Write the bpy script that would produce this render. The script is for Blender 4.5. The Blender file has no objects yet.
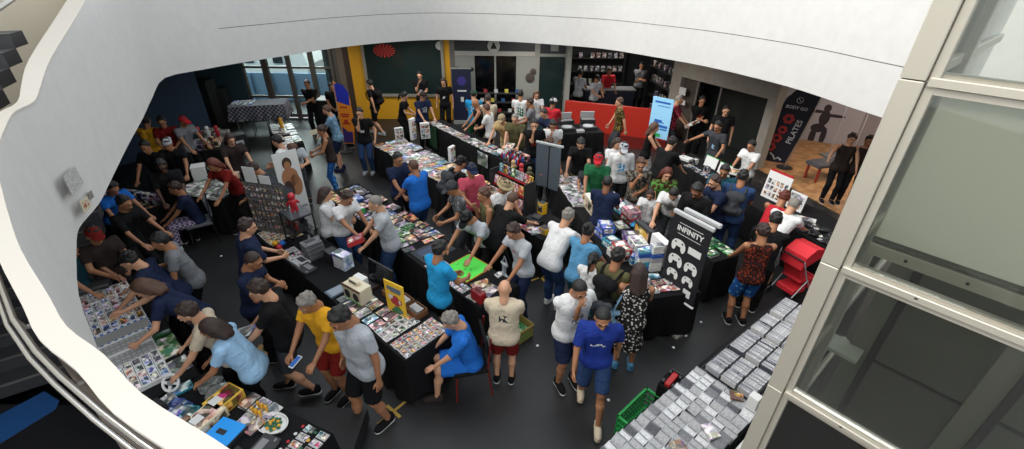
import bpy, math, random
import numpy as np
from mathutils import Vector, Matrix
random.seed(7)
RNG = np.random.RandomState(7)
SC = bpy.context.scene
COL = SC.collection
PI = math.pi
# ---------------------------------------------------------------- camera model (1024 x 449 frame)
F, XV, YV, H = 447.0, 520.0, 998.7, 4.7
_r = math.hypot(XV-512, YV-224.5)
ROLL = math.atan2(XV-512, YV-224.5)
TH = math.atan2(F, _r)
def ray(px, py):
    u, v = (px-512)/F, (py-224.5)/F
    c, s = math.cos(ROLL), math.sin(ROLL)
    u, v = u*c - v*s, u*s + v*c
    return (u, math.cos(TH) - v*math.sin(TH), -(math.sin(TH) + v*math.cos(TH)))
def P(px, py, z=0.0):
    "point of the place seen at a pixel, on the level z"
    d = ray(px, py); t = (z-H)/d[2]
    return (d[0]*t, d[1]*t)
def Q(px, py, A, B):
    "point seen at a pixel on the upright plane through ground points A, B"
    d = ray(px, py); nx, ny = B[1]-A[1], -(B[0]-A[0])
    t = (A[0]*nx + A[1]*ny)/(d[0]*nx + d[1]*ny)
    return (d[0]*t, d[1]*t, H + d[2]*t)
# ---------------------------------------------------------------- materials
MATS = {}
def srgb(c):
    if isinstance(c, str):
        c = tuple(int(c[i:i+2], 16)/255 for i in (0, 2, 4))
    return tuple((x/12.92 if x <= .04045 else ((x+.055)/1.055)**2.4) for x in c)
def M(name, col=None, rough=.6, metal=0.0, kind=None, col2=None, scale=20.0, emit=0.0, spec=.5):
    key = (name, col, kind, col2)
    if key in MATS: return MATS[key]
    m = bpy.data.materials.new(name); MATS[key] = m
    m.use_nodes = True
    nt = m.node_tree; N = nt.nodes; L = nt.links
    b = N['Principled BSDF']
    c1 = srgb(col or 'cccccc')
    b.inputs['Base Color'].default_value = (*c1, 1)
    b.inputs['Roughness'].default_value = rough
    b.inputs['Metallic'].default_value = metal
    b.inputs['Specular IOR Level'].default_value = spec
    if emit:
        b.inputs['Emission Color'].default_value = (*c1, 1); b.inputs['Emission Strength'].default_value = emit
    m.diffuse_color = (*c1, 1)
    if name.startswith(('fabric', 'patterned_fabric', 'hair')):      # creases in cloth, strands in hair
        tb = N.new('ShaderNodeTexCoord'); nb = N.new('ShaderNodeTexNoise'); bu = N.new('ShaderNodeBump')
        hr_ = name.startswith('hair'); nb.inputs['Scale'].default_value = 55 if hr_ else 9; nb.inputs['Detail'].default_value = 3; nb.inputs['Distortion'].default_value = 1.2
        bu.inputs['Strength'].default_value = .8 if hr_ else .75; bu.inputs['Distance'].default_value = .012 if hr_ else .035
        L.new(tb.outputs['Object'], nb.inputs['Vector']); L.new(nb.outputs['Fac'], bu.inputs['Height']); L.new(bu.outputs[0], b.inputs['Normal'])
    if kind:
        tc = N.new('ShaderNodeTexCoord'); c2 = srgb(col2 or '000000')
        vec = tc.outputs['Object']
        mix = N.new('ShaderNodeMix'); mix.data_type = 'RGBA'
        mix.inputs[6].default_value = (*c1, 1); mix.inputs[7].default_value = (*c2, 1)
        L.new(mix.outputs[2], b.inputs['Base Color'])
        def ramp(fac, lo, hi):
            r = N.new('ShaderNodeMapRange'); r.inputs[1].default_value = lo; r.inputs[2].default_value = hi
            L.new(fac, r.inputs[0]); L.new(r.outputs[0], mix.inputs[0]); return r
        if kind == 'noise':
            t = N.new('ShaderNodeTexNoise'); t.inputs['Scale'].default_value = scale; t.inputs['Detail'].default_value = 4
            L.new(vec, t.inputs['Vector']); ramp(t.outputs['Fac'], .42, .6)
        elif kind == 'camo':
            t = N.new('ShaderNodeTexNoise'); t.inputs['Scale'].default_value = scale; t.inputs['Detail'].default_value = 1
            L.new(vec, t.inputs['Vector']); ramp(t.outputs['Fac'], .49, .51)
        elif kind == 'spots':
            t = N.new('ShaderNodeTexVoronoi'); t.inputs['Scale'].default_value = scale
            L.new(vec, t.inputs['Vector']); ramp(t.outputs['Distance'], .32, .36)
        elif kind == 'check':
            t = N.new('ShaderNodeTexChecker'); t.inputs['Scale'].default_value = scale
            L.new(vec, t.inputs['Vector']); L.new(t.outputs['Fac'], mix.inputs[0])
        elif kind == 'cloth':
            t = N.new('ShaderNodeTexNoise'); t.inputs['Scale'].default_value = 6; L.new(vec, t.inputs['Vector'])
            ramp(t.outputs['Fac'], .3, .9)
        elif kind == 'art':   # printed cover: blocks, blotches and bars of ink, different on every object
            oi = N.new('ShaderNodeObjectInfo'); ad = N.new('ShaderNodeVectorMath'); ad.operation = 'MULTIPLY_ADD'
            L.new(oi.outputs['Random'], ad.inputs[0]); ad.inputs[1].default_value = (37, 91, 53); L.new(vec, ad.inputs[2])
            v = N.new('ShaderNodeTexVoronoi'); v.inputs['Scale'].default_value = scale; L.new(ad.outputs[0], v.inputs['Vector'])
            n = N.new('ShaderNodeTexNoise'); n.inputs['Scale'].default_value = scale*.9; n.inputs['Detail'].default_value = 3
            L.new(ad.outputs[0], n.inputs['Vector']); ramp(n.outputs['Fac'], .46, .56)
            sp = N.new('ShaderNodeSeparateColor'); L.new(v.outputs['Color'], sp.inputs[0])
            rg = N.new('ShaderNodeMapRange'); rg.inputs[1].default_value = .2; rg.inputs[2].default_value = .75; rg.inputs[3].default_value = .18; rg.inputs[4].default_value = 1.2; L.new(sp.outputs[0], rg.inputs[0])
            m2 = N.new('ShaderNodeMix'); m2.data_type = 'RGBA'; m2.inputs[0].default_value = .14
            L.new(mix.outputs[2], m2.inputs[6]); L.new(v.outputs['Color'], m2.inputs[7])
            mu = N.new('ShaderNodeVectorMath'); mu.operation = 'SCALE'; L.new(m2.outputs[2], mu.inputs[0]); L.new(rg.outputs[0], mu.inputs['Scale']); L.new(mu.outputs[0], b.inputs['Base Color'])
    return m
def tag(o, label=None, cat=None, group=None, kind=None):
    if label: o['label'] = label
    if cat: o['category'] = cat
    if group: o['group'] = group
    if kind: o['kind'] = kind
    return o
# ---------------------------------------------------------------- mesh collecting
class MB:
    def __init__(s): s.v = []; s.f = []; s.m = []; s.mats = []
    def mi(s, mat):
        if mat not in s.mats: s.mats.append(mat)
        return s.mats.index(mat)
    def add(s, verts, faces, mat, T=None):
        n = len(s.v)
        if T is not None: verts = [tuple(T @ Vector(p)) for p in verts]
        s.v += [tuple(p) for p in verts]; k = s.mi(mat)
        s.f += [tuple(i+n for i in f) for f in faces]; s.m += [k]*len(faces)
        return s
    def box(s, c, d, mat, rz=0.0, T=None, bev=0.0, rx=0.0, ry=0.0):
        x, y, z = d[0]/2, d[1]/2, d[2]/2
        R = Matrix.Translation(c) @ Matrix.Rotation(rz, 4, 'Z') @ Matrix.Rotation(rx, 4, 'X') @ Matrix.Rotation(ry, 4, 'Y')
        if T is not None: R = T @ R
        if bev <= 0:
            vs = [(a*x, b*y, c_*z) for c_ in (-1, 1) for b in (-1, 1) for a in (-1, 1)]
            fs = [(0, 2, 3, 1), (4, 5, 7, 6), (0, 1, 5, 4), (2, 6, 7, 3), (0, 4, 6, 2), (1, 3, 7, 5)]
        else:      # chamfered on all upright and top edges
            e = bev; vs = []; fs = []
            ring = [(-x+e, -y), (x-e, -y), (x, -y+e), (x, y-e), (x-e, y), (-x+e, y), (-x, y-e), (-x, -y+e)]
            ri = [(a*(1-e/x*.8), b*(1-e/y*.8)) for a, b in ring]
            for zz, rg in ((-z, ring), (z-e, ring), (z, ri)):
                vs += [(a, b, zz) for a, b in rg]
            for k in range(2):
                for i in range(8):
                    j = (i+1) % 8; fs.append((k*8+i, k*8+j, k*8+8+j, k*8+8+i))
            fs.append(tuple(range(7, -1, -1))); fs.append(tuple(range(16, 24)))
        return s.add(vs, fs, mat, R)
    def tube(s, pts, r, mat, n=8, r2=None, T=None, caps=True):
        pts = [Vector(p) for p in pts]; vs = []; fs = []; m = len(pts)
        up = Vector((0, 0, 1)); prev = None
        for i, p in enumerate(pts):
            d = (pts[min(i+1, m-1)] - pts[max(i-1, 0)]).normalized()
            a = d.cross(up if abs(d.z) < .95 else Vector((1, 0, 0))).normalized()
            if prev is not None:
                a = (prev - d*prev.dot(d)).normalized()
            prev = a; b = d.cross(a)
            rr = r if r2 is None else r + (r2-r)*i/(m-1)
            vs += [tuple(p + (a*math.cos(2*PI*k/n) + b*math.sin(2*PI*k/n))*rr) for k in range(n)]
        for i in range(m-1):
            for k in range(n):
                k2 = (k+1) % n; fs.append((i*n+k, i*n+k2, (i+1)*n+k2, (i+1)*n+k))
        if caps: fs.append(tuple(range(n-1, -1, -1))); fs.append(tuple(range((m-1)*n, m*n)))
        return s.add(vs, fs, mat, T)
    def lathe(s, prof, mat, n=20, T=None):
        vs = []; fs = []; m = len(prof)
        for r, z in prof: vs += [(r*math.cos(2*PI*k/n), r*math.sin(2*PI*k/n), z) for k in range(n)]
        for i in range(m-1):
            for k in range(n):
                k2 = (k+1) % n; fs.append((i*n+k, i*n+k2, (i+1)*n+k2, (i+1)*n+k))
        if prof[0][0] > 1e-5: fs.append(tuple(range(n-1, -1, -1)))
        if prof[-1][0] > 1e-5: fs.append(tuple(range((m-1)*n, m*n)))
        return s.add(vs, fs, mat, T)
    def prism(s, poly, z0, z1, mat, T=None, side=None):
        n = len(poly); vs = [(x, y, z0) for x, y in poly] + [(x, y, z1) for x, y in poly]
        s.add(vs, [tuple(range(n-1, -1, -1)), tuple(range(n, 2*n))], mat, T)
        return s.add(vs, [(i, (i+1) % n, n+(i+1) % n, n+i) for i in range(n)], side or mat, T)
    def mesh(s, name):
        me = bpy.data.meshes.new(name); me.from_pydata(s.v, [], s.f)
        for m in s.mats: me.materials.append(m)
        me.polygons.foreach_set('material_index', s.m); me.update(); return me
    def build(s, name, parent=None, smooth=False, loc=None, rz=0.0):
        me = s.mesh(name); o = bpy.data.objects.new(name, me); COL.objects.link(o)
        if smooth:
            me.polygons.foreach_set('use_smooth', [True]*len(me.polygons))
            try: me.set_sharp_from_angle(angle=math.radians(40))
            except Exception: pass
        if loc is not None: o.location = loc
        o.rotation_euler.z = rz
        if parent: o.parent = parent
        return o
def link(name, me, parent=None, loc=(0, 0, 0), rz=0.0, mat=None, mw=None, mats=None):
    o = bpy.data.objects.new(name, me); COL.objects.link(o)
    if mw is not None: o.matrix_world = mw
    else: o.location = loc; o.rotation_euler = (0, 0, rz)
    if parent: o.parent = parent
    for i, m in enumerate(mats or ([mat] if mat else [])):
        o.material_slots[i].link = 'OBJECT'; o.material_slots[i].material = m
    return o
def empty(name, loc, rz=0.0):
    o = bpy.data.objects.new(name, None); COL.objects.link(o); o.location = loc; o.rotation_euler = (0, 0, rz)
    o.empty_display_size = .1
    return o
def structure(name, mb, parent=None, smooth=False):
    o = mb.build(name, parent, smooth)
    if parent is None: o['kind'] = 'structure'
    return o
def frame(c, x, z):
    "matrix with local x along x, local z along z"
    x = Vector(x).normalized(); z = Vector(z); z = (z - x*z.dot(x)).normalized(); y = z.cross(x)
    m = Matrix((x, y, z)).transposed().to_4x4(); m.translation = Vector(c); return m
def text_mesh(txt, size, mat, ext=.002, bold=0.0):
    cu = bpy.data.curves.new('lettering', 'FONT'); cu.body = txt; cu.size = size; cu.extrude = ext
    cu.align_x = 'CENTER'; cu.align_y = 'CENTER'; cu.resolution_u = 2; cu.offset = bold
    o = bpy.data.objects.new('lettering', cu); COL.objects.link(o)
    bpy.context.view_layer.update()
    me = bpy.data.meshes.new_from_object(o.evaluated_get(bpy.context.evaluated_depsgraph_get()))
    bpy.data.objects.remove(o); bpy.data.curves.remove(cu)
    me.materials.clear(); me.materials.append(mat); return me
def text(name, txt, size, mat, mw, parent, ext=.002, bold=0.0, sx=1.0):
    me = text_mesh(txt, size, mat, ext, bold)
    if sx != 1.0:
        me.transform(Matrix.Diagonal((sx, 1, 1, 1)))
    o = bpy.data.objects.new(name, me); COL.objects.link(o)
    if parent: o.parent = parent; o.matrix_world = mw
    else: o.matrix_world = mw
    return o
# ---------------------------------------------------------------- smooth solids (distance fields meshed by surface nets)
def nets(fn, lo, hi, h):
    n = [int(math.ceil((hi[i]-lo[i])/h))+1 for i in range(3)]
    ax = [lo[i] + h*np.arange(n[i]) for i in range(3)]
    V = fn(ax).astype(np.float32)
    ins = V < 0
    cx = np.zeros([n[0]-1, n[1]-1, n[2]-1], bool)
    cnt = np.zeros(cx.shape, np.float32); acc = np.zeros(cx.shape+(3,), np.float32)
    def sl(a, o): return a[o[0]:o[0]+n[0]-1, o[1]:o[1]+n[1]-1, o[2]:o[2]+n[2]-1]
    for axis in range(3):
        o1, o2 = [k for k in range(3) if k != axis]
        for a in (0, 1):
            for b in (0, 1):
                p = [0, 0, 0]; p[o1] = a; p[o2] = b; q = list(p); q[axis] = 1
                va, vb = sl(V, p), sl(V, q); cr = sl(ins, p) != sl(ins, q)
                if not cr.any(): continue
                t = np.where(cr, va/np.where(cr, va-vb, 1), 0)
                cnt += cr
                acc[..., axis] += t; acc[..., o1] += a*cr; acc[..., o2] += b*cr
    act = cnt > 0
    idx = -np.ones(cx.shape, np.int64); ii = np.argwhere(act)
    idx[act] = np.arange(len(ii))
    vs = (ii + acc[act]/cnt[act][:, None])*h + np.array(lo)
    quads = []
    for axis in range(3):
        o1, o2 = (axis+1) % 3, (axis+2) % 3
        s0 = [slice(0, n[k]) for k in range(3)]; s1 = list(s0)
        s0[axis] = slice(0, n[axis]-1); s1[axis] = slice(1, n[axis])
        a, b = ins[tuple(s0)], ins[tuple(s1)]
        cr = a != b
        w = np.argwhere(cr)
        if not len(w): continue
        fl = a[cr]
        ok = (w[:, o1] > 0) & (w[:, o2] > 0) & (w[:, o1] < n[o1]-1) & (w[:, o2] < n[o2]-1)
        w = w[ok]; fl = fl[ok]
        def g(d1, d2):
            k = w.copy(); k[:, o1] -= d1; k[:, o2] -= d2; return idx[k[:, 0], k[:, 1], k[:, 2]]
        q = np.stack([g(1, 1), g(0, 1), g(0, 0), g(1, 0)], 1)
        q[~fl] = q[~fl][:, ::-1]
        quads.append(q)
    return vs, np.concatenate(quads) if quads else np.zeros((0, 4), int)
class Blob:
    "smooth union of tapered capsules, flat-cut tubes and ellipsoids"
    def __init__(s, k=.02): s.p = []; s.k = k; s.cuts = []
    def cap(s, a, b, ra, rb=None, flat=False, k=None):
        s.p.append(('c', np.array(a, float), np.array(b, float), ra, ra if rb is None else rb, flat, k)); return s
    def ell(s, c, r, R=None, k=None): s.p.append(('e', np.array(c, float), np.array(r, float), R, 0, False, k)); return s
    def sub(s, c, r): s.p.append(('s', np.array(c, float), np.array(r, float), None, 0, False, None)); return s
    def cut(s, p, n): s.cuts.append((np.array(p, float), np.array(n, float)/np.linalg.norm(n))); return s
    def bounds(s):
        lo = np.full(3, 1e9); hi = -lo
        for t in s.p:
            if t[0] == 'c':
                r = max(t[3], t[4]); lo = np.minimum(lo, np.minimum(t[1], t[2])-r); hi = np.maximum(hi, np.maximum(t[1], t[2])+r)
            elif t[0] == 'e': r = t[2].max() if t[3] is not None else t[2]; lo = np.minimum(lo, t[1]-r); hi = np.maximum(hi, t[1]+r)
        return lo, hi
    def field(s, ax):
        D = np.full([len(a) for a in ax], 9.0, np.float32)
        for t in s.p:
            k = t[6] if t[6] is not None else s.k; pad = k*2.5+.03
            if t[0] == 'c': r = max(t[3], t[4]); lo = np.minimum(t[1], t[2])-r-pad; hi = np.maximum(t[1], t[2])+r+pad
            else: r = t[2].max(); lo = t[1]-r-pad; hi = t[1]+r+pad
            sl = []; 
            for i in range(3):
                a0 = np.searchsorted(ax[i], lo[i]); a1 = np.searchsorted(ax[i], hi[i]); sl.append(slice(a0, a1))
            if any(q.start >= q.stop for q in sl): continue
            X, Y, Z = np.meshgrid(ax[0][sl[0]], ax[1][sl[1]], ax[2][sl[2]], indexing='ij', sparse=True)
            if t[0] == 'c':
                a, b = t[1], t[2]; d = b-a; L2 = max(d.dot(d), 1e-9)
                x, y, z = X-a[0], Y-a[1], Z-a[2]
                u = (x*d[0]+y*d[1]+z*d[2])/L2; h = np.clip(u, 0, 1)
                v = np.sqrt((x-h*d[0])**2 + (y-h*d[1])**2 + (z-h*d[2])**2) - (t[3]+(t[4]-t[3])*h)
                if t[5]: v = np.maximum(v, (u-1)*math.sqrt(L2))
            else:
                x, y, z = X-t[1][0], Y-t[1][1], Z-t[1][2]
                if t[3] is not None:
                    R = t[3]; x, y, z = x*R[0, 0]+y*R[1, 0]+z*R[2, 0], x*R[0, 1]+y*R[1, 1]+z*R[2, 1], x*R[0, 2]+y*R[1, 2]+z*R[2, 2]
                rr = t[2]; q = np.sqrt((x/rr[0])**2 + (y/rr[1])**2 + (z/rr[2])**2)
                v = (q-1)*rr.min()
            S = D[tuple(sl)]
            if t[0] == 's': D[tuple(sl)] = np.maximum(S, -v)
            else:
                hh = np.clip(.5+.5*(S-v)/k, 0, 1); D[tuple(sl)] = S+(v-S)*hh - k*hh*(1-hh)
        if s.cuts:
            X, Y, Z = np.meshgrid(*ax, indexing='ij', sparse=True)
            for p, n in s.cuts: D = np.maximum(D, ((X-p[0])*n[0]+(Y-p[1])*n[1]+(Z-p[2])*n[2]).astype(np.float32))
        return D
    def tess(s, h):
        lo, hi = s.bounds(); return nets(s.field, lo-2*h-.01, hi+2*h+.01, h)
def mesh_np(name, vs, qs, mats, mi=None):
    me = bpy.data.meshes.new(name)
    me.vertices.add(len(vs)); me.vertices.foreach_set('co', np.asarray(vs, np.float32).ravel())
    me.loops.add(len(qs)*4); me.loops.foreach_set('vertex_index', np.asarray(qs, np.int32).ravel())
    me.polygons.add(len(qs)); me.polygons.foreach_set('loop_start', np.arange(0, len(qs)*4, 4, dtype=np.int32))
    me.polygons.foreach_set('use_smooth', np.ones(len(qs), bool))
    for m in mats: me.materials.append(m)
    if mi is not None: me.polygons.foreach_set('material_index', np.asarray(mi, np.int32))
    me.update(calc_edges=True); return me
# ================================================================ camera, light
cam = bpy.data.cameras.new('camera'); camo = bpy.data.objects.new('camera', cam); COL.objects.link(camo)
cam.sensor_fit = 'HORIZONTAL'; cam.sensor_width = 36.0; cam.lens = 36.0*F/1024
cam.clip_start = .05; cam.clip_end = 200
camo.matrix_world = Matrix.Translation((0, 0, H)) @ Matrix.Rotation(PI/2-TH, 4, 'X') @ Matrix.Rotation(ROLL, 4, 'Z')
SC.camera = camo
SC.view_settings.view_transform = 'Standard'; SC.view_settings.look = 'None'; SC.view_settings.gamma = 1
SC.view_settings.use_curve_mapping = False; SC.view_settings.exposure = 1.05
W = bpy.data.worlds.new('sky'); SC.world = W; W.use_nodes = True
bg = W.node_tree.nodes['Background']; bg.inputs[0].default_value = (.90, .95, 1.0, 1); bg.inputs[1].default_value = .78
def sun(name, d, strength, ang, col=(1, 1, 1)):
    l = bpy.data.lights.new(name, 'SUN'); l.energy = strength; l.angle = math.radians(ang); l.color = col
    o = bpy.data.objects.new(name, l); COL.objects.link(o)
    o.rotation_euler = Vector(d).to_track_quat('-Z', 'Y').to_euler(); return o
sun('overcast_sun', (.86, .22, -.72), 2.2, 50, (1, .97, .93))
def area(name, loc, size, power, col=(1, .95, .88), d=(0, 0, -1)):
    l = bpy.data.lights.new(name, 'AREA'); l.energy = power; l.size = size; l.color = col
    o = bpy.data.objects.new(name, l); COL.objects.link(o); o.location = loc
    o.rotation_euler = Vector(d).to_track_quat('-Z', 'Y').to_euler(); return o
for gx, gy in ((-6.4, 13.9), (-3.2, 14.0), (0.5, 14.2), (3.6, 12.8)): area('gallery_fill', (gx, gy, 2.7), .6, 14)  # added fill lights under the slab to brighten the back frontage, no fittings there
area('shop_lamp', (3.4, 16.8, 2.6), 1.2, 26)
area('entrance_lamp', (0, 17.6, 2.6), 1.0, 5)
area('studio_lamp', (9.6, 10.5, 2.6), 1.5, 45, (1, .85, .72))
area('doorway_lamp', (7.6, 13.6, 2.6), 1.0, 8, (.9, 1, .95))
# ================================================================ materials of the setting
white = M('white_plaster', 'c4c3bf', .75, kind='cloth', col2='bcbbb8')
cream = M('cream_coping', 'c0bab0', .5)
joint = M('dark_joint', '55544f', .8)
grey_paint = M('grey_render', '9c968c', .8, kind='cloth', col2='8c867c')
yellow_wall = M('yellow_paint', 'd39a18', .7)
black = M('black_plastic', '101012', .5)
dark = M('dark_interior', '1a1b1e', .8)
teal = M('teal_wall', '2a454e', .8)
steel = M('brushed_steel', 'a6a39b', .35, .55)
champagne = M('champagne_aluminium', 'b4aea0', .42, .35)
redp = M('red_panel', 'a81f0c', .6)
wood = M('wood_floor', 'b58a5e', .45, kind='noise', col2='93683f', scale=5)
def glass_mat(name, tint=(.8, .87, .85), a=.22, rough=.03):
    m = bpy.data.materials.new(name); m.use_nodes = True; nt = m.node_tree; N = nt.nodes; L = nt.links
    N.remove(N['Principled BSDF']); out = [n for n in N if n.type == 'OUTPUT_MATERIAL'][0]
    tr = N.new('ShaderNodeBsdfTransparent'); tr.inputs[0].default_value = (*tint, 1)
    gl = N.new('ShaderNodeBsdfGlossy'); gl.inputs['Roughness'].default_value = rough
    fr = N.new('ShaderNodeFresnel'); fr.inputs[0].default_value = 1.5
    mx = N.new('ShaderNodeMixShader'); L.new(fr.outputs[0], mx.inputs[0]); L.new(tr.outputs[0], mx.inputs[1]); L.new(gl.outputs[0], mx.inputs[2])
    df = N.new('ShaderNodeBsdfDiffuse'); df.inputs[0].default_value = (.55, .56, .53, 1)
    m2 = N.new('ShaderNodeMixShader'); m2.inputs[0].default_value = a; L.new(mx.outputs[0], m2.inputs[1]); L.new(df.outputs[0], m2.inputs[2])
    L.new(m2.outputs[0], out.inputs[0]); return m
glass = glass_mat('clear_glass', a=.03); dusty_glass = glass_mat('dusty_glass', (.86, .88, .85), .02, .03)
# polished dark concrete with a few pale cracks
flm = bpy.data.materials.new('dark_polished_concrete'); flm.use_nodes = True
nt = flm.node_tree; N = nt.nodes; L = nt.links; b = N['Principled BSDF']
tc = N.new('ShaderNodeTexCoord')
nz = N.new('ShaderNodeTexNoise'); nz.inputs['Scale'].default_value = .9; nz.inputs['Detail'].default_value = 6; L.new(tc.outputs['Object'], nz.inputs['Vector'])
cr = N.new('ShaderNodeValToRGB'); cr.color_ramp.elements[0].position = .35; cr.color_ramp.elements[0].color = (.006, .006, .0065, 1)
cr.color_ramp.elements[1].position = .72; cr.color_ramp.elements[1].color = (.020, .0195, .0195, 1); L.new(nz.outputs['Fac'], cr.inputs[0])
wn = N.new('ShaderNodeTexNoise'); wn.inputs['Scale'].default_value = 1.3; wn.inputs['Detail'].default_value = 5; L.new(tc.outputs['Object'], wn.inputs['Vector'])
mm = N.new('ShaderNodeVectorMath'); mm.operation = 'MULTIPLY_ADD'; mm.inputs[1].default_value = (.5, .5, .5); L.new(wn.outputs['Color'], mm.inputs[0]); L.new(tc.outputs['Object'], mm.inputs[2])
vo = N.new('ShaderNodeTexVoronoi'); vo.feature = 'DISTANCE_TO_EDGE'; vo.inputs['Scale'].default_value = .33; L.new(mm.outputs[0], vo.inputs['Vector'])
mr = N.new('ShaderNodeMapRange'); mr.inputs[1].default_value = 0; mr.inputs[2].default_value = .006; mr.inputs[3].default_value = .55; mr.inputs[4].default_value = 0; L.new(vo.outputs['Distance'], mr.inputs[0])
mk_ = N.new('ShaderNodeTexNoise'); mk_.inputs['Scale'].default_value = .45; L.new(tc.outputs['Object'], mk_.inputs['Vector']); mk2 = N.new('ShaderNodeMapRange'); mk2.inputs[1].default_value = .5; mk2.inputs[2].default_value = .62; L.new(mk_.outputs['Fac'], mk2.inputs[0]); mk3 = N.new('ShaderNodeMath'); mk3.operation = 'MULTIPLY'; L.new(mk2.outputs[0], mk3.inputs[0]); L.new(mr.outputs[0], mk3.inputs[1])
mx = N.new('ShaderNodeMix'); mx.data_type = 'RGBA'; L.new(mk3.outputs[0], mx.inputs[0]); L.new(cr.outputs[0], mx.inputs[6]); mx.inputs[7].default_value = (.13, .13, .13, 1)
L.new(mx.outputs[2], b.inputs['Base Color'])
rr = N.new('ShaderNodeMapRange'); rr.inputs[3].default_value = .33; rr.inputs[4].default_value = .6; L.new(nz.outputs['Fac'], rr.inputs[0]); L.new(rr.outputs[0], b.inputs['Roughness'])
structure('floor', MB().box((0, 8, -.1), (30, 34, .2), flm))
# ================================================================ the white ring: gallery parapet round the atrium
bottom = [P(880, 110, 2.75), P(800, 85, 2.75), P(752, 73, 2.75), P(700, 62, 2.75), P(650, 54, 2.75), P(600, 47, 2.75), P(555, 44, 2.75), P(512, 42, 2.75), P(465, 41, 2.75),
          P(420, 42, 2.75), P(375, 46, 2.75), P(330, 52, 2.75), P(285, 60, 2.75), P(240, 68, 2.75), P(200, 76, 2.75), P(162, 85, 2.75)]
# stations: x, y, height of the coping
ring = [(4.9, .8, 4.5), (6.0, 2.6, 4.5), (6.3, 4.6, 4.5)] + [(x, y, 4.5) for x, y in bottom]
left = [(-6.0, 7.45, 4.46), (-5.36, 6.35, 4.38), (-4.72, 5.2, 4.15), (-4.12, 4.16, 3.96), (-3.89, 3.76, 3.85), (-3.78, 3.52, 3.75)]
low = [(-3.66, 3.24, 3.75), (-3.42, 2.93, 3.75), (-2.93, 2.37, 3.75), (-2.47, 1.94, 3.75), (-2.17, 1.67, 3.75), (-1.87, 1.41, 3.75), (-1.52, 1.14, 3.75), (-1.34, 1.0, 3.75),
       (-1.14, .89, 3.75), (-.94, .76, 3.75), (-.69, .64, 3.75), (-.4, .5, 3.75), (0.0, .36, 3.75), (.45, .28, 3.75), (.9, .3, 3.75)]
ring += left + low
thick = [.15]*19 + [.16, .16, .15, .13, .11, .09] + [.075, .065, .06, .055] + [.048]*11
def densify(pts, k=3):
    out_ = []; n_ = len(pts)
    for i in range(n_-1):
        p0, p1, p2, p3 = pts[max(i-1, 0)], pts[i], pts[i+1], pts[min(i+2, n_-1)]
        for j in range(k):
            t = j/k
            out_.append(tuple(.5*((2*b)+(c-a)*t+(2*a-5*b+4*c-d)*t*t+(3*b-a-3*c+d)*t**3) for a, b, c, d in zip(p0, p1, p2, p3)))
    out_.append(pts[-1]); return out_
ring = densify([r+(t,) for r, t in zip(ring, thick)]); thick = [r[3] for r in ring]; ring = [r[:3] for r in ring]
NK = 3*18+1
def outward(i):
    a = ring[max(i-1, 0)]; b = ring[min(i+1, len(ring)-1)]
    d = Vector((b[0]-a[0], b[1]-a[1], 0)).normalized()
    return Vector((-d.y, d.x, 0))*-1       # ring runs counter-clockwise, outside is to the right
mb = MB(); n = len(ring)
inn = [Vector((x, y, 0)) for x, y, z in ring]; out = [inn[i] + outward(i)*thick[i] for i in range(n)]
zc = [r[2] for r in ring]; zb = 2.75
def strip(mb, a, za, b, zb_, mat):
    vs = []; fs = []
    for i in range(n): vs += [(a[i].x, a[i].y, za[i]), (b[i].x, b[i].y, zb_[i])]
    for i in range(n-1): fs.append((2*i, 2*i+1, 2*i+3, 2*i+2))
    mb.add(vs, fs, mat)
cz = [z-.012 for z in zc]; z3 = [3.485]*n; z4 = [3.515]*n; zbl = [zb]*n
lip = [inn[i] + outward(i)*.012 for i in range(n)]
strip(mb, inn, zbl, inn, cz, white)
def seam(mb, i0, i1):
    vs = []; fs = []
    for i in range(i0, i1): q = inn[i]-outward(i)*.002; vs += [(q.x, q.y, 3.485), (q.x, q.y, 3.497)]
    for k in range(i1-i0-1): fs.append((2*k, 2*k+1, 2*k+3, 2*k+2))
    mb.add(vs, fs, joint)
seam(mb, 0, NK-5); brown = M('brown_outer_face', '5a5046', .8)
def ostrip(i0, i1, mat):
    vs = []
    for i in range(i0, i1): vs += [(out[i].x, out[i].y, cz[i]), (out[i].x, out[i].y, 3.2)]
    mb.add(vs, [(2*k, 2*k+1, 2*k+3, 2*k+2) for k in range(i1-i0-1)], mat)
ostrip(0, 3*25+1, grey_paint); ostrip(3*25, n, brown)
par = mb.build('wall_atrium_parapet', smooth=True); par['kind'] = 'structure'
mb = MB(); o2 = [p + outward(i)*.01 for i, p in enumerate(out)]; i2 = [p - outward(i)*.006 for i, p in enumerate(inn)]
strip(mb, i2, cz, i2, zc, cream); strip(mb, i2, zc, o2, zc, cream); strip(mb, o2, zc, o2, cz, cream); strip(mb, i2, cz, o2, cz, cream)
cp = mb.build('coping', par)
# gallery slab: everything outside the ring, from z 2.75 to 3.1
mb = MB(); outer = []
for p in inn:
    d = Vector((p.x, p.y-7.5, 0)).normalized(); q = Vector((0, 7.5, 0)) + d*17
    ym = 15.75 if q.x < -6.3 else 19.1
    if q.y > ym: q = Vector((0, 7.5, 0)) + d*((ym-7.5)/d.y)
    outer.append(q)
NS = 3*24+1
vs = []; fs = []
for i in range(NS): vs += [(out[i].x, out[i].y, 2.75), (outer[i].x, outer[i].y, 2.75)]
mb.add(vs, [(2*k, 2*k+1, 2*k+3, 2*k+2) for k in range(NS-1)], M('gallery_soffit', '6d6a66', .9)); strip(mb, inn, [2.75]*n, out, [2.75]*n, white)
o3 = [p + outward(i)*.005 for i, p in enumerate(out)]
keep = list(range(0, NK))
vs = []; fs = []
for k, i in enumerate(keep): vs += [(out[i].x, out[i].y, 3.1), (outer[i].x, outer[i].y, 3.1)]
for k in range(len(keep)-1): fs.append((2*k, 2*k+2, 2*k+3, 2*k+1))
mb.add(vs, fs, grey_paint)
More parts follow.
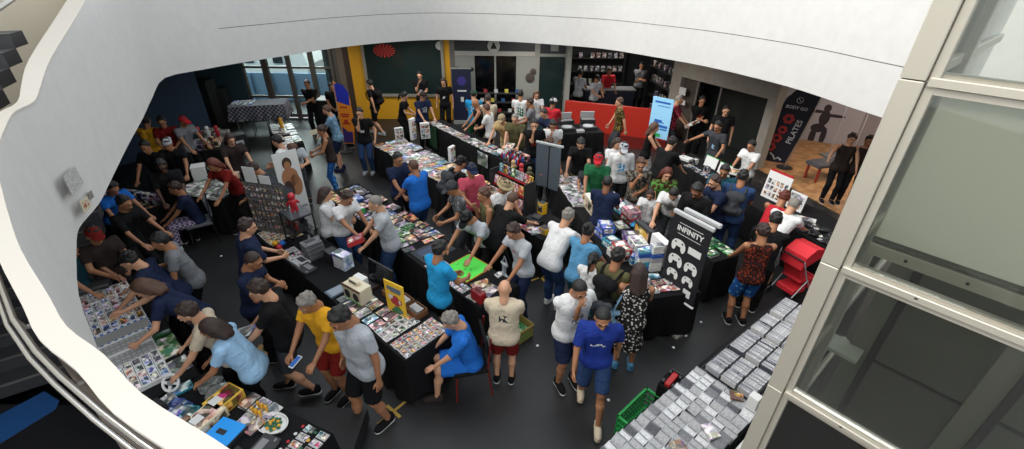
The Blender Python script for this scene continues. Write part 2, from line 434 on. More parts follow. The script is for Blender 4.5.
sl = mb.build('ceiling'); sl['kind'] = 'structure'
# notices stuck on the parapet
LW = ((-3.9, 3.79), (-4.8, 5.34))
def on_wall(px, py): return Vector(Q(px, py, LW[0], LW[1]))
def flat_quad(name, pts, mat, back=.004, parent=None):
    pts = [Vector(p) for p in pts]; nrm = (pts[1]-pts[0]).cross(pts[3]-pts[0]).normalized()
    if nrm.dot(Vector((0, 0, H))-pts[0]) < 0: nrm = -nrm
    a = [p + nrm*.002 for p in pts]; b_ = [p + nrm*(.002+back) for p in pts]
    mb = MB(); mb.add([tuple(v) for v in a+b_], [(0, 1, 2, 3), (4, 5, 6, 7), (0, 1, 5, 4), (1, 2, 6, 5), (2, 3, 7, 6), (3, 0, 4, 7)], mat)
    return mb.build(name, parent)
def quad_frame(pts):
    pts = [Vector(p) for p in pts]; x = pts[1]-pts[0]; n_ = x.cross(pts[3]-pts[0]).normalized()
    if n_.dot(Vector((0, 0, H))-pts[0]) < 0: n_ = -n_
    return x.normalized(), n_
paper = M('white_paper', 'c9c9c6', .8)
q = [on_wall(61.5, 187), on_wall(72.5, 175), on_wall(82.5, 192), on_wall(71.5, 205)]
o = tag(flat_quad('notice_sheet', q, M('printed_notice', 'b4b3b0', .8, kind='noise', col2='8b8a88', scale=60)), 'large grey printed notice sheet stuck on the white parapet', 'notice')
q = [on_wall(86.5, 202), on_wall(90, 199), on_wall(93, 205.5), on_wall(90, 208.5)]
tag(flat_quad('wall_sticker', q, M('brown_sticker', '75706a', .7)), 'small brown sticker above the cream notice on the parapet', 'sticker')
q = [on_wall(78.5, 211), on_wall(85.5, 204.5), on_wall(90.5, 215), on_wall(84, 222.5)]
root = flat_quad('pictogram_notice', q, M('cream_paper', 'b5ab93', .8)); tag(root, 'cream notice with red pictogram on the parapet edge', 'notice')
q = [on_wall(81.2, 212), on_wall(85.5, 208.5), on_wall(88, 214), on_wall(84, 218)]
o = flat_quad('pictogram', [q[0]+Vector((0.004, 0, 0.004)), q[1]+Vector((0.004, 0, 0.004)), q[2]+Vector((0.004, 0, 0.004)), q[3]+Vector((0.004, 0, 0.004))], M('red_print', '8d3a26', .8, kind='camo', col2='b5ab93', scale=30)); o.parent = root
# handrail along the outer side of the low parapet
rp = [(-1.75, 1.32, 3.72)]
pts = [(*P(x, y, 3.68), 3.68) for x, y in [(-30, 230), (-12, 262), (0, 290), (16, 330), (40, 362), (66, 387), (106, 420), (146, 449), (190, 478), (240, 505)]]
root = empty('handrail', pts[2]); tag(root, 'polished steel tube handrail beside the cream coping', 'handrail')
def child(o, root):
    bpy.context.view_layer.update(); mw = o.matrix_world.copy(); o.parent = root; o.matrix_world = mw; return o
def attach(o, root):
    "parent o, built in world coordinates, under the root empty"
    m = Matrix.Translation(root.location) @ Matrix.Rotation(root.rotation_euler.z, 4, 'Z')
    o.matrix_local = m.inverted() @ o.matrix_basis; o.parent = root; return o
attach(MB().tube(pts, .009, M('polished_steel', 'c9c9c9', .18, .9), 12).build('rail', smooth=True), root)
attach(MB().tube([Vector(p)+Vector((-.012, -.016, -.012)) for p in pts], .007, M('polished_steel', 'c9c9c9', .18, .9), 12).build('lower_rail', smooth=True), root)
for i in (1, 3, 5, 6, 7):
    p = Vector(pts[i]); mb = MB(); mb.tube([p, p+Vector((.01, .01, -.04)), p+Vector((.05, .055, -.05))], .008, steel, 8)
    attach(mb.build('bracket', smooth=True), root)
# ================================================================ stairs (upper left, climbing; lower left, descending)
step_m = M('dark_stone_step', '3a3a3c', .6); nose = M('step_nosing', '6f6c69', .6)
def stairs(name, a, d, w, nstep, rise, run, label=None):
    "a: first nosing corner; d: plan direction of climb; w: width vector"
    root = empty(name, a); root['kind'] = 'structure'
    d = Vector((*d, 0)).normalized(); w = Vector((*w, 0))
    for i in range(nstep):
        p = Vector(a) + d*run*i + Vector((0, 0, rise*i))
        mb = MB()
        def q(p, s, u): return tuple(p + w*s + d*u)
        lo = Vector((0, 0, -rise)); t = Vector((0, 0, -.03))
        mb.add([q(p, 0, 0), q(p, 1, 0), q(p, 1, run), q(p, 0, run), q(p+lo, 0, 0), q(p+lo, 1, 0), q(p+lo, 1, run), q(p+lo, 0, run)],
               [(0, 1, 2, 3), (4, 7, 6, 5), (0, 4, 5, 1), (1, 5, 6, 2), (2, 6, 7, 3), (3, 7, 4, 0)], step_m)
        z = Vector((0, 0, .004))
        mb.add([q(p+z, 0, 0), q(p+z, 1, 0), q(p+z, 1, .05), q(p+z, 0, .05)], [(0, 1, 2, 3)], nose)
        attach(mb.build('step'), root)
    return root
stairs('stairs_upper', (-4.05, 2.95, 3.30), (-.46, .89), (-2.3, -1.2), 7, .13, .33)
wv = Vector((.83, .56)); p_ = Vector(P(0, 400, .42))+wv*1.1
stairs('stairs_lower', (p_.x, p_.y, .42), (-.56, .83), tuple(wv*-3.2), 9, .15, .30)
structure('wall_stairwell', MB().box((-7.4, 3.2, 5.6), (.2, 13, 6.4), M('beige_wall', 'd6cbb6', .9), rz=.12))
structure('wall_stairwell_end', MB().box((-9.4, 8.9, 5.6), (3.6, .2, 5), M('beige_wall', 'd6cbb6', .9), rz=.1))
structure('floor_landing', MB().box((-4.9, .6, .17), (6.5, 5.6, .2), M('landing_floor', '1c1c1f', .5)))
o = MB().prism([P(-8, 462, .275), P(-8, 432, .275), P(48, 401, .275), P(63, 410, .275), P(60, 418, .275)], .271, .278, M('blue_strip', '1f4f86', .6)).build('floor_marking'); tag(o, 'blue painted strip on the dark stair landing', 'marking')
hr = empty('wall_handrail', (-6.5, 6, 4.8)); tag(hr, 'pale steel handrail fixed to the beige stairwell wall', 'handrail')
A_, B_ = Vector((*P(-8, 22, 4.75), 4.75)), Vector((*P(22, -2, 4.95), 4.95))
def ro(px, py, dist):
    d = Vector(ray(px, py)); return Vector((0, 0, H)) + d.normalized()*dist
A_, B_ = ro(-8, 20, 7.2), ro(24, -3, 8.0)
attach(MB().tube([A_, B_], .03, steel, 10).build('rail', smooth=True), hr)
attach(MB().tube([ro(18, 2, 7.85), ro(17, 9, 8.0)], .015, steel, 8).build('bracket'), hr)
# ================================================================ ground-floor frontage under the gallery
YF = 15.5
def X(px, py=80, y=YF): d = ray(px, py); return d[0]/d[1]*y
def Z(py, px=500, y=YF): d = ray(px, py); return H + d[2]/d[1]*y
def wallbox(name, x0, x1, z0, z1, mat, y=YF, t=.15, parent=None):
    return structure(name, MB().box(((x0+x1)/2, y+t/2, (z0+z1)/2), (abs(x1-x0), t, z1-z0), mat), parent)
mull = M('dark_mullion', '5a5650', .5, .3); greymull = M('grey_mullion', '6f6c66', .5, .3)
# ---- glazed street doors on the left
root = empty('window_1', (X(290), YF, 0)); root['kind'] = 'structure'
mb = MB()
def post(mb, pa, pb, w, mat, y=YF):
    x = X((pa[0]), pa[1], y)
    mb.box((x, y, 1.4), (w, .12, 2.8), mat)
for px, w in ((242, .06), (264, .2), (288, .13), (311, .14), (331, .1)): post(mb, (px, 80), 0, w, mull)
for z, h_ in ((.1, .1), (.75, .07), (1.72, .07), (2.72, .1)): mb.box(((X(242)+X(331))/2, YF, z), (X(331)-X(242), .1, h_), mull)
attach(mb.build('window_frame'), root)
attach(MB().box(((X(236)+X(331))/2, YF+.02, 1.4), (X(331)-X(236), .012, 2.7), glass).build('glass'), root)
xs = X(319, 55)
sg = empty('transom_sign', (xs, YF-.12, 2.45)); tag(sg, 'green and yellow lit sign over the street door', 'sign')
attach(MB().box((xs, YF-.12, 2.42), (.8, .04, .16), M('sign_backing', '23301c', .5)).build('sign_board'), sg)
o = text_mesh('SAIDA', .17, M('lit_green_letters', 'b6d93a', .5, emit=.8), .004, .004)
o = link('lettering', o, mw=Matrix.Translation((xs, YF-.146, 2.42)) @ Matrix.Rotation(PI/2, 4, 'X')); attach(o, sg)
# white van and blue fence outside
out_m = M('street_asphalt', '8f9091', .9)
structure('floor_street', MB().box((-9, 22, -.11), (16, 12, .2), out_m))
van = empty('parked_van', (-10.8, 19.5, 0)); tag(van, 'white van parked in the street beyond the glass doors', 'van')
vw = M('van_white', 'f2f2f0', .3); vg = M('van_window', '20262b', .15)
mb = MB(); mb.prism([(-2.6, .55), (2.5, .55), (2.6, 1.2), (2.35, 2.3), (2.1, 2.45), (-2.5, 2.45), (-2.65, 2.2)], -.95, .95, vw, T=Matrix.Translation((-10.8, 19.5, 0)) @ Matrix.Rotation(PI/2, 4, 'X'))
attach(mb.build('body'), van)
for x in (-12.6, -10.5, -9.35): attach(MB().box((x, 18.53, 1.45), (.38, .04, .32), vg, bev=.01).build('side_window'), van)
for x in (-12.5, -9.2):
    T = Matrix.Translation((x, 18.55, .36)) @ Matrix.Rotation(PI/2, 4, 'X')
    attach(MB().lathe([(.08, -.05), (.2, -.1), (.34, -.08), (.36, 0), (.34, .12)], black, 20, T).build('wheel', smooth=True), van)
fn = MB(); fn.box((-10.2, 17.9, .52), (7, .06, 1.04), M('blue_hoarding', '6d8fae', .7))
for i in range(9): fn.box((-13.5+i*.82, 17.84, .52), (.05, .06, 1.04), M('blue_hoarding_post', '5a7b99', .7))
tag(fn.build('street_hoarding'), 'blue hoarding in the street below the white van', 'fence')
structure('wall_street', MB().box((-10, 25, 2.5), (22, .3, 5), M('street_wall', 'c9c7c2', .9)))
area('street_daylight', (-9.5, 20.2, 5.0), 3.5, 800, (.95, .98, 1), (0, -.4, -1))
# ---- columns and yellow wall with the framed dark board
wallbox('pillar_dark', X(331), X(337), 0, 2.8, mull, t=.4)
wallbox('pillar_bronze', X(337), X(343), 0, 2.8, M('bronze_clad', '6e6355', .6, .2), t=.3)
wallbox('pillar_brown', X(343), X(349), 0, 2.8, M('brown_clad', '3c2c22', .7), t=.35)
wallbox('wall_yellow', X(349), X(448), 0, 2.8, yellow_wall, t=.2)
bd = empty('wall_board', (X(402), YF-.06, 1.9)); tag(bd, 'large dark green glass board framed on the yellow wall', 'board')
x0, x1, z0, z1 = X(364), X(441), Z(97, 402), 2.72
attach(MB().box(((x0+x1)/2, YF-.03, (z0+z1)/2), (x1-x0, .05, z1-z0), M('dark_green_glass', '22302e', .15)).build('panel'), bd)
mb = MB(); fm = M('pale_board_frame', '8d8a80', .6)
for xx in (x0, x1): mb.box((xx, YF-.04, (z0+z1)/2), (.09, .09, z1-z0+.09), fm)
for zz in (z0, z1): mb.box(((x0+x1)/2, YF-.04, zz), (x1-x0, .088, .09), fm)
attach(mb.build('frame'), bd)
st = MB(); cx, cz_ = X(381, 53), Z(53, 381)
for k in range(16):
    a = k*PI/8; st.add([(math.cos(a-.16)*.09, 0, math.sin(a-.16)*.055), (math.cos(a-.1)*.36, 0, math.sin(a-.1)*.21), (math.cos(a+.10)*.36, 0, math.sin(a+.10)*.21), (math.cos(a+.1)*.09, 0, math.sin(a+.1)*.055)], [(0, 1, 2, 3)], M('red_burst', 'c03028', .6))
st.lathe([(.09, -.004), (.09, .004)], M('red_burst_core', '8a2a22', .6), 16, Matrix.Rotation(PI/2, 4, 'X') @ Matrix.Diagonal((1, .6, 1, 1)))
o = st.build('burst_decal', loc=(cx, YF-.066, cz_)); attach(o, bd)
rd = MB().lathe([(.13, -.004), (.13, .004)], M('white_disc', 'b9b9b2', .6), 20, Matrix.Rotation(PI/2, 4, 'X')).build('round_sticker', loc=(X(436, 46), YF-.066, Z(47, 436))); attach(rd, bd)
# ---- entrance with dark leaves
wallbox('pillar_entrance', X(448), X(453), 0, 2.8, greymull, t=.3)
wallbox('wall_transom', X(453), X(531), Z(52, 490), 2.8, M('dark_transom', '303234', .3), t=.1)
wallbox('trim_entrance', X(453), X(531), Z(56, 490), Z(51.5, 490), M('pale_trim', 'a8a6a0', .6), y=YF-.04, t=.2)
c = (X(490, 46), YF-.05, Z(46, 490))
sg = empty('round_sign', c); tag(sg, 'round white sign with black triangle above the dark entrance', 'sign')
attach(MB().lathe([(.2, -.02), (.2, .02)], M('white_disc', 'b9b9b2', .6), 28, Matrix.Translation(c) @ Matrix.Rotation(PI/2, 4, 'X')).build('disc'), sg)
attach(MB().prism([(-.11, -.09), (.11, -.09), (0, .12)], .022, .028, black, Matrix.Translation(c) @ Matrix.Rotation(PI/2, 4, 'X')).build('triangle'), sg)
pan = M('pale_panel', '8f918a', .6)
wallbox('wall_entrance_left', X(453), X(472), 0, Z(56, 490), pan, t=.1)
wallbox('wall_entrance_right', X(513), X(531), 0, Z(56, 490), pan, t=.1)
for px, py in ((454, 70), (461.5, 72), (468.5, 70)):
    tag(MB().lathe([(.07, -.02), (.07, .02), (.03, .04)], black, 14, Matrix.Translation((X(px, py), YF-.03, Z(py, px))) @ Matrix.Rotation(PI/2, 4, 'X')).build('mounted_ornament'), 'small black round ornament in the row left of the dark entrance', 'ornament', 'round ornaments left of the entrance')
for px, py, r in ((527, 77, .15), (530, 71, .1)):
    tag(MB().lathe([(r, -.02), (r, .02), (r*.5, .03)], M('bronze_plate', '4a4038', .5), 20, Matrix.Translation((X(px, py), YF-.03, Z(py, px))) @ Matrix.Rotation(PI/2, 4, 'X')).build('round_sign_plate'), ('large' if r > .12 else 'small')+' round bronze plate on the pale panel right of the entrance', 'plate')
door = empty('door_1', (X(492), YF+.1, 0)); door['kind'] = 'structure'
for a, b_ in ((472, 491.5), (493, 513)):
    xa, xb = X(a), X(b_); lf = MB().box(((xa+xb)/2, YF+.08, 1.2), (xb-xa-.03, .012, 2.3), M('black_glass', '06070a', .12)).build('door_leaf'); attach(lf, door)
attach(MB().box((X(492.3), YF+.06, 1.2), (.06, .08, 2.4), pan).build('door_frame'), door)
rack = empty('literature_rack', (X(492), YF-.25, 0)); tag(rack, 'dark low shelf of small printed leaflets before the black entrance', 'rack')
mb = MB()
for z in (.35, .7, 1.0): mb.box((X(495), YF-.25, z), (1.5, .22, .03), dark)
for xx in (-.75, .75): mb.box((X(495)+xx, YF-.25, .52), (.04, .24, 1.04), dark)
attach(mb.build('shelf_frame'), rack)
for i in range(12):
    z = (.36, .715, 1.015)[i % 3]; colr = ['b8b04a', 'b9b9b6', '8c2a2a', '2a4a7a'][i % 4]
    tag(MB().box((0, 0, .06), (.12, .03, .12), M('leaflet_'+colr, colr, .6), bev=.004).build('leaflet_stack', loc=(X(495)-.65+i*.118, YF-.26, z)), {'b8b04a': 'yellow', 'b9b9b6': 'pale grey', '8c2a2a': 'dark red', '2a4a7a': 'dark blue'}[colr]+' leaflet stack on the low shelf by the entrance', 'leaflets', 'leaflet stacks by the entrance')
po = empty('roll_up_poster', (X(459, 88, 15.1), 15.1, 0)); tag(po, 'navy stand-up poster with purple emblem left of the entrance', 'poster')
attach(MB().box((X(459, 88, 15.1), 15.1, .95), (.62, .02, 1.7), M('navy_print', '141a33', .5), rx=0).build('banner'), po)
attach(MB().box((X(459, 88, 15.1), 15.1, .05), (.64, .2, .1), pan).build('base'), po)
attach(MB().box((X(459, 88, 15.1), 15.1, 1.82), (.66, .05, .04), pan).build('top_bar'), po)
o = link('lettering', text_mesh('NEXUS', .13, paper, .003, .002), mw=Matrix.Translation((X(459, 88, 15.1), 15.085, 1.1)) @ Matrix.Rotation(PI/2, 4, 'X')); attach(o, po)
attach(MB().lathe([(.16, -.004), (.16, .004)], M('purple_print', '3a2f78', .5), 6, Matrix.Translation((X(459, 88, 15.1), 15.087, 1.42)) @ Matrix.Rotation(PI/2, 4, 'X')).build('emblem'), po)
bpy.data.objects.remove([c_ for c_ in po.children if c_.name.startswith('lettering')][0])
attach(MB().box((X(459, 88, 15.1), 15.088, 1.1), (.3, .004, .05), paper).build('caption_bar'), po)
attach(MB().box((X(459, 88, 15.1), 15.088, .82), (.1, .004, .16), paper).build('caption_block'), po)
# ---- glass door and shop window over the red counter wall
wallbox('pillar_door', X(531), X(536), 0, 2.8, pan, t=.25)
wallbox('trim_door_head', X(536), X(563), Z(56, 548), Z(53, 548), pan, t=.12)
wallbox('wall_over_door', X(536), X(563), Z(53, 548), 2.8, M('dark_transom', '303234', .3), t=.08)
wallbox('door_2', X(536.5), X(560), 0, Z(56, 548), M('dark_green_glass_door', '20302f', .15), t=.05)
tag(MB().box((X(551, 47), YF-.02, Z(47, 551)), (.25, .02, .2), pan).build('door_sign'), 'small grey square plaque above the dark green glass door', 'plaque')
RA, RB = (1.72, 14.62), (5.02, 13.42)
wallbox('pillar_window', X(561), X(565), 0, 2.8, pan, y=14.9, t=.7)
dr = Vector((RB[0]-RA[0], RB[1]-RA[1], 0)); ang = math.atan2(dr.y, dr.x); mid = Vector(RA+(0,))+dr/2
structure('wall_red', MB().box((mid.x, mid.y+.08, .46), (dr.length, .14, .92), redp, rz=ang))
structure('floor_red_reflection', MB().prism([(1.9, 14.5), (5.0, 13.4), (4.7, 12.6), (2.4, 12.9)], 0, .006, M('dark_red_reflection', '3f0d0a', .35)))  # red wall's reflection in the floor, put in as a dark red sheet
# shop interior, dark
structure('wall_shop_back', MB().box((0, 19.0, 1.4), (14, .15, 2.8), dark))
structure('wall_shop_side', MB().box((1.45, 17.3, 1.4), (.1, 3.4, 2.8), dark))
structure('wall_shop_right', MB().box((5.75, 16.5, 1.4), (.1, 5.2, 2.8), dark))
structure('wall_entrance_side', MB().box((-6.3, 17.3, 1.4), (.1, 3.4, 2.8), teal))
# shop shelving with goods
def shelf_unit(x, y, w, hgt, rz, label):
    r = empty('display_shelf', (x, y, 0), rz); tag(r, label, 'shelf')
    mb = MB()
    for k in range(5): mb.box((0, 0, .1+k*hgt/4.4), (w, .3, .03), dark)
    for s in (-1, 1): mb.box((s*w/2, 0, hgt/2), (.03, .3, hgt), dark)
    mb.build('shelf_frame', r)
    return r
goods_cols = ['7a2a2a', '4a5a78', '6b6b6b', '3b2c4b', '8a7a5a', '2c4a3a']
gnames = ['dull red', 'slate blue', 'mid grey', 'dark violet', 'tan', 'dark green']
gme = {}
for cc in goods_cols:
    gme[cc] = MB().box((0, 0, .09), (.14, .12, .18), M('boxed_goods_'+cc, cc, .6, kind='art', col2='bbbbbb', scale=18), bev=.005).mesh('boxed_goods')
for ux, uy, rz, lab in ((3.1, 18.6, 0, 'dark shelving with boxed goods at the back of the shop'), (5.3, 15.9, -PI/2+.1, 'dark shelving on the right side of the shop')):
    shelf_unit(ux, uy, 2.6, 2.2, rz, lab)
    for k in range(5):
        for i in range(11):
            if random.random() < .2: continue
            j = random.randrange(6); lx = -1.15+i*.23; c_, s_ = math.cos(rz), math.sin(rz)
            o = link('boxed_goods', gme[goods_cols[j]], loc=(ux+lx*c_, uy+lx*s_, .115+k*.5), rz=rz)
            tag(o, gnames[j]+' box on the '+('rear' if uy > 17 else 'side')+' shelving inside the dark shop', 'box', 'boxes on the '+('rear' if uy > 17 else 'side')+' shop shelving')
ct = empty('shop_counter', (3.35, 16.0, 0), 0); tag(ct, 'dark blue shop counter behind the red wall', 'counter')
MB().box((0, 0, .5), (1.7, .5, 1.0), M('navy_counter', '131c2e', .5), bev=.01).build('body', ct); MB().box((0, 0, 1.02), (1.8, .58, .04), M('pale_counter_top', '6d6e70', .4), bev=.01).build('worktop', ct)
# ---- grey frontage with black doorway, right
GA, GB = (4.95, 14.3), (6.55, 11.28)
dg = (Vector(GB)-Vector(GA)); gang = math.atan2(dg.y, dg.x); gl = dg.length
def gq(px, py): return Vector(Q(px, py, GA, GB))
def gs(px, py): p = gq(px, py); return (Vector((p.x, p.y))-Vector(GA)).length
def gbox(name, s0, s1, z0, z1, mat, t=.2, off=0):
    s = (s0+s1)/2; p = Vector(GA)+dg.normalized()*s; nrm = Vector((-dg.y, dg.x)).normalized()
    if nrm.y < 0: nrm = -nrm
    p = p + nrm*(t/2+off)
    return structure(name, MB().box((p.x, p.y, (z0+z1)/2), (s1-s0, t, z1-z0), mat, rz=gang))
s1 = gs(674, 100); s2 = gs(757, 125)
gtop = gq(720, 83).z
gbox('pillar_left', -.05, s1, 0, 2.8, grey_paint, .3); gbox('wall_lintel', s1, s2, gtop, 2.8, grey_paint, .3); gbox('pillar_right', s2, gl+.05, 0, 2.8, grey_paint, .3)
gbox('door_3', s1+.55, s1+.62, 0, gtop, greymull, .06, .1); sm = gs(712, 100); gbox('door_4', sm, sm+.05, 0, gtop, greymull, .06, .1)
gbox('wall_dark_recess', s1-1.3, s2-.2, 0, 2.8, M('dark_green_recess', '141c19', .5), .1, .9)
gbox('wall_notice_panel', s1+.02, s1+.5, 0, gtop-.05, M('brown_panel', '4a4038', .6), .05, .15)
for k, (a, b_) in enumerate((((677, 83), (684, 92)), ((677, 96), (683, 101)))):
    p = gq(*a); q_ = gq(*b_); mdl = (p+q_)/2
    tag(MB().box((mdl.x+.0, mdl.y, mdl.z), (.26, .02, .22 if k == 0 else .14), paper, rz=gang).build('door_sign_sheet', loc=(-.03, -.03, 0)), ['white paper notice on the brown panel left of the black doorway', 'smaller lower grey notice on the brown panel by the black doorway'][k], 'notice')
# studio beyond (wood floor, mural wall)
structure('floor_studio', MB().prism([(6.65, 11.3), (7.3, 8.6), (7.9, 5.5), (14, 5.5), (14, 14.5), (7.9, 14.5)], 0, .012, wood))
structure('wall_studio_back', MB().box((10.9, 12.9, 1.4), (6.5, .15, 2.8), M('studio_wall', '8a8286', .8), rz=-.5))
structure('wall_studio_left', MB().box((7.35, 12.95, 1.4), (3.3, .1, 2.8), M('studio_wall', '8a8286', .8), rz=math.atan2(2.95, 1.3)))
structure('wall_studio_right', MB().box((13.2, 8.5, 1.4), (.15, 8, 2.8), M('studio_side', '6a4a38', .8)))
structure('wall_right', MB().box((14.4, 6, 1.4), (.2, 20, 2.8), dark)); structure('wall_left', MB().box((-11.2, 7, 1.4), (.2, 18, 2.8), teal))
structure('wall_left_front', MB().box((-6.5, -1.2, 1.4), (9.5, .2, 2.8), dark, rz=-.35))
structure('wall_left_back', MB().box(((X(241)-11.3)/2, 15.5, 1.4), (X(241)+11.3, .2, 2.8), teal))
# ================================================================ glazed lift tower, right
DT = 2.5
CT = Vector((.655*DT, .755*DT, 0)); U1 = Vector((.644, -.765, 0)).normalized(); U2 = Vector((.765, .644, 0)).normalized()
ztr = [H-.1524*DT, H-.5166*DT*1.0, H-.881*DT, H-1.245*DT, H-1.61*DT]
tw = empty('window_2', CT); tw['kind'] = 'structure'
def tb(mb, c, du, dv, dz, mat): # box aligned with tower face
    mb.box(c, (du, dv, dz), mat, rz=math.atan2(U1.y, U1.x), bev=.004); return mb
mb = MB()
def fp(s, d, z): return CT + U1*s + U2*d*1.0 + Vector((0, 0, z))
# corner post in three sections with joints, and a far corner post
for z0, z1 in ((0, ztr[2]-.003), (ztr[2]+.003, ztr[1]-.003), (ztr[1]+.003, ztr[0]-.003), (ztr[0]+.003, 6.2)):
    tb(mb, fp(.0, .0, (z0+z1)/2), .085, .085, z1-z0, champagne)
    tb(mb, fp(.062, .012, (z0+z1)/2), .035, .06, z1-z0, champagne)
    tb(mb, fp(.0, .075, (z0+z1)/2), .06, .04, z1-z0, champagne)
attach(mb.build('corner_post'), tw)
Wd = 2.0
for z in ztr:
    mb = MB(); tb(mb, fp(Wd/2+.05, .0, z), Wd, .07, .034, champagne); tb(mb, fp(Wd/2+.05, .012, z-.035), Wd, .05, .03, champagne); tb(mb, fp(Wd/2+.05, .02, z+.026), Wd, .03, .018, champagne)
    for s in (.35, 1.0, 1.6): tb(mb, fp(s, -.036, z+.004), .014, .006, .008, black)
    attach(mb.build('transom'), tw)
mb = MB()
for z in ztr: tb(mb, fp(.0, Wd/2+.1, z), .05, Wd, .05, champagne)
attach(mb.build('side_transom'), tw)
attach(tb(MB(), fp(Wd+.08, 0, 3.1), .085, .085, 6.2, champagne).build('far_post'), tw)
zz = [0]+ztr[::-1]+[6.2]
for i in range(len(zz)-1):
    c = (zz[i]+zz[i+1])/2; hgt = zz[i+1]-zz[i]-.06
    attach(tb(MB(), fp(Wd/2+.05, .0, c), Wd, .01, hgt, dusty_glass if i >= 3 else dusty_glass).build('glass'), tw)
    attach(tb(MB(), fp(.0, Wd/2+.1, c), .01, Wd, hgt, glass).build('side_glass'), tw)
# grey lining behind the middle pane (solid parapet panel inside) with its lower rail
lining = M('grey_lining', 'a6a699', .45); lin_d = M('dark_grey_lining', '4c4a40', .5)
zs = 3.55
z_top = ztr[0]-.03
structure('wall_tower_spandrel', tb(MB(), fp(Wd/2+.08, .10, (z_top+zs+.02)/2), Wd-.04, .05, z_top-zs-.02, M('spandrel_lining', 'e2dfd2', .45)))
mb = MB(); tb(mb, fp(Wd/2+.08, .08, zs-.02), Wd-.04, .07, .06, champagne); tb(mb, fp(Wd/2+.08, .065, zs+.03), Wd-.04, .05, .012, joint)
for k in range(8): tb(mb, fp(.25+k*.22, .042, zs-.02), .012, .012, .012, black)
structure('trim_spandrel', mb)
# panelled shaft wall behind
bk = 1.15
mb = MB(); tb(mb, fp(1.6, bk, 1.7), 2.9, .05, 3.4, lin_d)
pw = structure('wall_shaft', mb)
mb = MB()
for s in (.28, .95, 1.62): tb(mb, fp(s, bk-.05, 1.7), .045, .06, 3.4, M('black_joint', '050505', .9))
for s in (.195, .865, 1.535): tb(mb, fp(s, bk-.035, 1.7), .13, .035, 3.4, M('strip_lining', '68665a', .5))
for s, z in ((.615, 2.2), (1.29, 2.2), (.615, .9), (1.9, 2.2)): tb(mb, fp(s, bk-.03, z), .64, .03, .014, M('black_joint', '050505', .9))
structure('trim_shaft', mb)
structure('floor_shaft', tb(MB(), fp(Wd/2+.2, .75, .03), Wd, 1.3, .06, lin_d))
# cream side frame and inner railing seen through the top pane
mb = MB(); tb(mb, fp(Wd/2+.35, .75, 4.62), Wd-.5, .03, .5, lining); tb(mb, fp(Wd/2+.35, .73, 4.89), Wd-.5, .06, .04, champagne); tb(mb, fp(.36, .73, 4.62), .05, .06, .52, champagne)
structure('wall_inner_balustrade', mb)
structure('wall_tower_back', tb(MB(), fp(Wd/2+.9, 1.9, 5.0), Wd+.6, .05, 3.2, lining))
structure('pillar_shaft', tb(MB(), fp(.02, .85, 3.1), .06, .06, 6.2, champagne))
structure('sill_shaft', tb(MB(), fp(.12, bk-.12, 2.24), .22, .2, .03, lining))
# ================================================================ people
SK = {'l': 'b98a6c', 'm': '99694a', 't': '7d5138', 'd': '4a2e20'}
def skin(c): return M('skin_'+c, SK[c], .55)
eye_m = M('eye_dark', '1c1512', .3); lip_m = M('lip', '8a4a3e', .5)
HC = {'k': '0f0d0c', 'b': '2b1a12', 'n': '4a3020', 'g': '77716a', 'r': '55200f', 'w': 'a39c92', 'y': '7d6238'}
NM = {'k': 'black', 'w': 'white', 'g': 'grey', 'n': 'navy', 'b': 'blue', 'r': 'red', 'o': 'olive', 'y': 'yellow', 't': 'tan', 'p': 'pink', 'lb': 'light blue', 'dg': 'dark grey', 'br': 'brown', 'lg': 'light grey', 'cr': 'cream', 'gn': 'green', 'te': 'teal', 'jn': 'denim', 'dr': 'dark red', 'bt': 'blue'}
CC = {'k': '0c0c0e', 'w': 'c9c9c8', 'g': '6d6f72', 'n': '16203a', 'b': '1c5fb0', 'r': 'a8202a', 'o': '4d4a30', 'y': 'd49a22', 't': 'a98d62', 'p': 'b0485a', 'lb': '8fb3d0', 'dg': '34363a', 'br': '2c2320', 'lg': '9fa3a8', 'cr': 'b8aa94', 'gn': '1d5a38', 'te': '1c4650', 'jn': '24395c', 'dr': '6e1712', 'bt': '1f86b8', 'kk': '8f8063', 'sb': '4d82a5', 'nb': '1a2f7a'}
def cloth(c):
    if c in CC: return M('fabric_'+NM.get(c, {'kk': 'khaki', 'sb': 'sky', 'nb': 'royal'}.get(c, c)).replace(' ', '_'), CC[c], .85, spec=.2)
    pat = {'camo': ('6a6358', 'camo', '2c2926', 18), 'plaid': ('4a3a56', 'check', 'a59aae', 26), 'bw': ('c0bbb4', 'spots', '1d1b1b', 26), 'fl': ('8a7a3c', 'spots', '3a2d18', 20),
           'lbp': ('8aa9bd', 'spots', '5d7c93', 24), 'gp': ('8a8c8e', 'spots', '45474a', 34), 'or': ('7c2b12', 'spots', '2b1310', 26), 'ds': ('4a8fb5', 'spots', '1c4a86', 13), 'gm': ('4a7a35', 'camo', '3a2414', 15),
           'rc': ('a03040', 'check', '3c1420', 18), 'wp': ('c9c9c8', 'camo', '5a5a62', 14), 'skp': ('16161a', 'spots', 'a5a5a5', 24)}[c]
    return M('patterned_fabric_'+c, pat[0], .85, kind=pat[1], col2=pat[2], scale=pat[3], spec=.2)
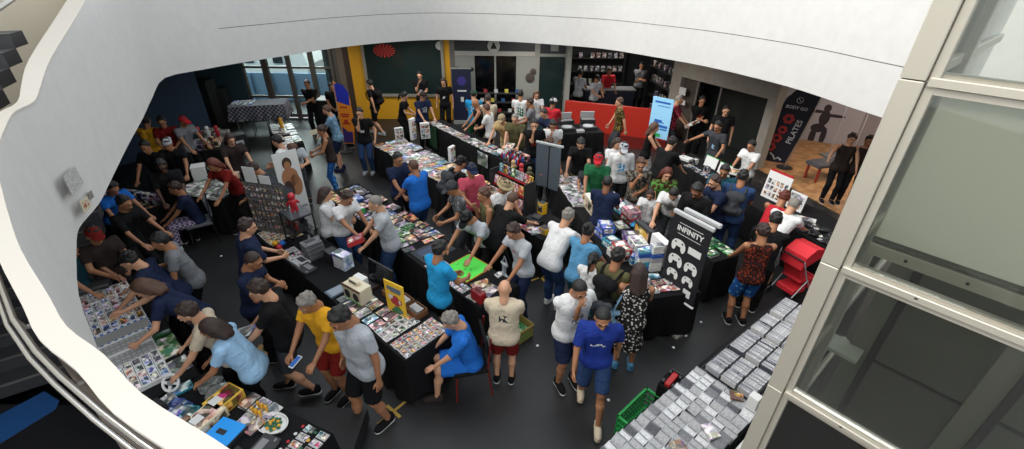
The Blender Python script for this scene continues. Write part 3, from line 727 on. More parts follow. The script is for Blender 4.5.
# ---- shared solids in the frame of the head (x right, y face, z up, origin at its centre)
hd = Blob(.012)
hd.ell((0, -.012, .022), (.076, .094, .098)).ell((0, .018, -.03), (.060, .072, .078)).cap((0, .055, -.075), (0, .06, -.085), .028, .026)
hd.cap((0, .083, .012), (0, .106, -.026), .009, .014, k=.01).cap((-.012, .098, -.03), (.012, .098, -.03), .009, k=.008)
for s in (-1, 1): hd.ell((s*.079, -.008, -.004), (.012, .024, .034), k=.008); hd.cap((s*.046, .076, .028), (s*.014, .088, .03), .012, k=.01)
hd.cap((-.018, .086, -.056), (.018, .086, -.056), .010, k=.008); hd.cap((0, -.025, -.06), (0, -.03, -.16), .056, .06, k=.03)
for s in (-1, 1): hd.sub((s*.031, .104, .008), (.019, .019, .013))
for s in (-1, 1): hd.ell((s*.031, .080, .008), (.013, .012, .010), k=.002)
def fmat(vs, qs):
    c = vs[qs].mean(1); m = np.zeros(len(qs), int)
    m[(np.abs(np.abs(c[:, 0])-.031) < .011) & (np.abs(c[:, 2]-.008) < .0075) & (c[:, 1] > .078)] = 1
    m[(np.abs(c[:, 0]) < .022) & (np.abs(c[:, 2]+.056) < .008) & (c[:, 1] > .085)] = 2
    m[(np.abs(np.abs(c[:, 0])-.031) < .017) & (np.abs(c[:, 2]-.036) < .0045) & (c[:, 1] > .078)] = 3
    return m
HEAD = {}
for key, h in (('fine', .0085), ('far', .013)):
    v, q = hd.tess(h); HEAD[key] = (v, q, fmat(v, q))
def hair_mesh(style, h):
    b = Blob(.012)
    if style in ('short', 'long', 'bun', 'pony', 'curly', 'thin', 'bob'):
        g = .005 if style == 'thin' else .009
        b.ell((0, -.018, .03), (.078+g, .094+g, .098+g)); b.cut((0, .034, .06), (0, .80, -.55)); b.cut((0, 0, -.05), (0, .3, -1))
        rl = np.random.RandomState(len(style)*3+5)
        if style != 'thin':
            for k in range(46):
                a = rl.rand()*6.28; e = rl.rand()*1.35; r0 = (.080+g*.75, .098+g*.75, .100+g*.75); b.ell((r0[0]*math.cos(a)*math.cos(e), -.018+r0[1]*math.sin(a)*math.cos(e), .03+r0[2]*math.sin(e)), (.016, .016, .014))
        if style in ('long', 'bob', 'curly'):
            b = Blob(.02); b.ell((0, -.02, .03), (.092, .108, .112)); L_ = {'long': -.30, 'bob': -.13, 'curly': -.24}[style]; w = .075 if style == 'curly' else .05
            for s in (-1, 1): b.cap((s*.055, -.06, 0), (s*.06, -.085, L_), .055, w); b.cap((s*.082, -.02, -.0), (s*.085, -.03, L_*.55), .028, .03)
            b.cap((0, -.08, 0), (0, -.1, L_-.03), .06, w); b.cut((0, .05, .05), (0, .86, -.5))
        if style == 'bun': b.cuts = []; b.cut((0, .05, .05), (0, .8, -.55)); b.cap((0, -.12, .08), (0, -.13, .09), .045)
        if style == 'pony': b.cuts = []; b.cut((0, .05, .05), (0, .8, -.55)); b.cap((0, -.11, .05), (0, -.17, -.02), .03, .034); b.cap((0, -.17, -.02), (0, -.17, -.2), .034, .014)
        if style == 'curly':
            for k in range(26):
                a = RNG.rand()*6.28; z = -.2+RNG.rand()*.28; b.cap((math.cos(a)*.085, -.04-abs(math.sin(a))*.07, z), (math.cos(a)*.085, -.04-abs(math.sin(a))*.07, z+.01), .024)
    if style == 'beard':
        b.cap((-.05, .035, -.065), (0, .07, -.095), .026); b.cap((.05, .035, -.065), (0, .07, -.095), .026); b.cap((-.02, .09, -.046), (.02, .09, -.046), .007, k=.004)
    return b.tess(h)
def cap_mesh(style, h):
    b = Blob(.01)
    b.ell((0, -.012, .045), (.094, .108, .095)); b.cut((0, 0, .035), (0, .12, -1))
    if style == 'cap': b2 = Blob(.012).ell((0, .105, .052), (.075, .085, .016))
    elif style == 'bucket': b2 = Blob(.012).ell((0, 0, .038), (.15, .16, .018))
    elif style == 'visorback': b2 = Blob(.012).ell((0, -.115, .05), (.07, .07, .015))
    return b.tess(h), b2.tess(h*.75)
WM = {}
def wear(kind, style):
    if (kind, style) not in WM:
        if kind == 'hair': v, q = hair_mesh(style, .011)
        else:
            (v, q), (v2, q2) = cap_mesh(style, .011); WM['brim', style] = mesh_np('brim', v2, q2, [M('hair_k', HC['k'], .6)])
        WM[kind, style] = mesh_np(kind, v, q, [M('hair_k', HC['k'], .6)])
    return WM[kind, style]
# ---- hand: wrist at the origin, fingers along +z, palm faces +y, thumb on +x
def hand_blob(curl):
    b = Blob(.006); 
    for i, x in enumerate((-.028, -.010, .010, .028)): b.cap((x*.6, 0, .005), (x, 0, .078-(.008 if i == 0 else 0)), .013, .0115, k=.008)
    for i, (x, L_) in enumerate(((-.033, .052), (-.0115, .066), (.0115, .072), (.033, .064))):
        p = np.array((x, 0, .078-(.008 if i == 0 else 0))); a = curl*.5
        for j, (l, r) in enumerate(((L_*.5, .0095), (L_*.3, .0088), (L_*.24, .008))):
            q = p+np.array((0, math.sin(a), math.cos(a)))*l; b.cap(p, q, r, r*.93, k=.003); p = q; a += curl
    b.cap((.022, .004, .022), (.050, .014, .052), .014, .011, k=.008); b.cap((.050, .014, .052), (.054, .024, .084), .0105, .009, k=.004)
    return b
HAND = {c: hand_blob(c).tess(.0085) for c in (.25, .75)}
def shoe_mesh():
    b = Blob(.015); b.cap((0, -.055, .045), (0, -.05, .075), .042, .046); b.ell((0, .05, .04), (.048, .125, .042)); b.cap((0, -.05, .03), (0, .12, .025), .04, .038); b.cut((0, 0, 0), (0, 0, -1))
    v, q = b.tess(.014)
    s = Blob(.01).cap((0, -.055, .012), (0, .13, .012), .047, .043); s.cut((0, 0, .022), (0, 0, 1)); s.cut((0, 0, 0), (0, 0, -1)); v2, q2 = s.tess(.014)
    return mesh_np('shoe', np.concatenate([v, v2]), np.concatenate([q, q2+len(v)]), [M('fabric_black', CC['k'], .85, spec=.2), M('sole_white', 'b5b5b2', .7)], np.concatenate([np.zeros(len(q)), np.ones(len(q2))]))
SHOE = shoe_mesh()
def V3(*a): return np.array(a, float)
def ik(a, b, l1, l2, pole):
    d = b-a; L_ = np.linalg.norm(d); u = d/max(L_, 1e-6)
    if L_ > (l1+l2)*.995: b = a+u*(l1+l2)*.995; L_ = (l1+l2)*.995
    x = (l1*l1-l2*l2+L_*L_)/(2*L_); y = math.sqrt(max(l1*l1-x*x, 1e-6)); pl = pole-u*pole.dot(u); pl = pl/max(np.linalg.norm(pl), 1e-6)
    return a+u*x+pl*y, b
ARMS = {  # wrist targets (x outward, y forward, z height) for right and left arm
 'down': ((.27, .04, .84), (.27, .02, .84)), 'walk': ((.25, .22, .92), (.27, -.18, .88)), 'front': ((.12, .36, 1.08), (.12, .34, 1.06)), 'phone': ((.06, .32, 1.22), (.10, .32, 1.16)),
 'fold': ((-.10, .22, 1.14), (-.10, .25, 1.10)), 'chin': ((.03, .20, 1.40), (.02, .22, 1.10)), 'table': ((.24, .46, .90), (.22, .44, .88)), 'reach': ((.16, .62, .92), (.20, .40, .88)),
 'point': ((.42, .48, 1.22), (.25, .28, .98)), 'hip': ((.30, -.02, .98), (.26, .06, .86)), 'face': ((.02, .19, 1.46), (.30, .10, .95)), 'clasp': ((.03, -.20, .94), (.03, -.20, .92)), 'knees': ((.14, .48, .60), (.14, .46, .60)), 'hold': ((.17, .38, .98), (.17, .38, .98)), 'behind': ((.08, .20, 1.0), (.08, .22, 1.0))}
PLIST = []
FARLEG = {}
def person(label, px, py, face, arms='down', lean=4, top=('tee', 'k'), bot=('long', 'k'), hair=('short', 'k'), sk='m', h=1.72, head=12, headyaw=0, fat=0.0, cap=None, shoes='k', stride=0, sit=False,
           print_=None, group=None, beard=False, yaw=0, at=None, z0=0.0):
    s = h/1.755
    bl = math.radians(lean); u2 = V3(0, math.sin(bl), math.cos(bl)); u1 = V3(0, math.sin(bl*.75), math.cos(bl*.75)); hp = math.radians(lean*.6+head); uh = V3(0, math.sin(hp), math.cos(hp))
    hz = .92 if not sit else .50
    p0 = V3(0, -.28*math.sin(bl) if not sit else 0, hz)
    p1 = p0+u1*.22; p2 = p1+u2*.29; p3 = p2+u2*.075; hc = p3+uh*.115+V3(0, .012, 0)
    fwd2 = V3(0, u2[2], -u2[1])
    yr = math.radians(headyaw); rh = V3(math.cos(yr), -math.sin(yr)*1.0, 0); fh = np.cross(uh, rh); fh /= np.linalg.norm(fh); rh = np.cross(fh, uh)
    top_pt = hc+uh*.125
    if at is None:
        gx, gy = P(px, py, top_pt[2]*s+z0)
    fa = math.radians(face); RZ = -fa            # facing: 0 away from camera, 90 to the right
    c, sn = math.cos(RZ), math.sin(RZ)
    if at is None:
        ox, oy = top_pt[0]*s, top_pt[1]*s; root = (gx-(ox*c-oy*sn), gy-(ox*sn+oy*c), z0)
    else: root = (*at, z0)
    if DRY:
        info = dict(root=root, RZ=RZ, s=s, p1=p1, p2=p2, label=label); PLIST.append(info); return info
    if at is None: root = (*FIX[len(PLIST)], z0)
    dist = math.hypot(root[0], root[1]); near = dist < 8.2; vx = .0165 if near else .022
    # limbs
    sh = {}; el = {}; wr = {}; hipj = {}; kn = {}; an = {}
    at_ = ARMS[arms] if isinstance(arms, str) else arms
    for k, sd in ((0, 1), (1, -1)):
        S = p2+V3(sd*(.182+fat*.3), 0, -.01)-fwd2*.01; t = at_[k]; T = V3(sd*t[0], t[1]+(lean > 25)*.18*math.sin(bl), t[2])
        if sit: T = V3(sd*t[0], t[1], t[2])
        E, Wr = ik(S, T, .285, .25, V3(sd*.6, -.7, -.5)); sh[sd] = S; el[sd] = E; wr[sd] = Wr
        Hp = p0+V3(sd*.092, 0, -.03); 
        if sit: A = V3(sd*.13, .46, .085); pole = V3(0, 1, .6)
        else: A = V3(sd*.105, sd*stride*.5, .085+(.05 if sd*stride < -.2 else 0)); pole = V3(sd*.08, 1, 0)
        K, A = ik(Hp, A, .425, .41, pole); hipj[sd] = Hp; kn[sd] = K; an[sd] = A
    def body(g, torso=True, armlen=2, leglen=2):
        b = Blob(.03)
        b.cap(p0+V3(-.065, 0, .0), p0+V3(.065, 0, .0), .108+g+fat*.5)
        for sd in (-1, 1):
            b.cap(p0+V3(sd*.05, 0, .02), p1+V3(sd*.055, 0, 0)+fwd2*fat*.3, .098+g+fat*.6, .088+g+fat*.75); b.cap(p1+V3(sd*.055, 0, 0)+fwd2*fat*.3, p2+V3(sd*.085, 0, -.07), .088+g+fat*.7, .098+g+fat*.4)
        b.cap(p2+V3(-.14, 0, -.035), p2+V3(.14, 0, -.035), .062+g); b.cap(p2+u2*-.02, p3+u2*.03, .075+g*.5, .052)
        return b
    O = V3(0, 0, 0)
    root_o = empty('person', root, RZ); root_o.scale = (s, s, s); tag(root_o, label, 'person', group)
    # -------- skin body, one surface
    b = body(-.012)
    for sd in (1, -1):
        b.cap(sh[sd], el[sd], .048, .038, k=.02); b.cap(el[sd], wr[sd], .038, .025, k=.012)
        b.cap(hipj[sd], kn[sd], .082+fat*.3, .052, k=.02); b.cap(kn[sd]+V3(0, -.012, -.03), (kn[sd]*.6+an[sd]*.4)+V3(0, -.02, 0), .05, .052, k=.02); b.cap(kn[sd]*.6+an[sd]*.4, an[sd], .05, .034, k=.02)
        b.cap(an[sd]+V3(0, -.02, -.03), an[sd]+V3(0, .11, -.055), .036, .024, k=.015)
    b.cap(p3-u2*.02, hc-uh*.06, .054, .055, k=.02)
    v, q = b.tess(vx); vs = [v]; qs = [q]; ms = [np.zeros(len(q), int)]; nb = len(v)
    HV, HQ, HM = HEAD['fine' if near else 'far']; R = np.stack([rh, fh, uh], 0)
    vs.append(HV@R+hc); qs.append(HQ+nb); ms.append(HM); nb += len(HV)
    for sd in (1, -1):
        hv, hq = HAND[.25 if arms in ('table', 'reach', 'down', 'knees', 'point') else .75]
        dz = wr[sd]-el[sd]; dz /= np.linalg.norm(dz)
        if arms in ('table', 'knees', 'reach', 'hold'): dz = dz*.6+V3(0, .6, -.15); dz /= np.linalg.norm(dz); pal = V3(-sd*.2, 0, -1)
        else: pal = V3(-sd, 0, -.1)
        yv = pal-dz*pal.dot(dz); yv /= np.linalg.norm(yv); xv = np.cross(yv, dz)
        hv = hv.copy(); th_dir = V3(-sd*.3, 1, .3) if arms != 'table' else V3(-sd, .2, 0)
        if np.dot(xv, th_dir) < 0: hv = hv*np.array([-1, 1, 1]); hq = hq[:, ::-1]
        vs.append(hv@np.stack([xv, yv, dz], 0)+wr[sd]); qs.append(hq+nb); ms.append(np.zeros(len(hq), int)); nb += len(hv)
    hairc = M('hair_'+{'k': 'black', 'b': 'dark_brown', 'n': 'brown', 'g': 'grey', 'r': 'auburn', 'w': 'white', 'y': 'fair'}[hair[1]], HC[hair[1]], .55)
    me = mesh_np('body', np.concatenate(vs), np.concatenate(qs), [skin(sk), eye_m, lip_m, hairc], np.concatenate(ms))
    bo = link('body', me, root_o)
    # -------- top
    tk, tc_ = top
    b = body(.010 if tk != 'dress' else .012)
    b.p = [p for p in b.p]
    b.p.pop()      # collar stays low
    b.cap(p2+u2*-.03, p2+u2*.045, .085, .062)
    b.cap(p0+V3(-.06, 0, -.03), p0+V3(.06, 0, -.03), .130+fat*.5)
    if tk in ('tee', 'polo', 'long', 'loose'):
        f = {'tee': .62, 'polo': .6, 'loose': .85, 'long': 1.0}[tk]
        for sd in (1, -1):
            b.cap(sh[sd], sh[sd]+(el[sd]-sh[sd])*f, .066, .062 if tk != 'long' else .05, flat=(tk != 'long'), k=.02)
            if tk == 'long': b.cap(el[sd], el[sd]+(wr[sd]-el[sd])*.93, .05, .037, flat=True, k=.012)
        b.cut(p2+u2*.062, u2)
    else:
        b.cut(p2+u2*.018, u2)
        for sd in (1, -1): b.cut(p2+V3(sd*.15, 0, 0), V3(sd, 0, .35))
    hem = .10 if tk != 'dress' else .42
    if tk == 'dress':
        b.cap(p0, p0+V3(0, .02, -.42), .13, .22, flat=True); 
    else: b.cut(p0-u1*hem, -u1)
    v, q = b.tess(vx); mi = np.zeros(len(q), int); mats = [cloth(tc_)]
    if print_:
        side, pc, w_, z0_, z1_ = print_; mats.append(cloth(pc) if isinstance(pc, str) and pc in CC else M('print_'+pc, pc, .8))
        c_ = v[q].mean(1)-p1; zz_ = c_@u2; yy = c_@fwd2*side; xx = c_[:, 0]
        pat = (np.sin(xx*95)+np.sin(zz_*80+xx*30) > -.25)
        mi[(zz_ > z0_) & (zz_ < z1_) & (np.abs(xx) < w_) & (yy > .03) & pat] = 1
    link({'dress': 'dress', 'tank': 'tank_top'}.get(tk, 'shirt'), mesh_np('shirt', v, q, mats, mi), root_o)
    # -------- bottom
    bk_, bc = bot
    if bk_ != 'none':
        b = Blob(.02); b.cap(p0+V3(-.06, 0, -.005), p0+V3(.06, 0, -.01), .113+fat*.5)
        if bk_ == 'skirt': b.cap(p0, p0+V3(0, .03, -.40), .125, .20, flat=True)
        for sd in (1, -1):
            if bk_ == 'short': b.cap(hipj[sd], hipj[sd]+(kn[sd]-hipj[sd])*.92, .098+fat*.3, .088+fat*.1, flat=True)
            elif bk_ in ('long', 'slim'):
                g = .016 if bk_ == 'long' else .006
                b.cap(hipj[sd], kn[sd], .096+fat*.3, .060+g); cf = kn[sd]*.6+an[sd]*.4+V3(0, -.015, 0); b.cap(kn[sd], cf, .060+g, .058+g); b.cap(cf, an[sd]+V3(0, 0, .0), .058+g, .046+g, flat=True)
        v, q = b.tess(vx); link({'short': 'shorts', 'skirt': 'skirt'}.get(bk_, 'trousers'), mesh_np('trousers', v, q, [cloth(bc)]), root_o)
    # -------- shoes
    for sd in (1, -1):
        m = Matrix.Translation(Vector(an[sd])-Vector((0, -.02, .085))); o = link('shoe', SHOE, root_o, mats=[cloth(shoes) if shoes in CC else cloth('k'), SHOE.materials[1] if shoes in ('k', 'w', 'lg') else cloth(shoes)]); o.matrix_local = m
    # -------- hair, cap
    m = Matrix([list(rh)+[0], list(fh)+[0], list(uh)+[0], [0, 0, 0, 1]]).transposed(); m = Matrix(((rh[0], fh[0], uh[0], hc[0]), (rh[1], fh[1], uh[1], hc[1]), (rh[2], fh[2], uh[2], hc[2]), (0, 0, 0, 1)))
    if hair[0] != 'bald': o = link('hair', wear('hair', hair[0]), root_o, mats=[hairc]); o.matrix_local = m
    if beard: o = link('beard', wear('hair', 'beard'), root_o, mats=[hairc]); o.matrix_local = m
    if cap: o = link('cap', wear('cap', cap[0]), root_o, mats=[cloth(cap[1])]); o.matrix_local = m; link('brim', WM['brim', cap[0]], o, mats=[cloth(cap[1])])
    info = dict(o=root_o, root=root, RZ=RZ, s=s, p0=p0, p1=p1, p2=p2, u2=u2, fwd=fwd2, wr=wr, label=label, hc=hc, an=an, px=px, py=py)
    PLIST.append(info); return info
def wpos(I, local): # local body point to world
    c, sn = math.cos(I['RZ']), math.sin(I['RZ']); l = V3(*local)*I['s']; return Vector((I['root'][0]+l[0]*c-l[1]*sn, I['root'][1]+l[0]*sn+l[1]*c, I['root'][2]+l[2]))
def wframe(I, local, up=None, fwd=None):
    up = V3(*up) if up is not None else I['u2']; fwd = V3(*fwd) if fwd is not None else I['fwd']; x = np.cross(fwd, up)
    R = Matrix.Rotation(I['RZ'], 3, 'Z'); cols = [R@Vector(x), R@Vector(fwd), R@Vector(up)]; m = Matrix(cols).transposed().to_4x4(); m.translation = wpos(I, local); return m
# ---- things people carry
bp = {}
def bp_mesh():
    b = Blob(.025); b.cap((-.09, 0, -.14), (.09, 0, -.14), .085); b.cap((-.08, 0, .10), (.08, 0, .10), .085); b.cap((0, 0, -.14), (0, 0, .10), .1)
    v, q = b.tess(.018); p = Blob(.02).cap((-.07, -.085, -.12), (.07, -.085, -.12), .045).cap((0, -.085, -.13), (0, -.085, -.04), .05); v2, q2 = p.tess(.016)
    return mesh_np('pack', v, q, [cloth('k')]), mesh_np('front_pocket', v2, q2, [cloth('k')])
BP = bp_mesh()
def backpack(I, col, label):
    if DRY: return
    m = wframe(I, I['p2']-I['u2']*.20-I['fwd']*.205); r = empty('backpack', m.translation); tag(r, label, 'backpack'); r.matrix_world = m
    a = link('pack', BP[0], r, mats=[cloth(col)]); b = link('front_pocket', BP[1], a, mats=[cloth(col)])
    mb = MB()
    for sd in (-1, 1):
        pts = [(sd*.11, .05, .16), (sd*.125, .14, .235), (sd*.13, .25, .235), (sd*.14, .335, .12), (sd*.17, .30, -.02), (sd*.175, .15, -.14), (sd*.12, .03, -.18)]; mb.tube(pts, .017, cloth(col), 6)
    mb.build('straps', r, smooth=True); return r
def bag_mesh(w, d, h_, col, name='bag', strap=.35):
    b = Blob(.02); b.cap((-w/2, 0, -h_/2), (w/2, 0, -h_/2), d).cap((-w/2, 0, h_/2), (w/2, 0, h_/2), d*.7).cap((0, 0, -h_/2), (0, 0, h_/2), d*1.05); v, q = b.tess(.017); return mesh_np(name, v, q, [cloth(col)])
def handbag(I, loc, col, label, w=.2, d=.05, h_=.16, strap=None, rot=0, name='shoulder_bag'):
    if DRY: return
    m = wframe(I, loc, (0, 0, 1), (math.sin(rot), math.cos(rot), 0)); r = empty(name, m.translation); tag(r, label, 'bag'); r.matrix_world = m
    link('bag_body', bag_mesh(w, d, h_, col), r)
    if strap is not None:
        R = m.inverted(); pts = [R@wpos(I, p) for p in strap]; MB().tube(pts, .01, cloth(col), 6).build('strap', r, smooth=True)
    return r
RECTS = {'T1': ((-4.6, 6.65), (-1.22, 3.68), .72), 'T2': ((-3.75, 8.0), (-.42, 4.6), .72), 'T3': ((-3.5, 10.75), (.5, 6.35), .75), 'T4': ((-2.5, 12.7), (.1, 9.45), .5), 'T5a': ((.85, 9.0), (1.337, 6.65), .52), 'T5b': ((1.487, 9.132), (1.974, 6.78), .40), 'T5c': ((1.337, 6.65), (1.72, 4.8), .97),
         'T6a': ((3.75, 10.2), (4.476, 8.124), .72), 'T6b': ((4.476, 8.124), (5.15, 6.2), 1.05), 'T7': ((3.75, 4.9), (.62, 2.34), .74), 'T8': ((-5.36, 5.15), (-3.46, 3.44), -.78), 'T13': ((-3.40, 3.49), (-1.74, 2.74), -.8), 'T9': ((-6.9, 8.0), (-5.6, 7.62), .95), 'T10': ((-8.1, 7.2), (-6.7, 6.8), .85),
         'F1': ((-6.4, 12.6), (-5.35, 10.9), -.6), 'TT': ((1.2, 11.75), (2.5, 12.0), .85), 'T11': ((2.9, 6.35), (3.15, 5.75), .5), 'CK': ((-8.62, 13.4), (-7.1, 13.8), .75), 'T12': ((-8.6, 9.9), (-7.1, 10.4), .7)}
def crowd():
    T_ = 'tee'
    A = person
    # ---- far left, by the street doors
    A('person in black shirt standing with arms folded before the white van window', 303, 85, 175, 'fold', top=(T_, 'k'))
    A('person in black leaning beside the black podium, facing the hall', 328, 87, 165, 'behind', 8, top=(T_, 'k'), sk='m')
    A('person with black hair sitting low at the podium, turned to the doors', 336, 97, 250, 'behind', 10, top=(T_, 'br'), h=1.6)
    A('person in pale blue patterned shirt picking a box from the far left table', 322, 110, 262, 'hold', 10, top=(T_, 'lbp'), bot=('short', 'n'), hair=('short', 'n'), sk='l', beard=True, shoes='n')
    a = A('person in brown tank top and blue printed leggings at the far left table', 317, 130, 250, 'front', 6, top=('tank', 'br'), bot=('slim', 'ds'), hair=('bun', 'b'), sk='m', h=1.64, shoes='lg')
    A('person with light hair in white bending low between the far left tables', 291, 152, 150, 'front', 50, top=(T_, 'lg'), bot=('long', 'dg'), hair=('bob', 'n'), sk='l', head=25)
    A('person with black hair in plain white tee left of the wrestler poster', 272, 141, 270, 'front', 10, top=(T_, 'w'), bot=('long', 'dg'), sk='l')
    a = A('person with white badge and jeans, hand at mouth, by the orange flag', 356, 112, 178, 'face', 3, top=(T_, 'k'), bot=('long', 'jn'), hair=('short', 'k'), sk='l', shoes='lg', print_=(1, 'w', .05, .0, .07))
    a = A('person in black shirt and shorts walking past the yellow wall with black backpack', 365, 83, 285, 'walk', 4, top=(T_, 'k'), bot=('short', 'k'), sk='l', stride=.5, shoes='lg'); backpack(a, 'k', 'black backpack on the walker beside the yellow wall')
    A('person in black tee touching chin in front of the green board', 416, 74, 180, 'chin', 2, top=(T_, 'k'), sk='l', h=1.78, print_=(1, 'w', .05, -.02, .06))
    A('person with long dark hair and white badge standing at the yellow post', 440, 80, 182, 'down', 2, top=(T_, 'k'), hair=('long', 'b'), sk='l', print_=(1, 'w', .05, -.02, .06))
    A('person with black ponytail in black seen from the side left of the navy tee', 403, 95, 95, 'front', 12, top=(T_, 'k'), hair=('pony', 'k'), sk='l', h=1.62)
    A('person in navy tee with white chest circle and brown cap sorting behind the games table', 428, 93, 140, 'hold', 14, top=(T_, 'n'), cap=('cap', 'br'), sk='l', fat=.04, print_=(1, 'lg', .08, .04, .2))
    A('bald person in black tank top facing the navy tee seller', 461, 102, 255, 'hold', 8, top=('tank', 'k'), hair=('bald', 'k'), sk='m', fat=.03)
    A('person in bright blue shirt with green cap and green shorts, back turned', 471, 91, 5, 'front', 5, top=(T_, 'bt'), bot=('short', 'gn'), cap=('cap', 'gn'), sk='l', print_=(-1, 'lb', .09, .02, .18))
    A('person in pale cream shirt and bare legs, back turned beside the blue shirt', 485, 95, 350, 'front', 8, top=(T_, 'cr'), bot=('short', 'cr'), hair=('short', 'b'), sk='l')
    A('person in white tee standing low between cream shirt and tan shirt', 478, 106, 290, 'front', 8, top=(T_, 'w'), hair=('short', 'n'), sk='l', h=1.66)
    A('person in tan shirt and pale cap leaning over the books table', 486, 119, 205, 'table', 34, top=(T_, 't'), bot=('long', 'kk'), hair=('thin', 'y'), cap=('cap', 'kk'), sk='l', fat=.04)
    A('bald person in olive shirt and glasses behind the books table', 502, 117, 200, 'hold', 12, top=(T_, 'o'), bot=('long', 'dg'), hair=('thin', 'g'), sk='l', fat=.05)
    A('person in black tee with red print and jeans scratching the head', 527, 121, 180, 'face', 5, top=(T_, 'k'), bot=('long', 'jn'), sk='l', fat=.03, print_=(1, 'dr', .07, .0, .1))
    A('person in white and green jersey seen from behind at the entrance', 518, 90, 5, 'front', 5, top=(T_, 'w'), bot=('short', 'k'), hair=('short', 'k'), sk='m', print_=(-1, 'gn', .10, -.12, .14))
    A('person in plain grey shirt and black trousers right of the jersey', 526, 98, 280, 'front', 5, top=(T_, 'g'), hair=('short', 'b'), sk='m')
    A('person with long brown hair in white top facing the hall at the pale post', 534, 91, 175, 'hold', 5, top=(T_, 'w'), bot=('long', 'te'), hair=('long', 'n'), sk='l', h=1.62)
    A('person in red tee and white cap by the turntable table', 552, 97, 30, 'front', 5, top=(T_, 'r'), bot=('short', 'dg'), cap=('cap', 'w'), sk='t', fat=.03)
    A('person in dark navy tee reaching left below the red tee', 540, 109, 235, 'table', 22, top=(T_, 'n'), hair=('short', 'b'), sk='l', h=1.7)
    A('person with black hair in white polo looking down behind the grey boards', 551, 121, 185, 'chin', 12, top=('polo', 'w'), hair=('short', 'k'), sk='m', head=24)
    A('person with brown hair in black bending behind the grey boards', 549, 139, 170, 'table', 32, top=(T_, 'k'), hair=('short', 'n'), sk='m', fat=.03, head=25)
    A('person in black tee with hands crossed low, before the turntable table', 584, 139, 195, 'table', 12, top=(T_, 'k'), bot=('long', 'o'), hair=('short', 'k'), sk='l', head=32)
    A('child in dark shirt just right of the grey boards', 573, 164, 200, 'front', 5, top=(T_, 'dg'), bot=('short', 'k'), hair=('short', 'n'), sk='m', h=1.30)
    A('person in mustard floral shirt and grey trousers walking along the red wall', 616, 96, 272, 'walk', 3, top=(T_, 'fl'), bot=('long', 'dg'), hair=('short', 'n'), sk='l', stride=.25)
    A('person with dark hair in white blouse behind the white cap hoodie', 617, 137, 165, 'front', 8, top=(T_, 'w'), hair=('bob', 'b'), sk='l', h=1.62)
    A('person in white hoodie with cyan print, white cap and black shorts', 623, 142, 185, 'down', 8, top=('long', 'w'), bot=('short', 'k'), cap=('cap', 'lg'), sk='m', fat=.04, print_=(1, 'bt', .07, .0, .18), headyaw=0, head=22)
    A('person in green striped jersey and red cap at the loose games', 602, 153, 195, 'hold', 12, top=(T_, 'gn'), bot=('long', 'dg'), cap=('cap', 'r'), sk='m', fat=.03)
    A('bald person in dark plum tee seen from behind at the boxes island', 606, 172, 25, 'front', 8, top=(T_, 'n'), bot=('long', 'n'), hair=('thin', 'k'), sk='t', fat=.03)
    A('person in brown camouflage shirt and pale trousers raising a hand', 640, 157, 190, 'chin', 6, top=(T_, 'camo'), bot=('long', 'lg'), hair=('short', 'n'), sk='m')
    A('person with red curly hair in green printed dress top', 667, 166, 185, 'hold', 6, top=(T_, 'gm'), bot=('long', 'o'), hair=('curly', 'r'), sk='l', h=1.66)
    A('child in white tee standing at the boxes island', 650, 188, 205, 'table', 8, top=(T_, 'w'), bot=('short', 'n'), hair=('bob', 'b'), sk='m', h=1.32)
    A('person with long brown hair in black tank and printed skirt by the blue poster', 655, 120, 110, 'hold', 8, top=('tank', 'k'), bot=('skirt', 'skp'), hair=('long', 'n'), sk='l', h=1.66)
    a = A('large person in black tee and jeans leaning to the long right table, back turned', 673, 134, 55, 'table', 24, top=('loose', 'k'), bot=('long', 'jn'), hair=('short', 'k'), sk='l', fat=.04, h=1.78)
    A('person in red plaid shirt holding a sheet behind the long right table', 679, 92, 110, 'hold', 5, top=('loose', 'rc'), bot=('long', 'dg'), hair=('thin', 'g'), sk='l', h=1.78)
    A('person in black tee with red print and folded arms at the dark doorway', 701, 93, 190, 'fold', 2, top=(T_, 'k'), sk='m', h=1.76, print_=(1, 'dr', .06, .04, .14))
    A('person in black tee and grey shorts looking down at the right edge of the doorway', 725, 102, 200, 'down', 3, top=(T_, 'k'), bot=('short', 'g'), sk='l', fat=.04, h=1.76)
    A('person in charcoal tee with lanyard pointing left over the long right table', 707, 119, 235, 'point', 10, top=(T_, 'dg'), bot=('short', 'dg'), hair=('short', 'k'), sk='m', print_=(1, 'lb', .03, -.06, .05))
    A('young person in white tee holding a tray at the grey pillar', 740, 138, 240, 'hold', 8, top=(T_, 'w'), bot=('long', 'dg'), hair=('short', 'k'), sk='m', h=1.6)
    a = A('person in white tee with grey beard and headphones bent over the boxes island', 676, 190, 205, 'table', 42, top=(T_, 'w'), bot=('long', 'dg'), hair=('thin', 'k'), sk='l', beard=True, head=30)
    A('person with black hair in dark teal shirt sitting behind the laptop signs', 724, 162, 215, 'table', 20, top=(T_, 'te'), hair=('short', 'k'), sk='m')
    A('bearded person in dark blue tee looking left across the right table', 714, 172, 260, 'table', 14, top=(T_, 'n'), hair=('short', 'b'), sk='l', beard=True)
    A('person with dark hair in dark grey tee just left of the phone holder', 702, 187, 205, 'phone', 10, top=(T_, 'dg'), hair=('bob', 'b'), sk='m', h=1.62)
    A('person in black tee looking at an orange phone beside the games banner', 714, 189, 225, 'phone', 12, top=('loose', 'k'), bot=('long', 'k'), hair=('short', 'k'), sk='t', fat=.03, h=1.78, head=25)
    a = A('person in blue tee with dark backpack facing the picture board', 743, 165, 35, 'front', 6, top=(T_, 'jn'), bot=('long', 'jn'), hair=('short', 'k'), sk='m', fat=.04, h=1.78); backpack(a, 'dg', 'dark grey backpack on the person in blue tee at the right')
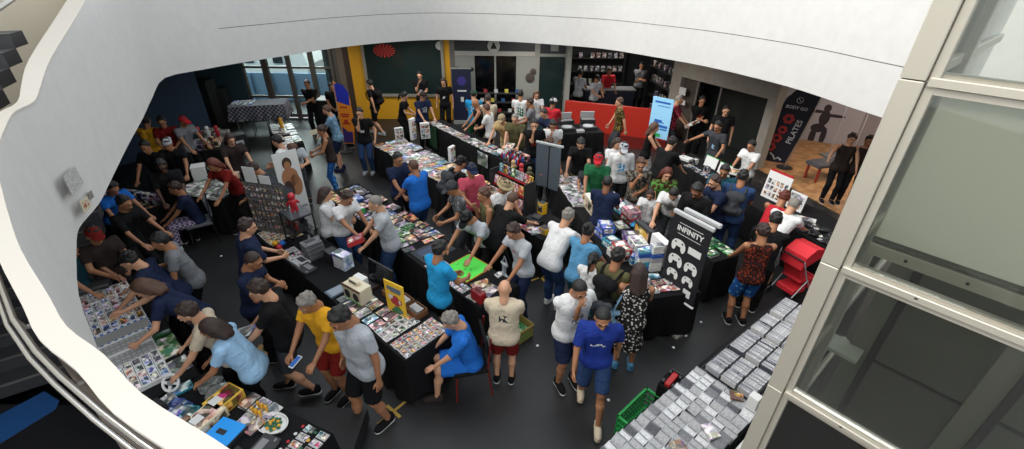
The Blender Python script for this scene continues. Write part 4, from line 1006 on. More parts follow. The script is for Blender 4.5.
    A('person with brown hair in red tank top leaning to the right table end', 787, 186, 50, 'reach', 34, top=('tank', 'r'), bot=('slim', 'k'), hair=('short', 'r'), sk='m', h=1.66)
    A('bald person in white tee leaning over the black discs at the right', 797, 193, 55, 'reach', 38, top=(T_, 'w'), bot=('short', 'g'), hair=('thin', 'g'), sk='l')
    A('person in black with dark hair just behind the orange tank top', 778, 207, 35, 'reach', 26, top=('loose', 'k'), bot=('long', 'k'), hair=('short', 'k'), sk='m', fat=.03)
    A('person in orange patterned tank top and blue denim shorts, back turned', 764, 218, 5, 'hold', 5, top=('tank', 'or'), bot=('short', 'ds'), hair=('short', 'b'), sk='m', h=1.72)
    # ---- centre aisles
    A('person in navy tee and black trousers chatting with the blue tee', 397, 156, 130, 'hold', 5, top=(T_, 'n'), hair=('short', 'k'), sk='m', h=1.74)
    A('person in bright blue tee and blue shorts chatting in the aisle', 410, 162, 305, 'hold', 4, top=(T_, 'b'), bot=('short', 'jn'), hair=('thin', 'n'), sk='m', fat=.05, h=1.76)
    a = A('person in black with cap bending to the middle table', 462, 158, 50, 'table', 24, top=(T_, 'k'), bot=('long', 'dg'), cap=('cap', 'k'), sk='m'); backpack(a, 'dg', 'charcoal backpack on the person bending beside the pink shirt')
    A('person in pink tee with navy cap at the middle table', 471, 166, 155, 'front', 5, top=(T_, 'p'), bot=('long', 'dg'), cap=('cap', 'n'), sk='m', h=1.74)
    A('person in grey speckled shirt and grey cap looking down left', 447, 185, 245, 'front', 8, top=(T_, 'gp'), bot=('long', 'dg'), cap=('cap', 'dg'), sk='m', head=28)
    A('person in white tee with black sleeves and black cap bent over cards', 463, 217, 215, 'table', 36, top=(T_, 'lg'), bot=('long', 'k'), cap=('cap', 'k'), sk='m', head=25)
    A('person in olive vest and beige shorts with hand on chin', 483, 190, 255, 'chin', 4, top=('tank', 'o'), bot=('short', 'kk'), hair=('short', 'n'), sk='m')
    A('person in white tee and tan bucket hat beside the games rack', 506, 181, 130, 'table', 18, top=(T_, 'w'), bot=('long', 'dg'), cap=('bucket', 'kk'), sk='m', hair=('short', 'n'))
    A('bald person in black leaning to the games rack, back turned', 513, 192, 45, 'reach', 36, top=('loose', 'k'), bot=('long', 'k'), hair=('thin', 'n'), sk='l', fat=.05, h=1.78)
    a = A('person in light grey tee and navy trousers at the green mat', 503, 230, 235, 'table', 12, top=(T_, 'lg'), bot=('long', 'n'), hair=('short', 'b'), sk='m', h=1.74, head=26, print_=(1, 'p', .04, .1, .16)); handbag(a, (.27, .1, .78), 'lg', 'pale grey tote bag hanging from the arm over the green mat table', .14, .03, .2, [(.18, .1, .9), (.24, .12, 1.05), (.32, .1, .9)], name='tote_bag')
    A('grey-haired person in white tee and jeans leaning to the cream boxes', 571, 208, 45, 'reach', 32, top=(T_, 'w'), bot=('long', 'jn'), hair=('short', 'g'), sk='l', fat=.03, h=1.76, shoes='w')
    a = A('person with hair bun in blue shirt at the blue boxes', 594, 226, 40, 'table', 18, top=(T_, 'sb'), bot=('long', 'te'), hair=('bun', 'k'), sk='m', h=1.66)
    A('child with black ponytail in pale pink tee between blue shirt and backpack', 592, 247, 30, 'front', 5, top=(T_, 'w'), bot=('long', 'te'), hair=('pony', 'k'), sk='m', h=1.40)
    a = A('person with black hair in olive tee carrying a black backpack', 625, 247, 40, 'front', 8, top=(T_, 'o'), bot=('long', 'k'), hair=('short', 'k'), sk='m', h=1.74); backpack(a, 'k', 'black backpack on the person in olive tee at the boxes island')
    a = A('person with dark hair in black and white spotted dress by the table corner', 637, 259, 10, 'front', 6, top=('dress', 'bw'), bot=('none', 'k'), hair=('long', 'b'), sk='m', h=1.66, shoes='sb'); handbag(a, (-.27, -.02, .90), 'lb', 'light blue shoulder bag on the spotted dress', .2, .05, .16, [(-.27, -.06, .98), (-.16, -.04, 1.34), (-.27, .04, .98)])
    a = A('person in white printed tee and navy shorts wiping the face', 584, 284, 160, 'face', 8, top=(T_, 'w'), bot=('short', 'n'), hair=('thin', 'k'), sk='m', fat=.05, h=1.76, head=25, shoes='k', print_=(1, 'g', .07, .02, .16)); handbag(a, (-.27, .12, 1.18), 'dg', 'dark grey messenger bag between white tee and blue jersey', .22, .07, .24, [(-.27, .05, 1.3), (-.15, .0, 1.50), (.05, -.12, 1.3)], rot=.4, name='messenger_bag')
    A('person in royal blue jersey and blue shorts striding across the floor', 606, 312, 188, 'walk', 8, top=('loose', 'nb'), bot=('short', 'jn'), hair=('thin', 'k'), sk='m', h=1.72, stride=-.5, shoes='cr', head=20, print_=(1, 'w', .09, .08, .12))
    A('bald person in white tee with back print and dark red shorts', 506, 280, 5, 'front', 3, top=(T_, 'cr'), bot=('short', 'dr'), hair=('bald', 'k'), sk='l', h=1.60, fat=.05, shoes='k', print_=(-1, 'dg', .06, .06, .17))
    A('person with black hair in blue polo and black shorts at the cards', 442, 242, 45, 'front', 4, top=('polo', 'bt'), bot=('short', 'k'), hair=('short', 'k'), sk='m', h=1.76, beard=True, shoes='lg')
    SEAT = A('person with grey ponytail in blue shirt sitting on a red-framed chair', 446, 317, 258, 'knees', 14, top=('loose', 'b'), bot=('short', 'b'), hair=('short', 'g'), sk='l', h=1.72, sit=True, fat=.04, head=30, shoes='br')
    A('grey-haired person in white tee and jeans holding a red box', 371, 200, 248, 'hold', 10, top=(T_, 'lg'), bot=('long', 'jn'), hair=('thin', 'g'), sk='l', fat=.04, h=1.76)
    A('person with dark brown bob in white tee behind the black display', 320, 197, 75, 'front', 5, top=(T_, 'w'), bot=('long', 'k'), hair=('bob', 'b'), sk='l', h=1.64)
    A('person with short brown hair in white tee leaning to the red box', 336, 198, 120, 'reach', 22, top=(T_, 'w'), bot=('long', 'jn'), hair=('short', 'b'), sk='m', head=22)
    A('large person in navy tee with hand raised at the hanging rack', 248, 224, 50, 'front', 8, top=('loose', 'n'), bot=('long', 'n'), hair=('short', 'b'), sk='l', fat=.06, h=1.78)
    A('person in navy tee with cropped hair above the black tee', 257, 259, 85, 'phone', 12, top=(T_, 'n'), bot=('long', 'k'), hair=('thin', 'b'), sk='m', h=1.74, head=24)
    MAG = A('person in black tee and grey shorts carrying a blue magazine', 252, 288, 258, 'hold', 8, top=(T_, 'k'), bot=('short', 'dg'), hair=('short', 'b'), sk='l', fat=.03, h=1.78, shoes='k', head=22, stride=.35)
    A('person in yellow tee with grey hair looking at a phone', 302, 304, 205, 'hold', 12, top=(T_, 'y'), bot=('short', 'dr'), hair=('short', 'g'), sk='m', fat=.03, h=1.74, head=26)
    A('person in pale grey tee and black shorts looking down beside yellow tee', 334, 318, 215, 'down', 8, top=(T_, 'lg'), bot=('short', 'k'), hair=('short', 'k'), sk='m', fat=.04, h=1.88, head=28, shoes='k', stride=.2)
    # ---- left, behind the card table and in the dark
    a = A('person with dark hair in pale blue top carrying a tan handbag', 196, 331, 255, 'hold', 22, top=(T_, 'lb'), bot=('long', 'k'), hair=('bob', 'b'), sk='m', h=1.64, fat=.03); handbag(a, (.22, -.12, .86), 't', 'tan handbag on the hip of the pale blue top', .18, .045, .13, [(.2, -.1, .95), (.0, -.0, 1.34)])
    A('person with short dark hair in dusty pink tee at the card trays', 182, 314, 248, 'table', 20, top=(T_, 'cr'), bot=('long', 'k'), hair=('short', 'b'), sk='l', beard=True)
    A('person with long brown hair in navy tee reaching over the white card trays', 134, 291, 246, ((.12, .78, 1.02), (.30, .30, .95)), 40, top=(T_, 'n'), bot=('long', 'k'), hair=('bob', 'n'), sk='l')
    a = A('person in navy tee and dark cap with green pouch leaning left', 122, 261, 250, 'table', 32, top=(T_, 'n'), bot=('long', 'k'), cap=('cap', 'k'), sk='l'); handbag(a, (.24, -.05, 1.05), 'gn', 'small green pouch slung on the navy tee by the card trays', .12, .04, .1, [(.2, 0, 1.1), (.0, .1, 1.3), (-.1, .1, 1.42)], name='pouch')
    A('person in grey tee with black hair holding a camera by the dark tables', 147, 246, 235, 'phone', 14, top=(T_, 'g'), bot=('long', 'k'), hair=('short', 'k'), sk='m')
    A('person in dark clothes and dark red cap in the left corner', 84, 243, 120, 'front', 14, top=(T_, 'br'), cap=('cap', 'dr'), sk='m', h=1.7)
    A('person in blue and green shirt under the red cap person', 86, 262, 90, 'table', 16, top=(T_, 'te'), hair=('short', 'b'), sk='m', h=1.6)
    A('person seated in navy tee and purple checked trousers at the dark table', 167, 190, 235, 'knees', 12, top=(T_, 'n'), bot=('long', 'plaid'), hair=('short', 'b'), sk='m', sit=True, h=1.74, shoes='w')
    A('person in black leaning at the left dark table, beside blue tee', 124, 205, 95, 'table', 18, top=('loose', 'k'), hair=('short', 'k'), sk='m')
    A('person in blue tee bending over toys in the dark', 116, 190, 110, 'table', 32, top=(T_, 'b'), hair=('short', 'k'), sk='m')
    A('person in mustard tee far left in the shade', 147, 123, 350, 'front', 10, top=(T_, 'y'), hair=('short', 'k'), sk='m', fat=.03, bot=('long', 'dg'))
    A('person in dark red and black far left beside mustard tee', 163, 122, 150, 'front', 10, top=(T_, 'dr'), hair=('short', 'k'), sk='m')
    A('person in grey tee and red cap leaning to the toy counter', 179, 121, 110, 'table', 18, top=(T_, 'g'), cap=('cap', 'r'), sk='m')
    A('person in black with white visor below the mustard tee', 163, 147, 160, 'table', 18, top=(T_, 'k'), cap=('visorback', 'lg'), hair=('short', 'b'), sk='m')
    A('person in black tee holding something orange in the left shade', 160, 169, 140, 'hold', 16, top=('loose', 'k'), hair=('short', 'k'), sk='d', fat=.04)
    A('person in brown tee with dark hair behind the comics table', 222, 143, 130, 'table', 12, top=(T_, 'br'), hair=('bob', 'b'), sk='l')
    A('person with auburn hair bent behind the speaker cube', 207, 167, 200, 'table', 28, top=(T_, 'dr'), hair=('bob', 'r'), sk='m')
    A('person in charcoal shirt bending left of the hanging rack', 247, 170, 260, 'table', 42, top=(T_, 'dg'), bot=('long', 'k'), hair=('short', 'b'), sk='m')
    A('person standing in black behind the left stacks', 140, 150, 170, 'table', 12, top=(T_, 'k'), hair=('short', 'k'), sk='m')
    # ---- inside the shops
    A('person in red shirt behind the counter inside the shop', 607, 66, 175, 'table', 10, top=('loose', 'r'), sk='m', h=1.74)
    A('person in grey tee at the back of the shop', 639, 60, 190, 'fold', 4, top=(T_, 'g'), sk='m', h=1.74)
    A('person in black with white cap at the shop window', 586, 80, 150, 'front', 4, top=(T_, 'lg'), bot=('long', 'k'), cap=('cap', 'k'), sk='m', h=1.62, at=(2.75, 15.35))
    A('person in pale grey shirt at the left of the shop window', 577, 72, 40, 'front', 4, top=(T_, 'lg'), sk='m', h=1.7, at=(2.25, 15.75))
    A('person with arm stretched out and dark top in the exercise studio', 853, 127, 200, 'point', 4, top=('tank', 'br'), bot=('slim', 'k'), hair=('pony', 'b'), sk='l', h=1.68)
    A('person in dark top behind the outstretched arm in the exercise studio', 869, 129, 210, 'hip', 4, top=('tank', 'br'), bot=('slim', 'k'), hair=('short', 'b'), sk='m', h=1.66)

def relax():
    pts = [[I['root'][0], I['root'][1]] for I in PLIST]; org = [tuple(p) for p in pts]; R_ = []
    for a, b, w in RECTS.values():
        a, b = Vector(a), Vector(b); L_ = (b-a).length; u = (b-a)/L_; n_ = Vector((-u.y, u.x))*(1 if w > 0 else -1); R_.append((a, u, n_, L_, abs(w)))
    cen = []
    for I in PLIST:    # plan offset of the chest from the feet
        c = (I['p1']+I['p2'])/2*I['s']; cs, sn = math.cos(I['RZ']), math.sin(I['RZ']); cen.append((c[0]*cs-c[1]*sn, c[0]*sn+c[1]*cs))
    for it in range(60):
        for i in range(len(pts)):
            for j in range(i+1, len(pts)):
                for ci, cj in ((cen[i], cen[j]), ((0, 0), (0, 0))):
                    dx = pts[j][0]+cj[0]-pts[i][0]-ci[0]; dy = pts[j][1]+cj[1]-pts[i][1]-ci[1]; d = math.hypot(dx, dy)
                    if d < .34:
                        if d < 1e-3: dx, dy, d = .01, 0, .01
                        k = (.34-d)*.25/d; pts[i][0] -= dx*k; pts[i][1] -= dy*k; pts[j][0] += dx*k; pts[j][1] += dy*k
        for i in range(len(pts)):
            for a, u, n_, L_, w in R_:
                p = Vector(pts[i])-a; s_, t_ = p.dot(u), p.dot(n_); m = .15
                if -m < s_ < L_+m and -m < t_ < w+m:
                    o = [(s_+m, u*-1), (L_+m-s_, u), (t_+m, n_*-1), (w+m-t_, n_)]; d, v = min(o, key=lambda q: q[0]); pts[i][0] += v.x*d*.6; pts[i][1] += v.y*d*.6
            dx, dy = pts[i][0]-org[i][0], pts[i][1]-org[i][1]; d = math.hypot(dx, dy)
            if d > .5: pts[i][0] = org[i][0]+dx*.5/d; pts[i][1] = org[i][1]+dy*.5/d
    big = [(round(math.hypot(p[0]-o[0], p[1]-o[1]), 2), PLIST[i]['label'][:50]) for i, (p, o) in enumerate(zip(pts, org))]
    print('MOVED', sorted(big, reverse=True)[:25])
    return [tuple(p) for p in pts]
DRY = True
crowd(); FIX = relax(); PLIST.clear(); DRY = False
crowd(); SEAT = [I for I in PLIST if 'grey ponytail' in I['label']][0]
# ================================================================ cloth-covered tables
cloth_black = M('black_tablecloth', '09090b', .85, spec=.25)
TABS = {}
def table(key, A_, B_, w, z=.75, mat=None, label='', drop=.72, step=.1):
    "front edge A -> B (plan), the table lies on its left (w > 0) or right (w < 0)"
    a, b = Vector(A_), Vector(B_); L_ = (b-a).length; u = (b-a)/L_; n_ = Vector((-u.y, u.x))*(1 if w > 0 else -1); w = abs(w)
    TABS[key] = dict(a=a, u=u, n=n_, L=L_, w=w, z=z+.003, marks=[], rz=math.atan2(u.y, u.x))
    c = a+u*L_/2+n_*w/2
    root = empty('folding_table', (c.x, c.y, 0), math.atan2(u.y, u.x)); tag(root, 'folding table under the '+label, 'table')
    MB().box((0, 0, z-.03), (L_-.04, w-.04, .04), M('grey_board', '777772', .7)).build('tabletop', root)
    for sx in (-1, 1):
        for sy in (-1, 1): MB().tube([(sx*(L_/2-.12), sy*(w/2-.1), 0), (sx*(L_/2-.12), sy*(w/2-.1), z-.05)], .014, steel, 8).build('leg', root, smooth=True)
    # cloth with soft folds
    loop = []
    def side(p0, p1):
        m = max(2, int((p1-p0).length/.05))
        for i in range(m): loop.append(p0+(p1-p0)*i/m)
    hl, hw = L_/2+.006, w/2+.006; cs = [Vector((-hl, -hw)), Vector((hl, -hw)), Vector((hl, hw)), Vector((-hl, hw))]
    for i in range(4): side(cs[i], cs[(i+1) % 4])
    vs = []; fs = []; m = len(loop); ph = random.random()*6
    for lv, (zz, off) in enumerate(((z, 0), (z-.004, .004), (z-.25, .014), (z-.5*drop/.72, .03), (z-drop, .045))):
        for i, p in enumerate(loop):
            d = Vector((max(-1, min(1, p.x/hl)) if abs(abs(p.x)-hl) < 1e-4 else 0, max(-1, min(1, p.y/hw)) if abs(abs(p.y)-hw) < 1e-4 else 0))
            q = p+d*(off+off*.7*math.sin(i*.9+ph+math.sin(i*.31)*1.5)); vs.append((q.x, q.y, zz))
    for lv in range(4):
        for i in range(m): j = (i+1) % m; fs.append((lv*m+i, (lv+1)*m+i, (lv+1)*m+j, lv*m+j))
    fs = [f[::-1] for f in fs]; fs.append(tuple(range(m)))
    o = MB().add(vs, fs, mat or cloth_black).build('tablecloth', smooth=True, loc=(c.x, c.y, 0), rz=math.atan2(u.y, u.x))
    tag(o, label, 'tablecloth'); return TABS[key]
table('T1', (-4.6, 6.65), (-1.22, 3.68), .72, label='black cloth over the table before the seated person in blue')
table('T2', (-3.75, 8.0), (-.42, 4.6), .72, label='black cloth over the card table with the green mat')
table('T3', (-3.5, 10.75), (.5, 6.35), .75, label='black cloth over the middle table with the red games rack')
table('T4', (-2.5, 12.7), (.1, 9.45), .5, label='black cloth over the comics table nearest the entrance')
def frame_only(key, A_, B_, w, z=.75):
    a, b = Vector(A_), Vector(B_); L_ = (b-a).length; u = (b-a)/L_; n_ = Vector((-u.y, u.x))*(1 if w > 0 else -1)
    TABS[key] = dict(a=a, u=u, n=n_, L=L_, w=abs(w), z=z+.003, marks=[], rz=math.atan2(u.y, u.x))
frame_only('T5', (.85, 9.0), (1.72, 4.8), .95); frame_only('T6', (3.75, 10.2), (5.15, 6.2), 1.0)
for k_, lab_ in (('T5a', 'black cloth over the comics arm of the island'), ('T5b', 'black cloth over the far packs arm of the island'), ('T5c', 'black cloth over the banner end of the island'),
                 ('T6a', 'black cloth over the far half of the long right table'), ('T6b', 'black cloth over the near half of the long right table')): table(k_, *RECTS[k_], label=lab_)
table('T7', (3.75, 4.9), (.62, 2.43), .74, label='black cloth over the grey cartridge table by the glass tower')
table('T8', (-5.36, 5.15), (-3.46, 3.44), -.78, label='black cloth over the card tray table below the white parapet')
table('T13', (-3.40, 3.49), (-1.74, 2.74), -.8, label='black cloth over the toy table below the white parapet')
table('T9', (-6.9, 8.0), (-5.6, 7.62), .95, label='black cloth over the table with the white speaker cube')
table('T10', (-8.1, 7.2), (-6.7, 6.8), .85, label='black cloth over the dark toy table at the left')
table('F1', (-6.4, 12.6), (-5.35, 10.9), -.6, label='black cloth over the small far left table')
table('TT', (1.2, 11.75), (2.5, 12.0), .85, label='black cloth over the turntable table by the red wall')
table('T11', (2.9, 6.35), (3.15, 5.75), .5, label='black cloth over the small table right of the games banner')
table('CK', (-8.62, 13.4), (-7.1, 13.8), .75, z=.95, mat=M('checked_cloth', '2a2a30', .8, kind='check', col2='7e7e88', scale=16), drop=.45, label='checked cloth on the counter by the street doors')
table('T12', (-8.6, 9.9), (-7.1, 10.4), .7, label='black cloth over the toy counter in the left shade')
WHERE = {'T1': 'table before the seated person', 'T2': 'green mat table', 'T3': 'middle table', 'T4': 'comics table by the entrance', 'T5': 'island table', 'T6': 'long right table', 'T7': 'cartridge table',
         'T8': 'card tray table', 'T13': 'toy table below the parapet', 'T9': 'speaker cube table', 'T10': 'dark toy table', 'F1': 'small far left table', 'TT': 'turntable table', 'T11': 'small table right of the banner', 'CK': 'checked counter', 'T12': 'left toy counter'}
def TP(key, s, t, dz=0):
    T = TABS[key]; p = T['a']+T['u']*s+T['n']*t; return Vector((p.x, p.y, T['z']+dz))
def st(key, px, py, z=None):
    T = TABS[key]; p = Vector(P(px, py, T['z'] if z is None else z))-T['a']; return p.dot(T['u']), p.dot(T['n'])
def mark(key, s, name): TABS[key]['marks'].append((s, name))
def near_mark(key, s):
    m = TABS[key]['marks']
    return min(m, key=lambda q: abs(q[0]-s))[1] if m else ''
# ---- printed covers
ART = {'red': ('a32626', 'd8cfc4'), 'blue': ('2a52a0', 'cfd6dd'), 'green': ('2f7a3a', 'd9dccb'), 'yellow': ('d0a83a', '9c3222'), 'black': ('17171b', '8a8a8e'), 'white': ('d4d2cc', '7c7a86'), 'pink': ('c07f86', 'e2dad4'),
       'orange': ('c06a28', 'e0d0b0'), 'teal': ('2a8aa0', 'd2e0e0'), 'grey': ('8a8b8c', 'c2c2c0'), 'brown': ('6a4630', 'c0a890'), 'violet': ('4a3470', 'b8a8c8'), 'cream': ('cfc2a4', '8a5a3a'), 'gold': ('b08a3a', 'e0cf9a')}
def art(c, sc=14): return M('printed_cover_%s_%d' % (c, sc), ART[c][0], .35, kind='art', col2=ART[c][1], scale=sc)
edge = {'w': M('white_plastic', 'cfcfcc', .5), 'k': M('dark_plastic', '1b1b1e', .45), 'g': M('grey_plastic', '77787a', .5), 'c': M('cream_card', 'c9bfa6', .7), 'gn': M('green_plastic', '2f9a4c', .4), 'b': M('blue_plastic', '2a5fae', .4), 'gd': M('mid_grey_plastic', '5c5d60', .5), 'lg': M('light_grey_plastic', 'a6a7a8', .5), 'r': M('red_plastic', 'a01f24', .45)}
IM = {}
bl_, wh_, cr_, kd_, gr_ = edge['k'], edge['w'], edge['c'], M('charcoal_plastic', '232427', .5), edge['g']
def item_mesh(kind, c):
    k = (kind, c)
    if k in IM: return IM[k]
    mb = MB()
    if kind == 'game_case':
        e = edge[{'green': 'gn', 'blue': 'b', 'white': 'w'}.get(c, 'k')]; mb.box((0, 0, .0075), (.135, .185, .015), e, bev=.002); mb.box((.003, 0, .0154), (.122, .176, .0012), art(c))
    elif kind == 'cardboard_game_box': 
        sd_ = M('card_side_'+c, {'white': 'c6c5c0', 'grey': '97989a', 'black': '1d1d20', 'brown': '70452c'}.get(c, ART[c][0]), .6); mb.box((0, 0, .0125), (.125, .18, .0246), sd_, bev=.001); mb.box((0, 0, .0252), (.115, .17, .001), art(c))
        for y in (-.0903, .0903): mb.box((-.02, y, .0125), (.06, .0012, .014), wh_ if c not in ('white', 'cream') else edge['b'])
        mb.box((-.0628, 0, .0125), (.0012, .1, .014), wh_ if c not in ('white', 'cream') else edge['b'])
    elif kind == 'small_cartridge': mb.box((0, 0, .006), (.06, .075, .012), edge['k' if c in ('black', 'blue') else 'lg'], bev=.002); mb.box((0, .004, .0125), (.05, .055, .001), art(c, 30))
    elif kind == 'carded_game': mb.box((0, 0, .004), (.095, .095, .008), edge['w'], bev=.001); mb.box((0, 0, .0084), (.08, .08, .0012), art(c, 22))
    elif kind == 'magazine': mb.box((0, 0, .003), (.2, .27, .006), art(c, 10), bev=.001)
    elif kind == 'comic_book': mb.box((0, 0, .008), (.17, .25, .016), edge['w'], bev=.001); mb.box((0, 0, .0164), (.165, .245, .001), art(c, 11))
    elif kind == 'trading_card': mb.box((0, 0, .0015), (.078, .1, .003), edge['w']); mb.box((0, 0, .0033), (.064, .086, .0006), art(c, 26))
    elif kind == 'console_box': 
        mb.box((0, 0, .06), (.3, .22, .12), M('carton_side_'+c, ART[c][0], .5), bev=.003); mb.box((0, 0, .1205), (.27, .19, .001), art(c, 12)); mb.box((-.07, .02, .1212), (.1, .1, .001), wh_)
        for y in (-.1105, .1105): mb.box((.04, y, .06), (.17, .0015, .09), art(c, 16)); mb.box((-.09, y, .06), (.06, .0015, .06), wh_)
        for x in (-.1505, .1505): mb.box((x, 0, .06), (.0015, .15, .08), art('white', 16))
    elif kind == 'toy_box': mb.box((0, 0, .07), (.11, .09, .14), art(c, 16), bev=.003); mb.box((0, -.0455, .075), (.08, .002, .09), edge['k'])
    IM[k] = mb.mesh(kind); return IM[k]
CYC = {'mix': 'red blue green yellow black white pink orange teal grey brown violet cream'.split(), 'warm': 'red orange yellow pink cream white brown'.split(), 'light': 'white grey cream white pink teal red'.split(), 'dark': 'black grey brown black blue'.split(),
       'cool': 'blue teal white grey blue'.split(), 'cards': 'white white grey pink blue red cream'.split()}
NAME = {'game_case': 'game case', 'cardboard_game_box': 'cardboard game box', 'small_cartridge': 'small cartridge', 'carded_game': 'square boxed game', 'magazine': 'magazine', 'comic_book': 'comic', 'trading_card': 'trading card', 'console_box': 'console box', 'toy_box': 'boxed toy'}
COUNT = {}
def place(kind, c, key, s, t, dz=0.0, rot=0.0, tilt=0.0):
    T = TABS[key]; p = TP(key, s, t, dz)
    o = link(kind, item_mesh(kind, c), loc=p, rz=T['rz']+rot)
    if tilt: o.rotation_euler = (tilt, 0, T['rz']+rot)
    nm = near_mark(key, s)
    tag(o, '%s printed %s %son the %s' % (c, NAME[kind], nm+' ' if nm else '', WHERE[key]), NAME[kind].split()[-1], '%ss on the %s' % (NAME[kind], WHERE[key]))
    COUNT[kind] = COUNT.get(kind, 0)+1; return o
def grid(kind, pal, key, s0, s1, t0, t1, ds, dt, jit=.006, rj=.06, rot=0.0, skip=.05, pile=0.0, dz=0.0):
    pal = CYC[pal] if isinstance(pal, str) else pal; hgt = {'game_case': .0165, 'cardboard_game_box': .0262, 'comic_book': .0175, 'magazine': .0066, 'console_box': .1215}.get(kind, .014)
    s = s0
    while s < s1:
        t = t0
        while t < t1:
            if random.random() > skip:
                n_ = 1+int(random.random() < pile)+int(random.random() < pile*.5)
                for k in range(n_): place(kind, random.choice(pal), key, s+random.uniform(-jit, jit), t+random.uniform(-jit, jit), dz+k*hgt, rot+random.uniform(-rj, rj))
            t += dt
        s += ds
def root_at(name, key, s, t, label, cat, rot=0.0, dz=0.0, group=None):
    T = TABS[key]; r = empty(name, TP(key, s, t, dz), T['rz']+rot); tag(r, label, cat, group); return r
def root_px(name, px, py, z, label, cat, rz=0.0, group=None):
    r = empty(name, (*P(px, py, z), z), rz); tag(r, label, cat, group); return r
# ================================================================ T1
mark('T1', .35, 'near the hanging rack'); mark('T1', 1.4, 'near the grey consoles'); mark('T1', 2.6, 'near the cream case'); mark('T1', 3.3, 'near the yellow sign'); mark('T1', 4.2, 'at the near corner')
def upright(ptsx, z0, base=((0, 0), (0, 0))):
    "quad on an upright plane; bottom-left and bottom-right pixels given on level z0"
    bl2, br2 = P(*ptsx[3], z0), P(*ptsx[2], z0); A_, B_ = bl2, br2
    tl, tr = Q(*ptsx[0], A_, B_), Q(*ptsx[1], A_, B_); return Vector(tl), Vector(tr), Vector((*br2, z0)), Vector((*bl2, z0))
tl, tr, br, bl2 = upright([(250, 193), (285, 187), (292, 240), (261, 236)], .78)
def rect3(tl, tr, br, bl):
    "squared-up board from four seen corners: origin bottom centre, width, height, angle"
    c = (br+bl)/2; d = (br-bl); w = d.length; h_ = ((tl.z+tr.z)/2-c.z); return c, w, h_, math.atan2(d.y, d.x)
c, w, h_, az = rect3(tl, tr, br, bl2)
rk = empty('wire_display_rack', c, az); tag(rk, 'black wire rack hung with small keyrings left of the black display frame', 'rack')
h_ = min(max(h_, .75), 1.0); w = .75
mb = MB()
for i in range(9): mb.tube([(-w/2+i*w/8, 0, -.02), (-w/2+i*w/8, 0, h_)], .004, bl_, 5)
for i in range(9): mb.tube([(-w/2, 0, i*h_/8), (w/2, 0, i*h_/8)], .004, bl_, 5)
mb.build('wire_grid', rk)
for sx in (-1, 1): MB().box((sx*w/2, .06, .0), (.02, .3, .02), bl_).build('foot', rk)
MB().box((0, .012, h_/2), (w, .004, h_), M('grey_backing_net', '6e6a68', .8)).build('backing_sheet', rk)
kc = ['red', 'grey', 'white', 'brown', 'black', 'cream']; km = {}
for cc in kc: km[cc] = MB().box((0, 0, -.025), (.046, .010, .055), art(cc, 30), bev=.002).lathe([(.004, 0), (.004, .02)], steel, 6).mesh('keyring')
for r in range(7):
    for i in range(10):
        cc = random.choice(kc); p = Vector((-w/2+.05+i*(w-.1)/9, -.014, h_-.07-r*(h_-.12)/7)); R = Matrix.Rotation(az, 3, 'Z'); p = Vector(c)+R@p
        tag(link('keyring', km[cc], loc=p, rz=az), cc+' keyring hanging on row '+['one', 'two', 'three', 'four', 'five', 'six', 'seven'][r]+' of the wire rack', 'keyring', 'keyrings hanging on the wire rack')
for (px, py, w_, hh, lab) in ((251, 184, .22, .26, 'white sign sheet with dark code square at the rack top left'), (266, 189, .2, .14, 'plain wide white sign sheet on top of the wire rack')):
    q_ = Vector(Q(px, py+4, c.xy, (c.xy+Vector((math.cos(az), math.sin(az)))))); o = MB().box((0, 0, hh/2), (w_, .006, hh), paper).build('sign_sheet', loc=(q_.x, q_.y, c.z+h_+.012), rz=az); tag(o, lab, 'sign')
pb, pr_ = P(285, 206, .0), P(302, 200, .0)
tl, tr, br, bl2 = upright([(276, 160), (293, 161), (303, 200), (287, 206)], .75)
c, w2, h2, az2 = rect3(tl, tr, br, bl2)
po = empty('stand_poster', (c.x, c.y, 0), az2); tag(po, 'tall white poster with brown-haired figure behind the wire rack', 'poster')
MB().box((0, 0, .88), (.46, .012, 1.66), paper).build('banner', po); MB().box((0, 0, .03), (.5, .22, .05), steel, bev=.01).build('base', po)
fg = MB(); fm1, fm2 = M('print_skin', '9a6a48', .7), M('print_dark', '3a261c', .7)
def disc(mb, x, z, rx, rz_, mat, y=-.0075, n=14): mb.add([(x+rx*math.cos(2*PI*k/n), y, z+rz_*math.sin(2*PI*k/n)) for k in range(n)], [tuple(range(n))], mat)
disc(fg, 0, 1.48, .09, .12, fm2); disc(fg, .0, 1.44, .06, .08, fm1, -.008); disc(fg, .0, 1.2, .16, .2, fm1); disc(fg, .08, 1.02, .12, .22, fm1); disc(fg, -.07, .95, .1, .2, fm2, -.008); fg.box((0, -.008, .55), (.4, .002, .05), M('print_grey', '8a8f98', .7)); fg.build('printed_figure', po)
